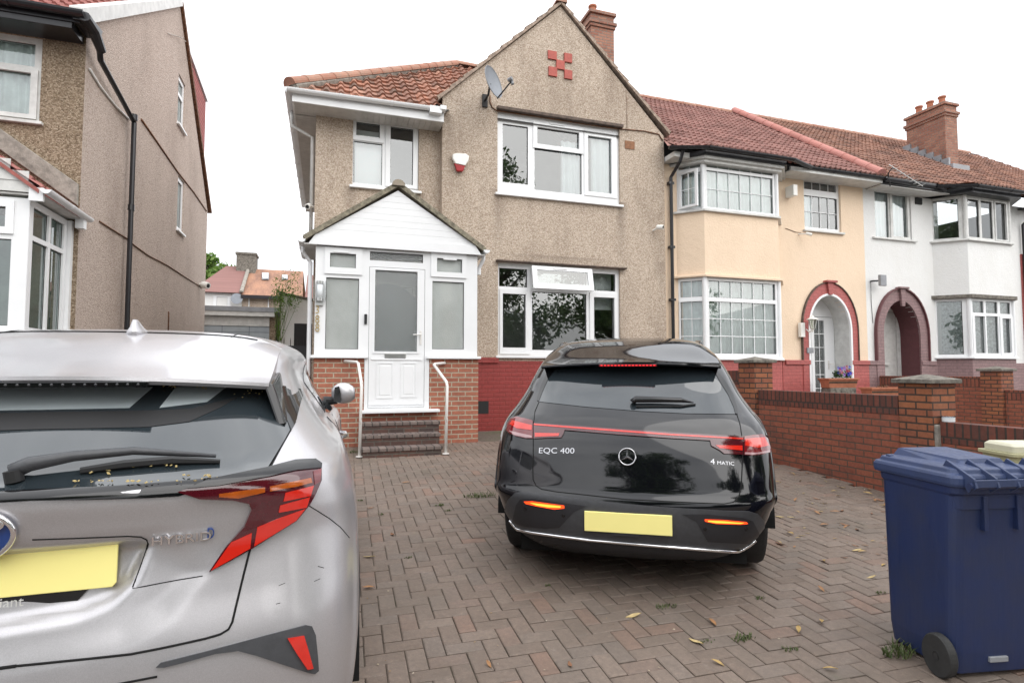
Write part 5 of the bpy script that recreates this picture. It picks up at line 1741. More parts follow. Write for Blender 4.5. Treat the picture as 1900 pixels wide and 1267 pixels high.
def leaves(mb, c, r, n, size, rnd, flat=1.):
    for k in range(n):
        d = V((rnd.gauss(0, 1), rnd.gauss(0, 1), rnd.gauss(0, 1) * flat)).normalized() * (r * rnd.random() ** .45)
        p = c + V((d.x, d.y, d.z * flat))
        a = V((rnd.uniform(-1, 1), rnd.uniform(-1, 1), rnd.uniform(-1, 1))).normalized()
        b = a.cross(V((rnd.uniform(-1, 1), rnd.uniform(-1, 1), rnd.uniform(-1, 1)))).normalized()
        s = size * rnd.uniform(.6, 1.3)
        mb.face([p - a * s, p + b * s * .45, p + a * s, p - b * s * .45])


def tree(name, label, base, h, cr_, nclump, nleaf, lsize, m, cat='tree', group=None, seed=1, cz=.62):
    rnd = random.Random(seed)
    t = thing(name, label, cat, base, group=group)
    base = V(base)
    tb = MB()
    top = base + V((rnd.uniform(-.3, .3), rnd.uniform(-.3, .3), h * .8))
    tb.tube([base - V((0, 0, .2)), base + V((0, 0, h * .05)), base.lerp(top, .35), base.lerp(top, .7), top], [h * .035, h * .024, h * .019, h * .012, h * .003], 10)
    cb = MB()
    cc = base + V((0, 0, h * cz))
    for k in range(nclump):
        d = V((rnd.gauss(0, 1), rnd.gauss(0, 1), rnd.gauss(0, .9))).normalized() * (rnd.random() ** .4)
        p = cc + V((d.x * cr_, d.y * cr_, d.z * h * .36))
        st_ = base.lerp(top, min(.95, max(.3, (p.z - base.z) / h * .8)))
        tb.tube([st_, st_.lerp(p, .5) + V((0, 0, -.1)), p], [h * .008, h * .005, h * .0015], 5)
        leaves(cb, p, cr_ * rnd.uniform(.22, .36), nleaf, lsize, rnd, .8)
    tb.build('trunk', M['bark'], t, smooth=True)
    cb.build('crown', m, t)
    return t


tree('garden_tree', 'bright green tree behind the red hipped roof at the end of the passage', (at(385, 500, Y=46).x - .6, 46, 1), at(385, 474, Y=46).z - .2, 2.9, 60, 260, .2, M['leaf_bright'], seed=3)
# climbing plant on the outbuilding
vn_ = thing('climbing_plant', 'wispy climbing plant growing up over the white outbuilding wall', 'plant', (c1.x + .3, 17.3, g(17.3)))
rnd = random.Random(5)
sb, lb_ = MB(), MB()
for k in range(20):
    tip = at(rnd.uniform(510, 560), rnd.uniform(503, 556), Y=17.2)
    b0_ = V((at(rnd.uniform(514, 523), 600, Y=17.2).x, 17.3, 2.3))
    mid = b0_.lerp(tip, .55) + V((rnd.uniform(-.25, .1), 0, .25))
    sb.tube([b0_, mid, tip], [.005, .004, .002], 4)
    for q in range(7):
        leaves(lb_, mid.lerp(tip, q / 6), .13, 5, .032, rnd)
for q in range(26): leaves(lb_, V((at(rnd.uniform(511, 524), 600, Y=17.2).x, 17.25, rnd.uniform(2.2, 3.7))), .12, 7, .035, rnd)
sb.build('stem', M['leaf_bright'], vn_); lb_.build('foliage', M['leaf_bright'], vn_)

rnd = random.Random(77)
hd = thing('hedge', 'long clipped dark hedge across the road behind the viewer', 'hedge', (5, -15, 0))
hb_ = MB(); hb_.box((-22, -15.4, -.1), (34, -14.4, 1.9)); hb_.build('core', M['leaf_dark'], hd)
hl = MB()
for k in range(9000):
    p = V((rnd.uniform(-22, 34), rnd.choice((-14.38, -14.38, -15.0)) + rnd.gauss(0, .07), rnd.uniform(0, 2.0)))
    if rnd.random() < .35: p.z = 1.92 + rnd.gauss(0, .08); p.y = rnd.uniform(-15.4, -14.3)
    a = V((rnd.uniform(-1, 1), rnd.uniform(-1, 1), rnd.uniform(-1, 1))).normalized(); b = a.orthogonal().normalized()
    hl.face([p - a * .07, p + b * .035, p + a * .07, p - b * .035])
hl.build('foliage', M['leaf_dark'], hd)
# street trees and hedge behind the photographer, seen mirrored in the windows
tree('street_tree', 'tall leafy street tree behind the viewer, mirrored in the upper front window', (7.2, -7.0, 0), 13.5, 3.4, 80, 330, .115, M['leaf'], seed=11, group=None)
tree('street_tree', 'leafy street tree behind the viewer to the left, mirrored in the left windows', (-4.5, -9.0, 0), 10, 3.0, 60, 250, .13, M['leaf'], seed=12, cz=.55)
tree('street_tree', 'bushy street tree behind the viewer to the right, mirrored in the far bay windows', (16, -8, 0), 11, 4.0, 70, 260, .14, M['leaf'], seed=13, cz=.5)
tree('street_tree', 'dense low tree across the road behind the viewer, mirrored in the lower front window', (3.2, -16, 0), 8.5, 4.2, 70, 150, .26, M['leaf_dark'], seed=14, cz=.45)
tree('street_tree', 'dense wide tree across the road behind the viewer, between the others', (10.5, -17, 0), 7.5, 4.0, 60, 150, .26, M['leaf_dark'], seed=15, cz=.45)

# ================================================================ BOUNDARY WALLS
def brick_pier(parent, x0, x1, y0, y1, z0, z1, cap_o=.045, pm=None):
    mb = MB(); mb.box((x0, y0, z0), (x1, y1, z1 - .09)); mb.build('pier', pm or M['brick_pier'], parent, bevel=.006)
    mb = MB(); a, b, c, d = x0 - cap_o, x1 + cap_o, y0 - cap_o, y1 + cap_o
    cx, cy = (a + b) / 2, (c + d) / 2
    vs_ = [(a, c, z1 - .088), (b, c, z1 - .088), (b, d, z1 - .088), (a, d, z1 - .088), (a, c, z1 - .045), (b, c, z1 - .045), (b, d, z1 - .045), (a, d, z1 - .045), (cx, cy, z1 + .01)]
    mb.add(vs_, [(3, 2, 1, 0), (0, 1, 5, 4), (1, 2, 6, 5), (2, 3, 7, 6), (3, 0, 4, 7), (4, 5, 8), (5, 6, 8), (6, 7, 8), (7, 4, 8)])
    mb.build('cap', M['concrete'], parent, bevel=.006)


WX = 6.0
dw = thing('brick_wall', 'red brick wall with capped piers along the right side of the drive', 'wall', (WX, 5.8, g(5.8)))
mb = MB(); mb.box((WX, 4.62, -.1), (WX + .11, 6.75, .965)); mb.box((WX, 7.15, -.1), (WX + .11, 9.98, 1.24)); mb.build('wall', M['brick_wall'], dw)
mb = MB(); mb.box((WX - .004, 4.62, .966), (WX + .114, 6.75, 1.18)); mb.build('coping', M['brick_soldier'], dw, bevel=.006)
mb = MB(); mb.box((WX - .004, 7.15, 1.241), (WX + .114, 9.98, 1.46)); mb.build('coping', M['brick_soldier'], dw, bevel=.006)
brick_pier(dw, WX - .05, WX + .30, 4.22, 4.58, -.1, 1.41)
brick_pier(dw, WX - .05, WX + .28, 6.76, 7.10, -.1, 1.66)
nw = thing('brick_wall', 'lower red brick wall running from the near pier towards the viewer', 'wall', (WX, 2.5, 0))
mb = MB(); mb.box((WX + .02, -.8, -.1), (WX + .15, 4.20, .71)); mb.build('wall', M['brick_wall'], nw)
mb = MB(); mb.box((WX + .016, -.8, .711), (WX + .154, 4.20, .93)); mb.build('coping', M['brick_soldier'], nw, bevel=.006)
mb = MB(); mb.box((WX - .03, 4.19, .1), (WX + .06, 4.232, .90)); mb.build('mortar_joint', M['mortar'], nw, bevel=.012)
pw_ = thing('brick_wall', 'brick garden wall between the cream and white houses with a capped pier', 'wall', (12.6, 8.5, g(8.5)))
mb = MB(); mb.box((12.5, 7.85, .1), (12.62, 10.08, 1.13)); mb.box((12.5, 3.2, .0), (12.62, 7.46, .90)); mb.build('wall', M['brick_wall'], pw_)
mb = MB(); mb.box((12.496, 7.85, 1.131), (12.624, 10.08, 1.34)); mb.box((12.496, 3.2, .901), (12.624, 7.46, 1.09)); mb.build('coping', brick('soldier_orange', (.26, .085, .05), (.2, .06, .04), (.07, .04, .03), dirt=.4, sw=.075, sh=.26), pw_, bevel=.006)
brick_pier(pw_, 12.42, 12.78, 7.47, 7.84, .1, 1.54)

# tub left on the low wall
tp = at(1760, 783, X=WX + .08)
t = thing('plastic_tub', 'small clear plastic food tub left on top of the low brick wall', 'tub', (WX + .08, tp.y, .93))
mb = MB(); mb.lathe([(.045, 0), (.058, .055), (.066, .056), (.066, .06)], 20, (WX + .08, tp.y, .932)); mb.build('tub', glass('clear_plastic', (.75, .8, .85), .15), t, smooth=False)
mb = MB(); mb.lathe([(.056, .045), (.055, .002), (.0, .002)], 20, (WX + .08, tp.y, .932)); mb.build('contents', M['net_white'], t)

# planters in the cream house garden
def trough(x0, x1, y, z, label, flowers, seed):
    t = thing('planter', label, 'planter', ((x0 + x1) / 2, y, z))
    rnd = random.Random(seed)
    mb = MB()
    h = .20; w1, w0 = .13, .10
    mb.add([(x0 + .03, y - w0, z), (x1 - .03, y - w0, z), (x1 - .03, y + w0, z), (x0 + .03, y + w0, z), (x0, y - w1, z + h), (x1, y - w1, z + h), (x1, y + w1, z + h), (x0, y + w1, z + h)],
           [(3, 2, 1, 0), (0, 1, 5, 4), (1, 2, 6, 5), (2, 3, 7, 6), (3, 0, 4, 7)])
    pl_ = Pl((x0 - .015, y - w1 - .015), (1, 0))
    for (a, b) in (((x0 - .02, y - w1 - .02), (x1 + .02, y - w1 + .01)), ((x0 - .02, y + w1 - .01), (x1 + .02, y + w1 + .02))):
        mb.box((a[0], a[1], z + h - .03), (b[0], b[1], z + h + .005))
    for xx in (x0 - .02, x1 - .01): mb.box((xx, y - w1 + .01, z + h - .03), (xx + .03, y + w1 - .01, z + h + .005))
    mb.build('trough', M['terracotta'], t, bevel=.004)
    mb = MB(); mb.box((x0 + .02, y - w1 + .01, z + .1), (x1 - .02, y + w1 - .01, z + h - .025)); mb.build('soil', M['soil'], t)
    if flowers:
        lb = MB()
        for k in range(14): leaves(lb, V((rnd.uniform(x0 + .3, x1 - .1), y, z + h + rnd.uniform(0, .16))), .08, 22, .03, rnd)
        lb.build('foliage', M['leaf_dark'], t)
        for (c, n) in (((.05, .07, .55), 9), ((.45, .06, .10), 9), ((.3, .12, .5), 6)):
            fb = MB()
            for k in range(n):
                p = V((rnd.uniform(x0 + .35, x1 - .1), y - rnd.uniform(.02, .1), z + h + rnd.uniform(.02, .26)))
                for q in range(5):
                    a = q * 1.2566; fb.face([p, p + V((math.cos(a - .4) * .03, -.012, math.sin(a - .4) * .03)), p + V((math.cos(a) * .042, -.015, math.sin(a) * .042)), p + V((math.cos(a + .4) * .03, -.012, math.sin(a + .4) * .03))])
            fb.build('flowers', plain('petals', c, .6), t)
    else:
        lb = MB()
        for k in range(5): leaves(lb, V((rnd.uniform(x0 + .3, x1 - .2), y, z + h)), .06, 10, .03, rnd)
        lb.build('foliage', M['rust'], t)


q0, q1 = at(1529, 712, Y=9.5), at(1583, 712, Y=9.5)
trough(q0.x, q1.x, 9.5, at(1556, 702, Y=9.5).z - .20, 'long terracotta planter with blue and red flowers in front of the red arch', True, 2)
mb = MB(); zz_ = at(1556, 702, Y=9.5).z - .20; mb.box((q0.x + .05, 9.38, .3), (q1.x - .05, 9.62, zz_ - .002)); tag(mb.build('planter_plinth', M['concrete'], bevel=.01), 'low concrete block under the flowering planter before the arch', 'block')
q0, q1 = at(1606, 712, Y=8.6), at(1659, 712, Y=8.6)
zq = at(1632, 719, Y=8.6).z - .2
trough(q0.x, q1.x, 8.6, zq, 'long terracotta planter with dry stalks, right of the flowering planter', False, 4)
mb = MB(); mb.box((q0.x + .05, 8.5, .2), (q1.x - .05, 8.7, zq - .002)); tag(mb.build('planter_plinth', M['concrete'], bevel=.01), 'low concrete block under the dry planter, beside the garden wall', 'block')

# ================================================================ WHEELED BIN
def bin_mat(name, c):
    b = NB(name)
    n = b.noise(6, 5, .6)
    c1 = b.mix(b.ramp(n, [(.35, (0, 0, 0)), (.75, (1, 1, 1))]), c, tuple(x * .65 + .012 for x in c))
    du = b.noise(2.2, 6, .7, stretch=(1, 1, .4))
    c1 = b.mix(b.ramp(du, [(.5, (0, 0, 0)), (.8, (.35, .35, .35))]), c1, (.055, .055, .07))
    sc_ = b.noise(30, 3, .8, stretch=(1, 1, .08))
    rg = b.ramp(sc_, [(.3, (.38, .38, .38)), (.7, (.6, .6, .6))])
    return b.fin(c1, b.sep(rg), b.bump(b.noise(220, 2), .12, .002))


BIN = bin_mat('bin_blue', (.013, .026, .088))
BINL = bin_mat('bin_lid_blue', (.032, .052, .13))
bn = thing('wheelie_bin', 'dark blue two-wheeled rubbish bin standing at the right front of the drive', 'wheelie bin', (3.05, 1.85, 0), R(-11))
bn.scale = (.89, .84, 1)
# local: x right, y away from the viewer (front of the bin), z up; back (hinge, wheels) at y=0
def rrect(w0, d0, d1, r, z, n=5):
    pts = []
    for (cx, cy, a0) in ((w0 - r, d1 - r, 0), (-w0 + r, d1 - r, 90), (-w0 + r, d0 + r, 180), (w0 - r, d0 + r, 270)):
        for k in range(n + 1):
            a = R(a0 + 90 * k / n)
            pts.append(V((cx + r * math.cos(a), cy + r * math.sin(a), z)))
    return pts


def loft(mb, rings, cap0=True, cap1=True, mi=0):
    n = len(rings[0])
    base = len(mb.v)
    for r in rings: mb.v += [V(p) for p in r]
    for i in range(len(rings) - 1):
        for k in range(n):
            mb.f.append([base + i * n + k, base + i * n + (k + 1) % n, base + (i + 1) * n + (k + 1) % n, base + (i + 1) * n + k]); mb.m.append(mi)
    if cap0: mb.f.append([base + k for k in range(n)][::-1]); mb.m.append(mi)
    if cap1: mb.f.append([base + (len(rings) - 1) * n + k for k in range(n)]); mb.m.append(mi)


BH = .945
mb = MB()
loft(mb, [rrect(.258, .075, .53, .05, .025), rrect(.267, .065, .545, .055, .12), rrect(.268, .03, .565, .06, .72), rrect(.268, .02, .57, .06, .86),
          rrect(.272, -.0, .585, .06, .872), rrect(.274, -.005, .59, .06, BH - .015), rrect(.262, .01, .57, .05, BH - .012), rrect(.255, .015, .56, .05, .80)], True, False)
body = mb.build('body', BIN, bn, local=True, bevel=.004)
for x in (-.10, .10):
    mb = MB(); mb.box((x - .012, .0, .70), (x + .012, .05, .86)); mb.build('rib', BIN, body, local=True, bevel=.003)
mb = MB()
def lidring(s, z, dz_f=0, dy=0):
    out = []
    for p in rrect(.282 * s, -.01 + (1 - s) * .27, .625 - (1 - s) * .27, .06, 0):
        t_ = (p.y + .01) / .63
        out.append(V((p.x, p.y + dy, z + dz_f * t_)))
    return out


lz0 = BH - .01
loft(mb, [lidring(1, lz0 - .03), lidring(1.015, lz0 - .015), lidring(1.015, lz0 + .012), lidring(.985, lz0 + .026), lidring(.93, lz0 + .030), lidring(.90, lz0 + .050), lidring(.84, lz0 + .056), lidring(.4, lz0 + .070)], True, True)
lid = mb.build('lid', BINL, bn, local=True, bevel=.004)
# raised middle panel and hinge webs
mb = MB()
mb.prism([V((-.19, .02, lz0 + .03)), V((-.20, .56, lz0 + .03)), V((-.16, .53, lz0 + .095)), V((-.12, .10, lz0 + .078))], V((.0, 0, 0.001)))
mb.add([(-.16, .10, lz0 + .04), (.16, .10, lz0 + .04), (.19, .56, lz0 + .04), (-.19, .56, lz0 + .04), (-.13, .13, lz0 + .085), (.13, .13, lz0 + .085), (.155, .52, lz0 + .098), (-.155, .52, lz0 + .098)], [(4, 5, 6, 7), (0, 1, 5, 4), (1, 2, 6, 5), (2, 3, 7, 6), (3, 0, 4, 7)])
mb.build('raised_panel', BINL, lid, local=True, bevel=.006)
mb = MB()
for x in (-.235, -.105, .015, .135, .235):
    mb.prism([V((x, .13, lz0 + .05)), V((x, .10, lz0 + .088)), V((x, -.07, lz0 + .02)), V((x, -.085, lz0 - .02)), V((x, -.03, lz0 - .05)), V((x, .0, lz0 - .01))], V((.012, 0, 0)))
mb.box((-.235, -.075, lz0 - .02), (.247, -.062, lz0 + .015))
mb.build('hinge_web', BINL, lid, local=True, bevel=.003)
mb = MB(); mb.tube([(-.25, -.055, lz0 - .015), (.26, -.055, lz0 - .015)], .016, 10); mb.build('handle', BIN, bn, local=True)
mb = MB(); mb.box((-.245, .50, lz0 + .03), (-.215, .535, lz0 + .062)); mb.build('latch', BINL, bn, local=True, bevel=.004)
mb = MB(); mb.tube([(.10, .615, lz0 + .01), (.10, .67, lz0 + .05), (.25, .67, lz0 + .05), (.25, .615, lz0 + .01)], .009, 8); mb.build('front_handle', BINL, bn, local=True)
for s_ in (-1, 1):
    mb = MB(); Mx = Matrix.Translation(V((s_ * .305, .115, .10))) @ Matrix.Rotation(R(90), 4, 'Y')
    mb.lathe([(.058, -.024), (.094, -.024), (.10, -.016), (.10, .016), (.094, .024), (.058, .024)], 32, M=Mx)
    wl0 = mb.build('wheel', plain('bin_tyre', (.03, .03, .03), .75, .2, 20), bn, local=True)
    mb = MB(); mb.lathe([(.0, -.02), (.02, -.026), (.024, -.012), (.05, -.008), (.058, -.02), (.058, .02), (.0, .016)], 24, M=Mx); mb.build('hub', M['black'], wl0, local=True)
mb = MB(); mb.tube([(-.30, .115, .10), (.30, .115, .10)], .010, 10); mb.build('axle', M['steel'], bn, local=True)
mb = MB(); mb.box((-.06, .055, .075), (.05, .078, .10)); mb.build('axle_plate', M['lead'], bn, local=True, bevel=.003)

bb = thing('food_bin', 'small beige recycling box at the right edge, behind the blue bin', 'recycling box', (5.0, 2.6, 0), R(-20))
bz = at(1893, 835, Y=2.9)
bb.location = (bz.x + .14, 2.98, 0)
bz = .90
mb = MB(); loft(mb, [rrect(.15, -.13, .13, .03, 0.0), rrect(.18, -.16, .16, .03, bz - .1), rrect(.20, -.18, .18, .03, bz - .095), rrect(.20, -.18, .18, .03, bz - .07)], True, True)
mb.build('box', plain('beige_plastic', (.44, .42, .25), .5, .08), bb, local=True, bevel=.004)
mb = MB(); loft(mb, [rrect(.17, -.15, .15, .03, bz - .069), rrect(.17, -.15, .15, .03, bz - .02), rrect(.15, -.13, .13, .03, bz)], True, True); mb.build('lid', plain('beige_lid', (.62, .60, .46), .5, .05), bb, local=True, bevel=.004)

# ================================================================ WEEDS AND LEAVES ON THE PAVING
def weed(p, r, n, label, h=.06, seed=0, m=None):
    rnd = random.Random(seed)
    mb = MB()
    for k in range(n):
        a = rnd.uniform(0, 6.283); d = rnd.random() ** .5 * r
        b0 = V((p.x + math.cos(a) * d, p.y + math.sin(a) * d * .5, g(p.y) + .0))
        ln = h * rnd.uniform(.4, 1.1); an = rnd.uniform(0, 6.283)
        tip = b0 + V((math.cos(an) * ln * .6, math.sin(an) * ln * .6, ln * .8)); mid = b0.lerp(tip, .5) + V((0, 0, ln * .18))
        s_ = V((-math.sin(an), math.cos(an), 0)) * .0028
        mb.face([b0 - s_, b0 + s_, mid + s_, mid - s_]); mb.face([mid - s_, mid + s_, tip])
    o = mb.build('weed', m or M['leaf_bright'])
    tag(o, label, 'weed', 'weeds growing between the paving blocks')


M['weed_green'] = leaf_mat('weed_green', (.05, .075, .02), (.085, .12, .035), (.14, .15, .06))
wd_ = [((890, 921), .17, 150, 'long grassy weed between the two cars, left of the black car', .07), ((815, 938), .05, 40, 'small weed a hand left of the long grassy weed', .04), ((831, 948), .03, 26, 'bluish tiny weed below the long grassy weed', .035),
       ((657, 840), .08, 50, 'weed at the foot of the left handrail', .08), ((668, 929), .03, 16, 'tiny weed near the silver car, level with the door handle', .03), ((757, 1035), .03, 22, 'tiny weed alone in the middle of the drive between the cars', .03),
       ((706, 955), .03, 20, 'tiny yellow weed between cars, left part of drive', .03), ((1237, 1127), .07, 60, 'leafy weed on the drive below the black car number plate', .035), ((1017, 1087), .02, 22, 'tiny weed below the left rear tyre of the black car', .025),
       ((1379, 1185), .07, 60, 'weed on the drive halfway between black car and blue bin', .045), ((1310, 1190), .05, 30, 'flat weed left of the weed before the blue bin', .02), ((1671, 1212), .11, 130, 'grassy weed beside the wheel of the blue bin', .09),
       ((1655, 945), .07, 50, 'weed under the far corner of the blue bin', .06), ((1634, 1100), .04, 24, 'tiny weed left of the blue bin', .03), ((1411, 1110), .04, 24, 'tiny weed below the right rear tyre of the black car', .025), ((1465, 1205), .05, 30, 'small weed near the photo bottom left of the bin wheel', .03)]
for i, ((x, y), r, n, lb, h) in enumerate(wd_): weed(at(x, y), r, n, lb, h * .7, i, M['weed_green'])

LEAFC = [plain('dry_leaf', c, .7, .15, 40) for c in ((.42, .28, .10), (.34, .17, .07), (.50, .38, .18), (.25, .12, .06))]
rnd = random.Random(21)
proto = []
for k in range(4):
    mb = MB(); n = 6
    L = .035
    for j in range(n):
        t0, t1 = j / n, (j + 1) / n
        w0, w1 = math.sin(math.pi * t0) * .011, math.sin(math.pi * t1) * .011
        z0, z1 = .006 * math.sin(t0 * 3 + k) + .004, .006 * math.sin(t1 * 3 + k) + .004
        y0, y1 = (t0 - .5) * L * 2, (t1 - .5) * L * 2
        mb.face([(-w0, y0, z0 + .003), (0, y0, z0), (0, y1, z1), (-w1, y1, z1 + .003)])
        mb.face([(0, y0, z0), (w0, y0, z0 + .003), (w1, y1, z1 + .003), (0, y1, z1)])
    proto.append(mb)
spots = [(1605, 1013), (1617, 1072), (1567, 1035), (1524, 1155), (1322, 1157), (1123, 1105), (1498, 990), (1587, 1013), (1640, 1050), (1480, 965), (1555, 920), (1640, 950), (742, 846), (845, 837), (860, 832), (955, 907),
         (1600, 1025), (1630, 1030), (1590, 1022), (1650, 1020), (1620, 1005), (1530, 975), (1447, 960), (1460, 903), (1470, 880), (1440, 868), (1485, 893), (1498, 878), (1640, 940)]
for k in range(36):
    spots.append((rnd.uniform(1440, 1660), 868 + abs(rnd.gauss(0, 1)) * 60 + rnd.uniform(0, 60)))
for k in range(20): spots.append((rnd.uniform(660, 1640), rnd.uniform(860, 1250)))
def under_car(p):
    a = R(31); dx, dy = p.x - 1.80, p.y - 3.17
    lx, ly = dx * math.cos(a) - dy * math.sin(a), dx * math.sin(a) + dy * math.cos(a)
    return abs(lx) < .97 and -.05 < ly < 4.8


k = 0
for (x, y) in spots:
    p = at(x, min(y, 1255))
    if p.x > 5.9 or under_car(p) or (2.6 < p.x and p.y < 2.3): continue
    k += 1
    src = proto[k % 4]
    o = src.build('fallen_leaf', LEAFC[k % 4])
    s_ = rnd.uniform(.6, 1.5)
    o.scale = (s_, s_, s_); o.location = (p.x, p.y, g(p.y) + .004); o.rotation_euler = (rnd.uniform(-.2, .2), rnd.uniform(-.2, .2), rnd.uniform(0, 6.28))
    tag(o, 'dry fallen leaf lying on the block paving of the drive', 'leaf', 'dry leaves scattered on the drive')

db = MB()
for q in range(420):
    if q < 300: x, y = rnd.uniform(1430, 1656), 856 + abs(rnd.gauss(0, 1)) * 45 + rnd.uniform(0, 70) * (rnd.random() < .5)
    elif q < 360: x, y = rnd.uniform(655, 930), rnd.uniform(838, 870)
    else: x, y = rnd.uniform(660, 1640), rnd.uniform(870, 1250)
    p = at(x, y)
    if p.x > 5.95 or under_car(p): continue
    s = rnd.uniform(.003, .010); a = rnd.uniform(0, 6.28)
    u, v = V((math.cos(a), math.sin(a), 0)) * s, V((-math.sin(a), math.cos(a), 0)) * s * rnd.uniform(.3, .7)
    z = V((0, 0, rnd.uniform(.002, .005)))
    p = V((p.x, p.y, g(p.y) + .004))
    db.add([p - u, p - v, p + u, p + v, p + z], [(0, 1, 4), (1, 2, 4), (2, 3, 4), (3, 0, 4)])
b_ = NB('leaf_crumbs'); gi_ = b_.n.new('ShaderNodeNewGeometry')
lc = b_.fin(b_.ramp(gi_.outputs['Random Per Island'], [(0, (.10, .06, .035)), (.4, (.30, .20, .10)), (.8, (.42, .36, .28)), (1, (.5, .46, .4))]), .9)
tag(db.build('leaf_litter', lc), 'crumbs of dry leaf and grit scattered over the drive, densest beside the brick wall', 'leaf litter', kind='stuff')

# ================================================================ CARS
def cr4(p0, p1, p2, p3, t):
    t2, t3 = t * t, t * t * t
    return .5 * ((2 * p1) + (p2 - p0) * t + (2 * p0 - 5 * p1 + 4 * p2 - p3) * t2 + (3 * p1 - p0 - 3 * p2 + p3) * t3)


def smooth_surface(rows, sub_u, sub_v):
    "rows of half outlines (x>=0, rear centre ... front centre) -> dense closed rings"
    K = len(rows[0])
    full = []
    for r in rows:
        r = [V(p) for p in r]
        left = [V((-p.x, p.y, p.z)) for p in r[1:-1]][::-1]
        full.append(r + left)           # closed ring, starting at rear centre, going by the right side
    n = len(full[0])
    subs = list(sub_u) + list(sub_u)[::-1]
    dense = []
    for r in full:
        o = []
        for i in range(n):
            for k in range(subs[i]):
                o.append(cr4(r[i - 1], r[i], r[(i + 1) % n], r[(i + 2) % n], k / subs[i]))
        dense.append(o)
    out = []
    R_ = len(dense)
    for i in range(R_ - 1):
        a, b, c, d = dense[max(0, i - 1)], dense[i], dense[i + 1], dense[min(R_ - 1, i + 2)]
        sv = sub_v[i] if isinstance(sub_v, (list, tuple)) else sub_v
        for k in range(sv):
            t = k / sv
            out.append([cr4(a[j], b[j], c[j], d[j], t) for j in range(len(b))])
    out.append(dense[-1])
    return out


def inpoly(x, y, poly):
    c = False
    j = len(poly) - 1
    for i in range(len(poly)):
        a, b = poly[i], poly[j]
        if (a[1] > y) != (b[1] > y) and x < (b[0] - a[0]) * (y - a[1]) / (b[1] - a[1]) + a[0]: c = not c
        j = i
    return c


def pdist(x, y, poly):
    m = 1e9
    for i in range(len(poly)):
        a, b = poly[i], poly[(i + 1) % len(poly)]
        dx, dy = b[0] - a[0], b[1] - a[1]
        t = max(0, min(1, ((x - a[0]) * dx + (y - a[1]) * dy) / (dx * dx + dy * dy + 1e-12)))
        m = min(m, math.hypot(x - a[0] - t * dx, y - a[1] - t * dy))
    return m


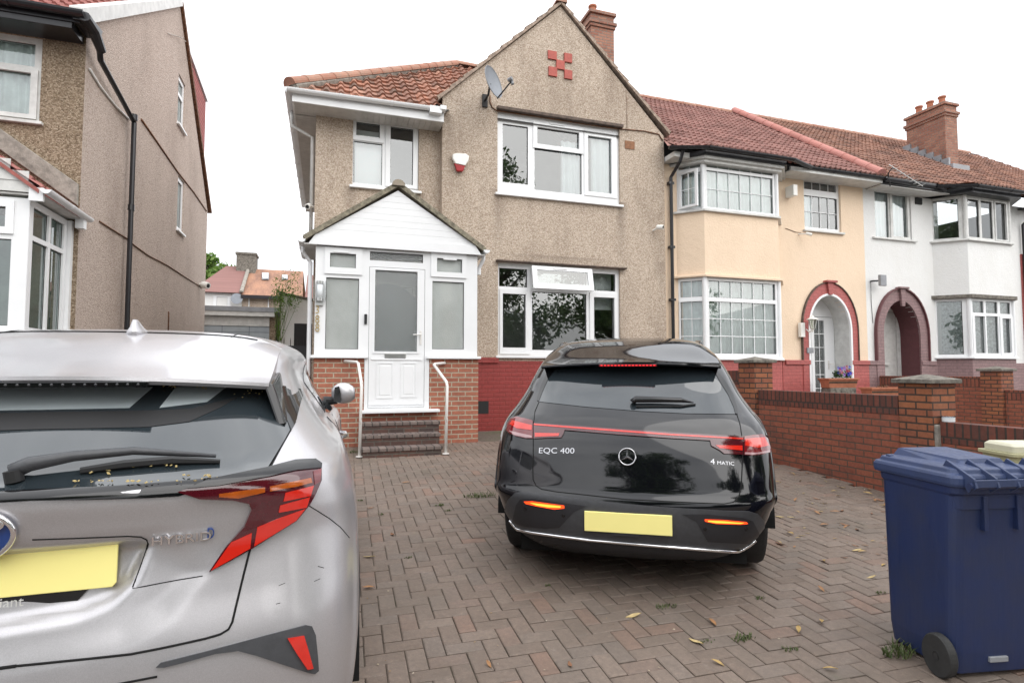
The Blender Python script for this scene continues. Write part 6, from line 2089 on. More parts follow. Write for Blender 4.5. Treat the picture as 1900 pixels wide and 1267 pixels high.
class Car:
    def __init__(s, name, label, loc, heading, pitch, rows, sub_u, sub_v, paint, wheels, arch_r, disp=(), arch_y=None):
        s.root = thing(name, label, 'car', loc, -heading)
        s.root.rotation_euler = (pitch, 0, -heading)
        s.M = Matrix.Translation(V(loc)) @ s.root.rotation_euler.to_matrix().to_4x4()
        s.Mi = s.M.inverted()
        s.ring = smooth_surface(rows, sub_u, sub_v)
        s.mkbvh()
        if disp:
            for (poly, depth, ew) in disp:
                if callable(poly): poly = poly(s)
                for ring in s.ring:
                    for p in ring:
                        if p.y < .55:
                            for q in (poly,):
                                x = abs(p.x)
                                if inpoly(x, p.z, q):
                                    d_ = min(1, pdist(x, p.z, [e for e in q if True]) / ew) if q[0][0] > .02 else min(1, s._pd0(x, p.z, q) / ew)
                                    p.y += depth * (d_ * d_ * (3 - 2 * d_))
            s.mkbvh()
        s.wheels, s.arch_r = wheels, arch_r
        # body mesh
        vs_, fs = s.V, s.F
        kill = set()
        mv = {}
        for i, p in enumerate(vs_):
            for (wy, wz, wr) in wheels:
                d = math.hypot(p.y - wy, p.z - wz)
                if abs(p.x) > .5 and d < arch_r: mv[i] = (wy, wz)
        keep = [f for f in fs if not all(i in mv for i in f)]
        vv = [v.copy() for v in vs_]
        for i, (wy, wz) in mv.items():
            dy, dz = vv[i].y - wy, vv[i].z - wz
            d = math.hypot(dy, dz) or 1
            vv[i].y, vv[i].z = wy + dy / d * arch_r, wz + dz / d * arch_r
        mb = MB(); mb.v = vv; mb.f = keep; mb.m = [0] * len(keep)
        s.body = mb.build('body', paint, s.root, local=True, smooth=True)

    @staticmethod
    def _pd0(x, y, poly):
        "distance ignoring edges on the centre line"
        m = 1e9
        for i in range(len(poly)):
            a, b = poly[i], poly[(i + 1) % len(poly)]
            if abs(a[0]) < .02 and abs(b[0]) < .02: continue
            dx, dy = b[0] - a[0], b[1] - a[1]
            t = max(0, min(1, ((x - a[0]) * dx + (y - a[1]) * dy) / (dx * dx + dy * dy + 1e-12)))
            m = min(m, math.hypot(x - a[0] - t * dx, y - a[1] - t * dy))
        return m

    def mkbvh(s):
        n = len(s.ring[0])
        s.V = [p for r in s.ring for p in r]
        s.F = []
        for i in range(len(s.ring) - 1):
            for k in range(n):
                s.F.append((i * n + k, i * n + (k + 1) % n, (i + 1) * n + (k + 1) % n, (i + 1) * n + k))
        # close the top with quads between the two halves of the last ring
        m = (len(s.ring) - 1) * n
        h = n // 2
        for k in range(h):
            a, b = k, k + 1
            c, d = (n - b) % n, (n - a) % n
            f = []
            for q in (m + a, m + b, m + c, m + d):
                if q not in f: f.append(q)
            if len(f) > 2: s.F.append(tuple(f))
        tri = []
        for f in s.F:
            tri.append((f[0], f[1], f[2]))
            if len(f) == 4: tri.append((f[0], f[2], f[3]))
        s.T = tri
        s.N = [V((0, 0, 0)) for _ in s.V]
        for t in tri:
            nn = (s.V[t[1]] - s.V[t[0]]).cross(s.V[t[2]] - s.V[t[0]])
            for i in t: s.N[i] += nn
        for q in s.N:
            if q.length > 0: q.normalize()
        s.bvh = BVHTree.FromPolygons(s.V, tri)

    def _nrm(s, p, idx):
        a, b, c = (s.V[i] for i in s.T[idx])
        ab, ac, ap = b - a, c - a, p - a
        d00, d01, d11, d20, d21 = ab.dot(ab), ab.dot(ac), ac.dot(ac), ap.dot(ab), ap.dot(ac)
        den = d00 * d11 - d01 * d01
        if abs(den) < 1e-14: return s.N[s.T[idx][0]].copy()
        v = (d11 * d20 - d01 * d21) / den
        w_ = (d00 * d21 - d01 * d20) / den
        n = s.N[s.T[idx][0]] * (1 - v - w_) + s.N[s.T[idx][1]] * v + s.N[s.T[idx][2]] * w_
        return n.normalized()

    def cast(s, o, d, guess=2.):
        h = s.bvh.ray_cast(o, d)
        if h[0] is None:
            # nearest surface point along the ray (just past the silhouette)
            best = None
            for k in range(60):
                p = o + d * (.8 + k * .08)
                q = s.bvh.find_nearest(p)
                if q[0] is not None and (best is None or q[3] < best[3]): best = q
            h = best
        return h[0], s._nrm(h[0], h[2])

    def hit(s, x, y):
        o = s.Mi @ V((0, 0, EYE))
        d = (s.Mi.to_3x3() @ ray(x, y)).normalized()
        return s.cast(o, d)

    def side(s, y, z, sx=1): return s.cast(V((sx * 3, y, z)), V((-sx, 0, 0)))
    def rear(s, x, z): return s.cast(V((x, -3, z)), V((0, 1, 0)))
    def top(s, x, y): return s.cast(V((x, y, 4)), V((0, 0, -1)))

    def patch(s, name, poly, m, off=.003, th=.006, parent=None, fn=None, step=7., mirror=False, holes=(), only_mirror=False, label=None, mats=None):
        "panel lying on the body; poly in the domain of fn (default: sight lines)"
        fn = fn or s.hit
        bd = []
        P2 = [V((p[0], p[1])) for p in poly]
        loops = [P2] + [[V((p[0], p[1])) for p in h] for h in holes]
        pts, edges = [], []
        for L in loops:
            st = len(pts)
            for i in range(len(L)):
                a, b = L[i], L[(i + 1) % len(L)]
                k = max(1, int((b - a).length / step))
                for q in range(k): pts.append(a.lerp(b, q / k))
            m_ = len(pts) - st
            edges += [(st + i, st + (i + 1) % m_) for i in range(m_)]
        nb = len(pts)
        xs = [p.x for p in P2]; ys = [p.y for p in P2]
        x = min(xs) + step / 2
        Lp = [[(p.x, p.y) for p in L] for L in loops]
        while x < max(xs):
            y = min(ys) + step / 2
            while y < max(ys):
                if inpoly(x, y, Lp[0]) and not any(inpoly(x, y, h) for h in Lp[1:]) and min(pdist(x, y, L) for L in Lp) > step * .4:
                    pts.append(V((x, y)))
                y += step
            x += step
        r = delaunay_2d_cdt(pts, edges, [], 0, 1e-6)
        vs2, fs2 = r[0], r[2]
        tri = []
        for f in fs2:
            cx = sum(vs2[i].x for i in f) / len(f); cy = sum(vs2[i].y for i in f) / len(f)
            if inpoly(cx, cy, Lp[0]) and not any(inpoly(cx, cy, h) for h in Lp[1:]): tri.append(tuple(f))
        hp = [fn(v.x, v.y) for v in vs2]
        out = []
        for sx in ((1, -1) if mirror else (1,)):
            top_ = [V(((p + n * off).x * sx, (p + n * off).y, (p + n * off).z)) for p, n in hp]
            bot_ = [V(((p + n * (off - th)).x * sx, (p + n * (off - th)).y, (p + n * (off - th)).z)) for p, n in hp]
            nrm = [V((n.x * sx, n.y, n.z)) for p, n in hp]
            mb = MB()
            N_ = len(top_)
            mb.v = top_ + bot_
            # orient
            fl = 0
            for f in tri:
                a, b, c = (top_[i] for i in f[:3])
                fl += 1 if (b - a).cross(c - a).dot(nrm[f[0]]) > 0 else -1
            T_ = [f if fl > 0 else f[::-1] for f in tri]
            mb.f = [list(f) for f in T_]
            ec = {}
            for f in T_:
                for i in range(len(f)):
                    e = (f[i], f[(i + 1) % len(f)]); ec[e] = 1
            for (a, b) in list(ec):
                if (b, a) not in ec: mb.f.append([b, a, a + N_, b + N_])
            nt = len(T_)
            mb.m = [0] * len(mb.f)
            o = mb.build(name, m, parent or s.root, local=True)
            me = o.data
            for i, p in enumerate(me.polygons): p.use_smooth = i < nt
            ln = []
            for p in me.polygons:
                for vi in p.vertices:
                    ln.append(tuple(nrm[vi]) if p.index < nt else tuple(p.normal))
            me.normals_split_custom_set(ln)
            if label: o['label'] = label
            out.append(o)
        return out[0] if not mirror else out

    def line(s, name, pts, r, m, parent=None, fn=None, off=0., mirror=False, step=10., closed=False):
        fn = fn or s.hit
        P2 = [V((p[0], p[1])) for p in pts]
        d = []
        for i in range(len(P2) - 1):
            k = max(1, int((P2[i + 1] - P2[i]).length / step))
            for q in range(k): d.append(P2[i].lerp(P2[i + 1], q / k))
        d.append(P2[-1])
        H = [fn(p.x, p.y) for p in d]
        for sx in ((1, -1) if mirror else (1,)):
            mb = MB(); mb.tube([V(((p + n * off).x * sx, (p + n * off).y, (p + n * off).z)) for p, n in H], r, 6)
            o = mb.build(name, m, parent or s.root, local=True, smooth=True)
        return o

    def strip_mesh(s, name, text, size, p, n, m, parent=None, ext=.003, squash=1., lift=.004, xdir=None):
        "lettering set on the body at p with normal n"
        X = (xdir or V((1, 0, 0)))
        X = (X - n * X.dot(n)).normalized()
        Y = n.cross(X)
        Mt = Matrix(((X.x, Y.x, n.x, (p + n * lift).x), (X.y, Y.y, n.y, (p + n * lift).y), (X.z, Y.z, n.z, (p + n * lift).z), (0, 0, 0, 1)))
        return text_mesh(text, size, ext, name, m, parent or s.root, Mt, squash=squash)


def half_row(zr, zs, zf, yr, yf, w_, c, s=(1, 1, 1, 1), ex=(.40, .70, .88, .97), wheel_y=(.95, 1.9, 2.9)):
    return [(0, yr, zr), (ex[0] * w_, yr + .12 * c, zr), (ex[1] * w_, yr + .42 * c, zr + (zs - zr) * .12), (ex[2] * w_, yr + .95 * c, zr + (zs - zr) * .45), (ex[3] * w_, yr + 1.7 * c, zr + (zs - zr) * .85), (w_ * s[0], yr + 2.9 * c, zs),
            (w_ * s[1], yr + (yf - yr) * .30, zs), (w_ * s[2], yr + (yf - yr) * .48, zs), (w_ * s[3], yr + (yf - yr) * .68, zs), (w_ * .98, yf - .60, (zs + zf) / 2),
            (w_ * .88, yf - .20, zf), (w_ * .5, yf - .04, zf), (0, yf, zf)]


SUBU = (12, 12, 10, 8, 8, 6, 6, 6, 6, 5, 5, 5)


def wheel(car, wy, wz, wr, sx, xo, tw=.225, spokes=10, rimc=None, twin=True):
    Mx = Matrix.Translation(V((sx * xo, wy, wz))) @ Matrix.Rotation(R(90) * sx, 4, 'Y')
    ri = wr * .70
    mb = MB()
    prof = [(ri, -tw * .95), (wr * .80, -tw), (wr * .96, -tw * .93), (wr, -tw * .8), (wr, -tw * .12), (wr * .965, -tw * .02), (wr * .85, .008), (ri + .012, .004), (ri, -.01)]
    mb.lathe(prof, 48, M=Mx, cap=False)
    for q in (-.65, -.5, -.35, -.22):
        pass
    w0 = mb.build('wheel', M['tyre'], car.root, local=True, smooth=True)
    mb = MB()
    mb.lathe([(ri * .98, -tw * .9), (ri * .96, -.02), (ri, -.004), (ri * .94, -.008), (ri * .90, -.05)], 48, M=Mx, cap=False)
    mb.lathe([(.0, -.03), (.055, -.03), (.06, -.05), (.06, -.1)], 24, M=Mx)
    for k in range(spokes):
        a = 2 * math.pi * k / spokes
        ca_, sa_ = math.cos(a), math.sin(a)
        wd0, wd1 = .018, .026
        pts = []
        for (rr, zz_, wd) in ((.04, -.035, wd0), (ri * .95, -.018, wd1)):
            for (q, dz) in ((-1, 0), (1, 0), (1, -.03), (-1, -.03)):
                pts.append(Mx @ V((ca_ * rr - sa_ * wd * q, sa_ * rr + ca_ * wd * q, zz_ + dz)))
        mb.add(pts, [(0, 1, 2, 3), (4, 7, 6, 5), (0, 4, 5, 1), (1, 5, 6, 2), (2, 6, 7, 3), (3, 7, 4, 0)])
    mb.build('rim', rimc or M['rim'], w0, local=True)
    mb = MB(); mb.lathe([(.0, -.10), (ri * .93, -.10), (ri * .93, -.13), (0, -.13)], 32, M=Mx); mb.build('brake_disc', M['black'], w0, local=True)


def carpaint(name, col, metallic, rough, flake=0., coat=1., spec=.5):
    b = NB(name)
    c = col
    if flake:
        v = b.voro(900, 'Color')
        c = b.mix(b.ramp(b.sep(v), [(0, (0, 0, 0)), (1, (flake, flake, flake))]), col, tuple(min(1, x * 1.5) for x in col))
    du = b.noise(5, 6, .7)
    rg = b.ramp(du, [(.35, (rough,) * 3), (.75, (rough * 1.35,) * 3)])
    m = b.fin(c, b.sep(rg), b.bump(b.noise(2.2, 2), .02, .01))
    b.p.inputs['Metallic'].default_value = metallic
    b.p.inputs['Coat Weight'].default_value = coat
    b.p.inputs['Coat Roughness'].default_value = .03 if metallic < .3 else .10
    b.p.inputs['Specular IOR Level'].default_value = spec
    return m


M['tyre'] = plain('tyre_rubber', (.022, .022, .023), .75, .2, 20, bumps=.3)
M['rim'] = plain('alloy_rim', (.42, .42, .43), .3, .05, metal=.9)
M['silver'] = carpaint('paint_silver', (.44, .43, .445), .64, .32, .4, .7)
M['pblack'] = carpaint('paint_black', (.004, .004, .006), 0., .05, 0, .35, .5)
M['cglass'] = plain('car_glass', (.022, .029, .034), .02, .0, spec=.9, coat=.25)
M['cglass_sky'] = plain('car_glass_painted_sky', (.40, .45, .47), .02, .05, 3, spec=.9, coat=.3)  # pale base colour stands in for sky brightness on the glass
M['gblack'] = plain('gloss_black', (.006, .006, .007), .08, 0, spec=.6)
M['chrome2'] = plain('satin_chrome', (.50, .50, .52), .22, 0, metal=1.)
M['plas'] = plain('grey_bumper_plastic', (.058, .060, .066), .42, .1, 30, bumps=.1)
M['plasd'] = plain('dark_bumper_plastic', (.024, .024, .028), .5, .1, 30)
M['gap'] = plain('panel_gap', (.004, .004, .004), .9)
M['chrome'] = plain('chrome', (.85, .85, .87), .07, 0, metal=1.)
M['redl'] = plain('lens_red', (.62, .022, .012), .08, .05, 30, coat=1.)
M['redd'] = plain('lens_dark_red', (.075, .006, .012), .06, .1, 30, coat=1.)
M['redm'] = plain('lens_mid_red', (.17, .008, .014), .06, .15, 40, coat=1.)
M['amber'] = plain('lens_amber', (.42, .09, .012), .1, .15, 30, coat=1.)
M['plate'] = plain('number_plate_yellow', (1., .90, .33), .6, .01)
M['plate2'] = plain('number_plate_bright', (1., .90, .33), .6, .01)
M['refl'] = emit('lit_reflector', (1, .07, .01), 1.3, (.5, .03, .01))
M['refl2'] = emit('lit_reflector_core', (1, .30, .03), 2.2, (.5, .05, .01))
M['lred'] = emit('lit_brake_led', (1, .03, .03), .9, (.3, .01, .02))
M['badge_blue'] = plain('badge_blue', (.01, .06, .28), .1, .1, coat=1.)

# ---------------------------------------------------------------- silver hatchback
ZS = 1.045
def TR(z, yr, w_, c, yf, s=(1, .99, .965, .975), zs=None, zf=None):
    z_ = z * ZS
    return half_row(z_, (zs or z) * ZS, (zf or z) * ZS, yr, yf, w_, c, s)


T_ROWS = [TR(.20, .16, .80, .14, 4.20), TR(.30, .05, .85, .13, 4.30), TR(.42, .0, .885, .125, 4.36), TR(.55, -.005, .90, .13, 4.38), TR(.68, .01, .905, .14, 4.38),
          TR(.80, .045, .905, .15, 4.33), TR(.90, .065, .90, .16, 4.22), TR(.98, .06, .888, .17, 3.95), TR(1.045, .05, .868, .185, 3.65), TR(1.075, .062, .845, .20, 3.45, zs=1.09),
          TR(1.10, .13, .80, .20, 3.28, s=(1, .98, .98, .97), zs=1.13), TR(1.22, .34, .725, .17, 3.0, s=(1, 1.0, 1.02, 1.0)), TR(1.34, .55, .655, .14, 2.75, s=(1, 1.01, 1.03, 1.0)),
          TR(1.415, .70, .635, .10, 2.5, s=(1, 1.02, 1.05, 1.02)), TR(1.47, .84, .575, .10, 2.25, s=(1, 1.03, 1.06, 1.02), zs=1.465), TR(1.503, 1.0, .42, .08, 2.1, s=(1, 1.05, 1.1, 1.0), zs=1.51), TR(1.52, 1.15, .14, .05, 1.95, zs=1.528)]
CX, CY = -.79, 1.66


def tpoly(pts): return lambda car: [(abs(car.hit(x, y)[0].x), car.hit(x, y)[0].z) for x, y in pts]


# plate recess: polygon in local (x, z)
rec = [(0, 1.0), (.345, .992), (.372, .975), (.335, .87), (.29, .825), (.22, .805), (0, .79)]
fold = [(0, 1.03), (.40, 1.03), (.52, .885), (.47, .83), (.42, .775), (.33, .73), (.18, .715), (0, .71)]
toy = Car('silver_car', 'silver hatchback car cut off by the left edge, seen from behind', (CX, CY, g(3.0) - .01), R(.6), R(.6), T_ROWS, (22, 20, 14, 9, 8, 6, 6, 6, 6, 5, 5, 5), 10, M['silver'],
          [(.86, .335, .335), (3.50, .335, .335)], .385, disp=[(rec, .034, .040), (fold, .008, .07)])
def t5(*p): return [(a / 1.871, 590 + b / 1.871) for a, b in p]
def t4(*p): return [(300 + a / 2.835, 820 + b / 2.835) for a, b in p]
def t7(*p): return [(a / 2.879, 1080 + b / 2.879) for a, b in p]
def t3(*p): return [(540 + a / 5.757, 640 + b / 5.757) for a, b in p]
def loc_rear(car, pts): return [(car.hit(x, y)[0].x, car.hit(x, y)[0].z) for x, y in pts]


def full_rear(pts):
    "outline given for x from 0 outwards: close it by its mirror image"
    return pts + [(-x, z) for x, z in pts[::-1] if x > 1e-4]


# ---------------------------------------------------------------- black electric SUV
def MR(z, yr, w_, c, yf, s=(1, 1, .985, .985), zs=None, zf=None):
    return half_row(z, (zs or z), (zf or z), yr, yf, w_, c, s)


M_ROWS = [MR(.20, .20, .80, .15, 4.55, zs=.35), MR(.27, .08, .85, .17, 4.66, zs=.40), MR(.38, .02, .895, .18, 4.74, zs=.46), MR(.50, .0, .912, .165, 4.76, zs=.53), MR(.60, .008, .922, .13, 4.76), MR(.66, .04, .925, .13, 4.75),
          MR(.76, .068, .927, .14, 4.70), MR(.88, .105, .925, .15, 4.6), MR(.97, .145, .920, .16, 4.3), MR(1.04, .19, .905, .17, 3.9), MR(1.09, .235, .88, .18, 3.65),
          MR(1.13, .285, .845, .18, 3.45, zs=1.14), MR(1.24, .435, .785, .15, 3.15), MR(1.36, .57, .735, .13, 2.9, s=(1, 1.01, 1.02, 1.0)), MR(1.47, .72, .68, .11, 2.6, s=(1, 1.01, 1.03, 1.0)),
          MR(1.55, .85, .615, .10, 2.4, s=(1, 1.02, 1.04, 1.0)), MR(1.605, 1.0, .53, .09, 2.3, s=(1, 1.02, 1.05, 1.0)), MR(1.635, 1.2, .38, .07, 2.2, s=(1, 1.04, 1.1, 1.0)), MR(1.648, 1.35, .12, .05, 2.1)]
MX, MY, MH = 1.80, 3.17, R(31)

suv = Car('black_car', 'black electric sport utility car parked at an angle before the house, seen from behind', (MX, MY, g(MY) - .005), MH, R(2.3), M_ROWS, SUBU, 6, M['pblack'],
          [(.88, .36, .36), (3.75, .36, .36)], .415)


def spoiler(car, xs, yedge, zedge, yfront, th, m, under=.10, name='spoiler', drop=.0):
    mb = MB()
    rings = []
    for x in xs:
        ye, ze = yedge(x), zedge(x)
        A = car.top(x, yfront)[0]
        A2 = car.top(x, yfront + .08)[0]
        sl = (A2.z - A.z) / .08
        sec = []
        L = A.y - ye
        for k in range(9):
            t = k / 8
            y = A.y - L * t
            # hermite from roof height/slope to the edge
            h00, h10, h01, h11 = 2 * t**3 - 3 * t**2 + 1, t**3 - 2 * t**2 + t, -2 * t**3 + 3 * t**2, t**3 - t**2
            z = h00 * (A.z + .0015) + h10 * (-sl * L) + h01 * ze + h11 * (-.16 * L * 1.2)
            sec.append(V((x, y, z)))
        sec.append(V((x, ye - .002, ze - th * .5)))
        sec.append(V((x, ye + .006, ze - th)))
        sec.append(V((x, ye + under, ze - th - .004)))
        sec.append(V((x, A.y, A.z - .06)))
        rings.append(sec)
    n = len(rings[0])
    loft(mb, rings, True, True)
    o = mb.build(name, m, car.root, local=True, smooth=True)
    b = o.modifiers.new('es', 'EDGE_SPLIT'); b.split_angle = R(32)
    return o


def mirror_part(car, sx, y, z, scale, capm, housem, x_body):
    mb = MB()
    rings = []
    for k in range(9):
        t = k / 8
        r = math.sin(math.pi * (.08 + .84 * t)) ** .5
        rings.append([V((sx * (x_body + .04 + .16 * t), y + .05 * math.cos(a) * r - .02 * t, z + .075 * math.sin(a) * r * (1.1 if math.sin(a) > 0 else .9))) for a in [2 * math.pi * q / 20 for q in range(20)]])
    loft(mb, rings)
    o = mb.build('door_mirror', capm, car.root, local=True, smooth=True)
    mb = MB(); mb.tube([V((sx * (x_body - .02), y + .03, z - .05)), V((sx * (x_body + .08), y + .01, z - .045))], [.035, .025], 10)
    mb.build('mirror_arm', housem, o, local=True)
    mb = MB()
    mb.prism([V((sx * (x_body + .055), y - .068, z - .05)), V((sx * (x_body + .105), y - .078, z - .055)), V((sx * (x_body + .10), y - .076, z + .02)), V((sx * (x_body + .09), y - .074, z + .06)), V((sx * (x_body + .06), y - .068, z + .05))], V((0, .03, 0)))
    mb.build('mirror_glass', M['gblack'], o, local=True)
    return o


def side_common(car, sx_list, arches, arch_r, clad, cladw, sill_z, glass_polys, handle, wheels, xo, spokes):
    for (wy, wz, wr) in wheels:
        for sx in (1, -1):
            wheel(car, wy, wz, wr, sx, xo, spokes=spokes)
            # liner of the wheel arch
            mb = MB()
            pts = []
            for k in range(19):
                a = math.pi * k / 18
                pts.append((wy + math.cos(a) * (arch_r + .005), wz + math.sin(a) * (arch_r + .005)))
            for k in range(18):
                (y0, z0), (y1, z1) = pts[k], pts[k + 1]
                mb.face([V((sx * .45, y0, z0)), V((sx * .45, y1, z1)), V((sx * (xo + .03), y1, z1)), V((sx * (xo + .03), y0, z0))])
            mb.face([V((sx * .46, y, z)) for y, z in pts])
            mb.build('arch_liner', M['gap'], car.root, local=True)
            # cladding ring
            fn = lambda u, v: car.side(wy + math.cos(u) * v, wz + math.sin(u) * v, sx)
            mb = MB(); N_ = 40
            rs = [arch_r - .012, arch_r + .004, arch_r + cladw * .6, arch_r + cladw]
            grid = []
            for k in range(N_ + 1):
                a = .10 + (math.pi - .20) * k / N_
                row = []
                for q, r in enumerate(rs):
                    p, n = fn(a, max(r, arch_r + .012))
                    o_ = (.004, .016, .014, .001)[q]
                    yy, zz_ = wy + math.cos(a) * r, wz + math.sin(a) * r
                    row.append(V((p.x + sx * o_, yy, max(zz_, .17))))
                row.insert(0, V((row[0].x - sx * .06, wy + math.cos(a) * (arch_r - .01), max(.17, wz + math.sin(a) * (arch_r - .01)))))
                grid.append(row)
            for k in range(N_):
                for q in range(4):
                    mb.face([grid[k][q], grid[k + 1][q], grid[k + 1][q + 1], grid[k][q + 1]])
            mb.build('wheel_arch_trim', clad, car.root, local=True, weld=True, smooth=True)
    for sx in (1, -1):
        fs = lambda y, z: car.side(y, z, sx)
        for gp_, nm in glass_polys:
            car.patch(nm, gp_, M['cglass'], .003, .006, fn=fs, step=.06)
    # underbody
    mb = MB(); yl = max(p.y for p in car.V); mb.box((-.74, .30, .17), (.74, yl - .4, .34)); mb.build('underbody', M['gap'], car.root, local=True)


# ---------------------------------------------------------------- silver car: details
T = toy
F_ = lambda pts: [T.hit(x, y) for x, y in pts]
def xz(pts): return [(abs(T.hit(x, y)[0].x), T.hit(x, y)[0].z) for x, y in pts]
RR = T.rear
def rpatch(name, pts_px, m, off=.003, th=.006, step=.03, **k):
    "outline measured on the visible half, built on both halves of the tail"
    return T.patch(name, xz(pts_px), m, off, th, fn=RR, step=step, mirror=True, **k)


def rline(name, pts_px, r, m, off=0.):
    T.line(name, xz(pts_px), r, m, fn=RR, mirror=True, off=off, step=.02)


# rear window: right half outline closed by its mirror image
gb = xz([(60, 910), (214, 903), (374, 890), (494, 873), (522, 826), (548, 782)])
gtop = [(.60, 1.375), (.0, 1.40)]
half = [(0, gb[0][1])] + gb + [(.655, 1.345)] + gtop
outl = half[:-1] + [(0, 1.40)]
outl = half[:-1] + [(-x, z) for x, z in half[1:-1][::-1]]
tg = T.patch('rear_window', outl, M['cglass'], .004, .006, fn=RR, step=.04)
# dark ceramic band and pale patches across the top with sky brightness painted in
def fr_(pts): return xz(pts)
bnd = [(0, 1.27), (.30, 1.268), (.39, 1.275), (.47, 1.31), (.52, 1.345), (.57, 1.38), (.36, 1.39), (.44, 1.322), (.40, 1.305), (.30, 1.30), (0, 1.302)]
T.patch('frit_band', [(x, z) for x, z in [(0, 1.255), (.28, 1.252), (.385, 1.262), (.46, 1.30), (.50, 1.33), (.44, 1.315), (.38, 1.298), (.28, 1.296), (0, 1.298)]], M['black'], .006, .003, fn=RR, step=.03, mirror=True, parent=tg)
for (a, b, c, d) in ((.285, .315, .345, .315), (.0, .0, .05, .05)):
    pass
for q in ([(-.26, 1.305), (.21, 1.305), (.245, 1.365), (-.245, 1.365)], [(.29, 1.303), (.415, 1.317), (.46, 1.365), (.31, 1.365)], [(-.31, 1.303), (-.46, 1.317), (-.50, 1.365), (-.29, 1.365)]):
    T.patch('painted_sky_patch', q, M['cglass_sky'], .0055, .003, fn=RR, step=.03, parent=tg)
# black gloss ledge under the glass
lg = xz([(60, 928.5), (278, 923), (331, 920), (420, 895), (494, 884)])
lt = xz([(494, 874), (374, 891), (214, 904), (60, 911)])
lo_ = [(0, lg[0][1])] + lg + lt + [(0, lt[-1][1])]
lo_ = [p for p in lo_ if p[0] > .0001]
T.patch('tail_trim', lo_ + [(-x, z) for x, z in lo_[::-1]], M['gblack'], .006, .012, fn=RR, step=.03)
# black side pieces beside the glass
T.patch('pillar_trim', xz([(549, 780), (560, 735), (556, 722), (524, 717), (520, 735), (527, 770), (540, 800)]), M['gblack'], .005, .01, fn=RR, step=.03, mirror=True)
# tail lamps
LO = t4((85, 262), (300, 205), (550, 158), (700, 120), (800, 110), (828, 130), (826, 205), (795, 275), (765, 330), (700, 410), (560, 500), (465, 562), (350, 628), (250, 680), (290, 615), (340, 540), (430, 440), (468, 350), (455, 318), (370, 300), (200, 295))
lamps = []
def px_patch(name, pts, m, off, th=.006, parent=None, step=7.):
    return T.patch(name, pts, m, off, th, parent=parent, step=step, mirror=True)
LT = px_patch('tail_lamp', LO, M['redd'], .014, .03)
def lamp_part(name, pts, m, off=.0165, th=.004):
    a = T.patch(name, pts, m, off, th, parent=LT[0], step=6.)
    b = a.copy(); b.data = a.data.copy()
    for v in b.data.vertices: v.co.x = -v.co.x
    b.data.flip_normals()
    C.objects.link(b); b.parent = LT[1]
lamp_part('lamp_cap', t4((120, 250), (300, 205), (550, 158), (700, 118), (800, 110), (828, 130), (824, 150), (700, 165), (560, 195), (300, 235)), M['gblack'], .018)
lamp_part('brake_segment', t4((262, 672), (363, 520), (470, 470), (462, 555), (350, 622)), M['redl'])
lamp_part('brake_segment', t4((482, 545), (498, 440), (605, 395), (742, 348), (695, 408), (560, 494)), M['redl'])
lamp_part('brake_segment', t4((606, 366), (613, 328), (764, 288), (748, 342)), M['redl'])
lamp_part('brake_segment', t4((630, 308), (640, 264), (782, 232), (768, 282)), M['redl'])
lamp_part('side_segment', t4((788, 228), (782, 165), (824, 153), (815, 215)), M['redm'])
lamp_part('turn_segment', t4((300, 270), (535, 240), (535, 262), (400, 290), (300, 284)), M['amber'])
lamp_part('turn_segment', t4((560, 236), (768, 196), (775, 218), (700, 235), (560, 258)), M['amber'])
# panel gaps
GAP1 = [(548, 782), (522, 828), (494, 880), (481, 940), (464, 1019), (452, 1066), (439, 1120), (431, 1154), (424, 1167), (409, 1176), (382, 1184), (300, 1202), (243, 1213), (120, 1226), (30, 1235)]
rline('panel_gap', GAP1, .0032, M['gap'])
rline('recess_edge', [(60, 1001), (236, 994.4), (262, 996), (272, 1001), (274.6, 1007), (246, 1089)], .0022, M['gap'], -.0005)
gz = xz([(30, 1235)])[0]
T.line('panel_gap', [(-gz[0], gz[1]), (gz[0], gz[1])], .0042, M['gap'], fn=RR, step=.03)
T.line('panel_gap', [(570, 936), (590, 948), (612, 962), (632, 978), (648, 997)], .0016, M['gap'])
rline('tailgate_line', [(246, 1091), (300, 1081), (376, 1068)], .0015, M['gap'])
# reflective wing of the lower tailgate: fold line
# fog insert
FG = t7((835, 450), (860, 425), (1100, 365), (1400, 285), (1630, 226), (1660, 232), (1680, 280), (1692, 400), (1696, 468), (1675, 485), (1640, 478), (1500, 432), (1370, 388), (1270, 362), (1150, 378), (980, 425), (880, 450))
fg = T.patch('bumper_insert', FG, M['plas'], .008, .016, step=8., mirror=True)
for k_, q in enumerate(fg):
    pass
fl_ = T.patch('fog_lens', t7((1528, 294), (1614, 280), (1640, 370), (1662, 452), (1632, 458), (1580, 380)), M['redl'], .014, .008, parent=fg[0], step=6.)
b = fl_.copy(); b.data = fl_.data.copy()
for v in b.data.vertices: v.co.x = -v.co.x
b.data.flip_normals(); C.objects.link(b); b.parent = fg[1]
# scuffs on the bumper corner
for k_, pts in enumerate((((590, 1050), (601, 1053)), ((583, 1078), (594, 1073)), ((517, 1086), (529, 1081)), ((512, 1120), (520, 1118)))):
    T.line('scuff', pts, .0009, M['gap'], step=4., off=.0)
# black lower valance
T.patch('lower_valance', [(-.60, .20), (.60, .20), (.66, .40), (.50, .47), (-.50, .47), (-.66, .40)], M['plas'], .006, .012, fn=RR, step=.05)
T.line('bumper_line', [(-.40, .66), (0, .655), (.40, .66)], .003, M['gap'], fn=RR, step=.04)
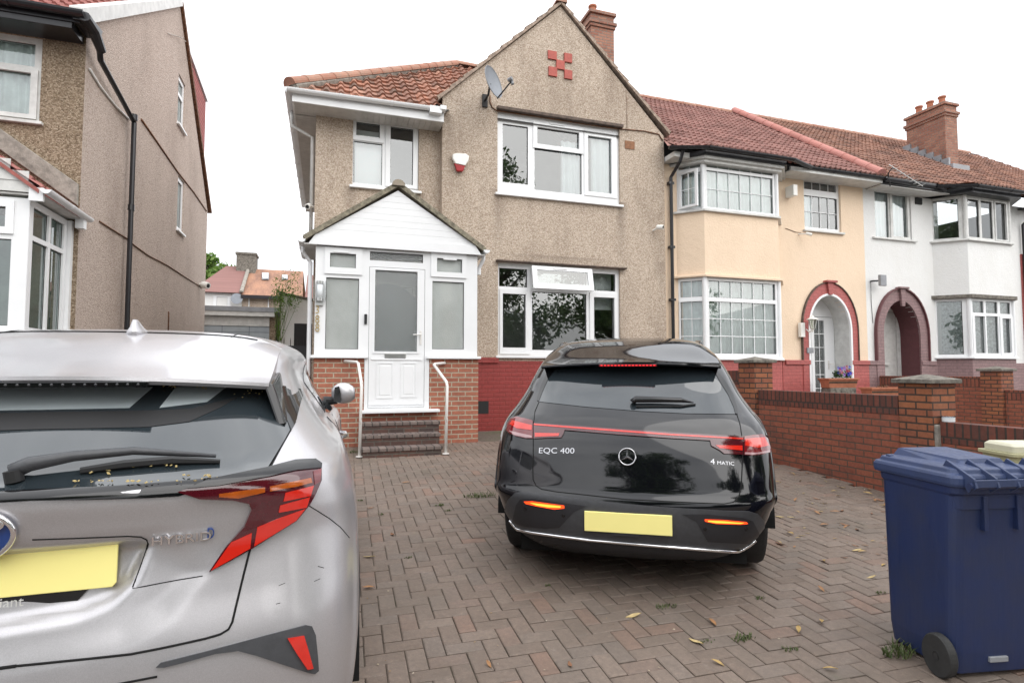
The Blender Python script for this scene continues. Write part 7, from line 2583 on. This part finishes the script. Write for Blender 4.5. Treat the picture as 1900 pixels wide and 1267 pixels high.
# number plate, dealer strip, emblem, lettering
p, n = RR(0, .93)
pm2 = Matrix.Translation(V((0, p.y - .012, .93))) @ Matrix.Rotation(R(-4), 4, 'X')
mb = MB(); mb.prism([pm2 @ V(q) for q in ((-.275, 0, -.06), (.275, 0, -.06), (.283, 0, -.05), (.283, 0, .05), (.275, 0, .06), (-.275, 0, .06), (-.283, 0, .05), (-.283, 0, -.05))], V((0, .008, 0)))
mb.build('number_plate', M['plate'], T.root, local=True, bevel=.002)
mb = MB(); mb.prism([pm2 @ V(q) for q in ((-.21, .004, -.085), (.20, .004, -.085), (.22, .004, -.061), (-.22, .004, -.061))], V((0, .008, 0)))
ds = mb.build('dealer_strip', M['gblack'], T.root, local=True)
text_mesh('giant', .034, .0006, 'dealer_lettering', M['upvc_old'], ds, pm2 @ Matrix.Translation(V((.055, .0025, -.074))) @ FACE)
p, n = RR(0, 1.035)
em = Matrix.Translation(p + n * .004) @ (Matrix.Rotation(R(90), 4, 'X') if False else Matrix.Identity(4))
def erm(r, sx_, sz, k=32, cx=0, cz=0):
    return [V((cx + sx_ * math.cos(2 * math.pi * q / k), 0, cz + sz * math.sin(2 * math.pi * q / k))) for q in range(k)]
ez_ = 1.038
def onb(v, lift): 
    p_, n_ = RR(v.x, ez_ + v.z)
    return p_ + n_ * lift
mb = MB(); mb.tube([onb(v, .012) for v in erm(0, .080, .056)], .007, 8, closed=True)
mb.tube([onb(v, .014) for v in erm(0, .026, .052)], .005, 6, closed=True)
mb.tube([onb(v, .014) for v in erm(0, .060, .020, cz=.025)], .005, 6, closed=True)
eb = mb.build('emblem', M['chrome'], T.root, local=True, smooth=True)
T.patch('emblem_field', [(v.x * 1., ez_ + v.z) for v in erm(0, .078, .054)], M['badge_blue'], .006, .006, fn=RR, step=.02, parent=eb)
p, n = T.hit(338, 998)
hb = T.strip_mesh('badge_lettering', 'HYBRID', .034, p, n, M['chrome'], squash=1.2)
p, n = T.hit(391, 988.5)
T.strip_mesh('badge_lettering', 'D', .042, p, n, M['badge_blue'], squash=.62)
# spoiler, brake light, aerial
xs_ = [(-.60 + 1.2 * k / 24) for k in range(25)]
sp_ = spoiler(T, xs_, lambda x: .36 + .12 * (abs(x) / .6) ** 2.2, lambda x: 1.408 - .028 * (abs(x) / .6) ** 2, .98, .022, M['silver'], .16)
for sx in (-1, 1):
    mb = MB(); a_ = T.rear(.60, 1.24)[0]; b_2 = T.rear(.62, 1.32)[0]
    mb.prism([V((sx * .612, .485, 1.378)), V((sx * .612, .99, 1.45)), V((sx * .66, 1.0, 1.36)), V((sx * .665, a_.y + .03, 1.24))], V((-sx * .03, 0, -.004)))
    mb.build('spoiler_side', M['gblack'], T.root, local=True, bevel=.008)
mb = MB(); mb.box((-.19, .352, 1.374), (.27, .372, 1.392))
bl = mb.build('brake_light', M['gblack'], T.root, local=True, bevel=.003)
for k in range(15):
    mb = MB(); x = -.16 + k * .0275; mb.lathe([(.0, 0), (.004, .002), (.005, .006)], 8, M=Matrix.Translation(V((x + .02, .350, 1.383))) @ Matrix.Rotation(R(-90), 4, 'X')); mb.build('led', M['plas'], bl, local=True)
p = T.top(.055, 1.0)[0]
mb = MB()
fin = [(-.07, 0), (.085, 0), (.06, .02), (.0, .062), (-.05, .068), (-.066, .05)]
rings = []
for (hgt, wd, y0, y1) in ((-.01, .038, -.075, .09), (.005, .034, -.07, .075), (.022, .020, -.062, .04), (.040, .013, -.056, .0), (.050, .008, -.05, -.02)):
    rings.append([p + V((wd * math.cos(a), (y0 + y1) / 2 + (y1 - y0) / 2 * math.sin(a), hgt)) for a in [2 * math.pi * q / 16 for q in range(16)]])
loft(mb, rings); mb.build('aerial_fin', M['silver'], T.root, local=True, smooth=True)
# wiper
def onp(x, y, l): 
    p_, n_ = T.hit(x, y); return p_ + n_ * l
mb = MB()
mb.tube([onp(25, 888, .022), onp(60, 880, .034), onp(140, 866, .036), onp(250, 852, .030), onp(400, 856, .020)], [.020, .019, .014, .011, .005], 10)
wp_ = mb.build('wiper', M['plas'], T.root, local=True, smooth=True)
mb = MB(); mb.tube([onp(150, 880, .012), onp(230, 870, .016), onp(320, 862, .016), onp(408, 862, .012)], [.009, .012, .012, .006], 6); mb.tube([onp(28, 896, .004), onp(28, 890, .03)], .020, 12); mb.build('wiper_blade', M['black'], wp_, local=True)
# roof lines
for x0 in (-.40, .40):
    T.line('roof_seam', [(x0, .98), (x0 * 1.02, 1.4), (x0, 2.1)], .003, M['gap'], fn=T.top, step=.05)
T.line('roof_seam', [(-.5, 1.0), (0, 1.0), (.5, 1.0)], .0025, M['gap'], fn=T.top, step=.05, off=.003)
# sides
WN = [([(3.05, 1.20), (2.7, 1.36), (2.2, 1.475), (1.95, 1.475), (1.95, 1.16), (2.4, 1.15)], 'front_door_window'), ([(1.90, 1.475), (1.55, 1.45), (1.22, 1.36), (1.45, 1.20), (1.90, 1.16)], 'rear_door_window')]
side_common(T, (1, -1), None, .385, M['plas'], .06, .3, WN, None, [(.86, .335, .335), (3.50, .335, .335)], .885, 10)
for sx in (1, -1):
    fs = lambda y, z: T.side(y, z, sx)
    T.line('door_gap', [(1.93, 1.15), (1.95, .9), (1.93, .55), (1.90, .38)], .003, M['gap'], fn=fs, step=.05)
    T.line('door_gap', [(1.42, 1.18), (1.30, .95), (1.30, .75), (1.45, .5), (1.5, .38)], .003, M['gap'], fn=fs, step=.05)
    T.line('door_gap', [(2.95, 1.12), (3.0, .9), (2.98, .5), (2.95, .38)], .003, M['gap'], fn=fs, step=.05)
    p, n = fs(2.1, 1.0)
    mb = MB(); mb.tube([V((p.x + sx * .005, 1.98, 1.005)), V((p.x + sx * .03, 2.02, 1.01)), V((p.x + sx * .03, 2.16, 1.01)), V((p.x + sx * .005, 2.2, 1.01))], .014, 8); mb.build('door_handle', M['chrome'], T.root, local=True)
    p, n = fs(2.95, 1.14)
    mirror_part(T, sx, 2.62, 1.235, 1, M['silver'], M['black'], T.side(2.62, 1.17, 1)[0].x - .02)

M['rev'] = plain('clear_lens_pink', (.42, .25, .26), .1, .1, coat=1.)
# ---------------------------------------------------------------- black SUV: details
S = suv
def m6(*p): return [(880 + a / 2.485, 590 + b / 2.485) for a, b in p]
def m8(*p): return [(980 + a / 4.75, 600 + b / 4.75) for a, b in p]
def m1(*p): return [(900 + a / 3.393, 900 + b / 3.393) for a, b in p]
SP = lambda name, pts, m, off=.003, th=.006, parent=None, step=6.: S.patch(name, pts, m, off, th, parent=parent, step=step)
rw_ = SP('rear_window', m8((95, 690), (500, 735), (1000, 775), (1400, 795), (1825, 800), (1808, 740), (1760, 630), (1690, 520), (1640, 440), (1600, 405), (1200, 375), (860, 355), (280, 348), (240, 400), (180, 490), (130, 600)), M['cglass'], .003)
# glossy black surround at the sides of the glass
SP('window_trim', m8((95, 690), (130, 600), (180, 490), (250, 390), (285, 348), (235, 350), (165, 440), (110, 560), (78, 680)), M['gblack'], .006, .01)
SP('window_trim', m8((1825, 800), (1808, 740), (1760, 630), (1690, 520), (1640, 430), (1668, 425), (1740, 520), (1800, 620), (1838, 740), (1845, 800)), M['gblack'], .006, .01)
xs_ = [(-.64 + 1.28 * k / 24) for k in range(25)]
spoiler(S, xs_, lambda x: .50 + .12 * (abs(x) / .64) ** 2.2, lambda x: 1.462 - .03 * (abs(x) / .64) ** 2, 1.0, .022, M['pblack'], .16)
bl = MB(); bl.box((-.20, .492, 1.430), (.20, .512, 1.446)); bl = bl.build('brake_light', M['redm'], S.root, local=True, bevel=.002)
for k in range(16):
    mb = MB(); x = -.182 + k * .0243; mb.box((x - .007, .489, 1.434), (x + .007, .4915, 1.442)); mb.build('led', M['lred'], bl, local=True)
# wiper
def onm(x, y, l):
    p_, n_ = S.hit(x, y); return p_ + n_ * l
mb = MB(); mb.tube([onm(1174, 751, .02), onm(1180, 748, .035), onm(1262, 749, .032), onm(1286, 751, .02)], [.026, .022, .016, .004], 8); w1 = mb.build('wiper', M['gblack'], S.root, local=True, smooth=True)
mb = MB(); mb.tube([onm(1180, 756, .01), onm(1262, 756, .012), onm(1290, 752, .01)], .006, 6); mb.build('wiper_blade', M['black'], w1, local=True)
# tailgate gaps
S.line('panel_gap', m6((297, 390), (280, 430), (272, 500), (272, 640), (270, 700), (272, 745), (285, 772), (310, 788), (380, 800), (700, 835), (1000, 850), (1150, 856), (1195, 848), (1222, 820), (1232, 760), (1237, 640), (1236, 560), (1225, 490), (1205, 425)), .0035, M['gap'])
# light bar and lamps
lb0 = SP('light_bar', m6((276, 487), (420, 495), (660, 512), (900, 528), (1237, 548), (1238, 575), (1090, 566), (900, 555), (660, 538), (420, 518), (276, 512)), M['redd'], .010, .018)
SP('light_strip', m6((278, 490), (420, 501), (660, 518), (900, 536), (1236, 556), (1236, 562), (900, 543), (660, 526), (420, 508), (278, 497)), M['redl'], .0125, .004, parent=lb0)
li = SP('inner_lamp', m6((276, 506), (420, 512), (412, 535), (402, 552), (330, 554), (276, 557)), M['redd'], .0105, .018)
SP('lamp_segment', m6((282, 532), (395, 534), (390, 546), (282, 550)), M['redl'], .0135, .004, parent=li)
li = SP('inner_lamp', m6((1236, 566), (1085, 562), (1092, 590), (1130, 610), (1150, 626), (1236, 630)), M['redd'], .0105, .018)
SP('lamp_segment', m6((1232, 590), (1110, 588), (1130, 602), (1232, 612)), M['redl'], .0135, .004, parent=li)
lo1 = SP('tail_lamp', m6((152, 520), (158, 488), (174, 466), (198, 458), (268, 474), (272, 480), (272, 556), (240, 556), (190, 545), (164, 530)), M['redm'], .012, .02)
SP('lamp_segment', m6((168, 492), (180, 476), (268, 498), (268, 520), (200, 512)), M['redl'], .0145, .004, parent=lo1)
SP('reverse_segment', m6((165, 522), (268, 545), (268, 554), (240, 553), (190, 542)), M['rev'], .0145, .004, parent=lo1)
lo1 = SP('tail_lamp', m6((1241, 548), (1280, 542), (1322, 538), (1346, 556), (1360, 598), (1358, 618), (1330, 628), (1280, 634), (1241, 632)), M['redm'], .012, .02)
SP('lamp_segment', m6((1245, 560), (1330, 552), (1350, 590), (1300, 600), (1245, 590)), M['redl'], .0145, .004, parent=lo1)
SP('reverse_segment', m6((1243, 620), (1300, 622), (1355, 610), (1352, 620), (1280, 631), (1243, 630)), M['rev'], .0145, .004, parent=lo1)
# bumper: grey moulded frame, recess, plate, reflectors
fr1 = SP('bumper_frame', m1((115, 232), (120, 160), (150, 85), (190, 48), (240, 40), (400, 58), (700, 98), (1100, 135), (1500, 158), (1660, 162), (1715, 178), (1750, 220), (1770, 300), (1778, 380), (1740, 392), (1640, 398), (1400, 398), (1000, 372), (640, 335), (420, 306), (240, 278), (160, 255)), M['plas'], .007, .014, step=7.)
SP('bumper_pocket', m1((175, 230), (200, 120), (225, 85), (300, 82), (500, 110), (640, 130), (560, 165), (470, 262), (380, 268), (260, 255)), M['plasd'], .010, .006)
SP('bumper_pocket', m1((1240, 180), (1400, 180), (1620, 200), (1680, 220), (1720, 300), (1738, 355), (1640, 362), (1400, 350), (1370, 300), (1330, 230)), M['plasd'], .010, .006)
SP('reflector', m1((250, 99), (300, 98), (500, 125), (502, 142), (440, 148), (330, 128), (262, 112)), M['refl'], .014, .008)
SP('reflector', m1((1380, 210), (1500, 214), (1640, 226), (1646, 236), (1600, 240), (1450, 236), (1382, 222)), M['refl'], .014, .008)
SP('reflector_core', m1((290, 106), (480, 128), (478, 137), (400, 134), (330, 122)), M['refl2'], .0165, .004)
SP('reflector_core', m1((1400, 216), (1500, 220), (1620, 229), (1600, 234), (1450, 230), (1400, 222)), M['refl2'], .0165, .004)
for pts in (m1((258, 144)), m1((495, 188)), m1((1382, 272)), m1((1638, 270))):
    p, n = S.hit(*pts[0])
    mb = MB(); mb.tube([p, p + n * .0125], .011, 14); mb.build('parking_sensor', M['gblack'], S.root, local=True, bevel=.001)
S.line('chrome_strip', m1((130, 240), (180, 264), (300, 290), (480, 315), (640, 335), (1000, 367), (1400, 398), (1560, 407), (1680, 406), (1753, 393)), .0105, M['chrome'], off=.012, step=8.)
SP('lower_valance', m1((140, 258), (180, 276), (300, 302), (640, 348), (1000, 380), (1400, 410), (1600, 416), (1700, 412), (1745, 400), (1700, 455), (1640, 490), (1500, 512), (1150, 515), (900, 495), (640, 470), (460, 445), (280, 390), (190, 330)), M['plasd'], .006, .014, step=7.)
# plate
pc = [S.hit(*q) for q in m1((640, 143), (1222, 188), (1222, 322), (640, 272))]
cp = sum((q[0] for q in pc), V((0, 0, 0))) / 4
cp = V((0, cp.y, cp.z))
pm3 = Matrix.Translation(V((0, S.rear(0, cp.z)[0].y - .02, cp.z))) @ Matrix.Rotation(R(-3), 4, 'X')
mb = MB(); mb.prism([pm3 @ V(q) for q in ((-.265, 0, -.060), (.265, 0, -.060), (.265, 0, .060), (-.265, 0, .060))], V((0, .014, 0)))
mb.build('number_plate', M['plate2'], S.root, local=True, bevel=.002)
mb = MB(); mb.prism([pm3 @ V(q) for q in ((-.10, .004, -.078), (.07, .004, -.078), (.07, .004, -.0605), (-.10, .004, -.0605))], V((0, .01, 0)))
hb = mb.build('plate_holder', M['plasd'], S.root, local=True)
# emblem: ring with three-pointed star
p, n = S.rear(0, S.hit(1177, 848)[0].z)
p = V((0, p.y, p.z))
Xe = V((1, 0, 0)); Xe = (Xe - n * Xe.dot(n)).normalized(); Ye = n.cross(Xe)
def oe(a, r, l): return p + Xe * (math.cos(a) * r) + Ye * (math.sin(a) * r) + n * l
mb = MB(); mb.tube([oe(2 * math.pi * k / 40, .052, .012) for k in range(40)], .0045, 8, closed=True)
for k in range(3):
    a = math.pi / 2 + k * 2 * math.pi / 3
    tip = oe(a, .051, .010); l1, l2 = oe(a - 1.047, .009, .008), oe(a + 1.047, .009, .008); c0_ = oe(0, 0, .020)
    mb.face([tip, l2, c0_]); mb.face([tip, c0_, l1])
mb.build('emblem', M['chrome2'], S.root, local=True)
for (x, y, s_, sz, sq) in ((1032.5, 836.5, 'EQC 400', .052, 1.25), (1346, 859.5, 'MATIC', .031, 1.15), (1322, 856.5, '4', .046, 1.2)):
    p, n = S.hit(x, y)
    S.strip_mesh('badge_lettering', s_, sz, p, n, M['chrome2'], squash=sq, ext=.0015, lift=.003)
# sides, roof
WN = [([(3.25, 1.20), (2.9, 1.40), (2.4, 1.555), (2.1, 1.57), (2.1, 1.17)], 'front_door_window'), ([(2.05, 1.57), (1.5, 1.54), (1.25, 1.45), (1.3, 1.19), (2.05, 1.17)], 'rear_door_window'), ([(1.2, 1.44), (.95, 1.36), (1.0, 1.22), (1.25, 1.19)], 'quarter_window')]
side_common(S, (1, -1), None, .415, M['pblack'], .045, .3, WN, None, [(.88, .36, .36), (3.75, .36, .36)], .915, 10)
for sx in (1, -1):
    fs = lambda y, z: S.side(y, z, sx)
    S.line('door_gap', [(2.08, 1.15), (2.1, .9), (2.08, .35)], .003, M['gap'], fn=fs, step=.05)
    S.line('door_gap', [(1.3, 1.17), (1.28, .9), (1.4, .6), (1.45, .35)], .003, M['gap'], fn=fs, step=.05)
    S.line('door_gap', [(3.15, 1.12), (3.2, .9), (3.15, .35)], .003, M['gap'], fn=fs, step=.05)
    for yh in (1.5, 2.35):
        p, n = fs(yh, 1.0)
        mb = MB(); mb.tube([V((p.x, yh - .1, 1.0)), V((p.x + sx * .03, yh - .06, 1.0)), V((p.x + sx * .03, yh + .08, 1.0)), V((p.x, yh + .12, 1.0))], .013, 8); mb.build('door_handle', M['chrome'], S.root, local=True)
    mirror_part(S, sx, 2.95, 1.17, 1, M['pblack'], M['black'], S.side(2.95, 1.14, 1)[0].x - .02)
    rl = [S.top(sx * .57, 1.15 + k * .2) for k in range(9)]
    mb = MB(); mb.tube([q[0] + q[1] * (-.01 if k in (0, 8) else .012) for k, q in enumerate(rl)], .014, 8); mb.build('roof_rail', M['gblack'], S.root, local=True, smooth=True)

# ---------------------------------------------------------------- seeds and leaf bits caught on the silver car
rnd = random.Random(9)
sdm = MB()
cl = [((320, 722), 14, 6, 14), ((375, 722), 12, 4, 10), ((470, 735), 30, 10, 12), ((230, 899), 140, 3, 22), ((400, 890), 70, 4, 18), ((290, 868), 45, 5, 14), ((180, 880), 30, 4, 5)]
for (c, wx, wy, n) in cl:
    for k in range(n):
        x, y = c[0] + rnd.gauss(0, .5) * wx, c[1] + rnd.gauss(0, .5) * wy
        p, nn = T.hit(x, y)
        if p.y > 1.0: continue
        p = T.M @ (p + nn * .012); s = rnd.uniform(.0015, .0042)
        a = V((rnd.uniform(-1, 1), rnd.uniform(-1, 1), rnd.uniform(-.4, .4))).normalized(); b = a.orthogonal().normalized()
        cc = a.cross(b)
        sdm.add([p + a * s * 1.8, p + b * s, p - a * s * 1.8, p - b * s, p + cc * s * .6, p - cc * s * .6], [(0, 1, 4), (1, 2, 4), (2, 3, 4), (3, 0, 4), (1, 0, 5), (2, 1, 5), (3, 2, 5), (0, 3, 5)])
tag(sdm.build('seed_litter', plain('dry_seeds', (.55, .42, .18), .8, .2, 60)), 'dry yellow seeds and leaf crumbs caught along the rear window of the silver car', 'leaf litter', kind='stuff')
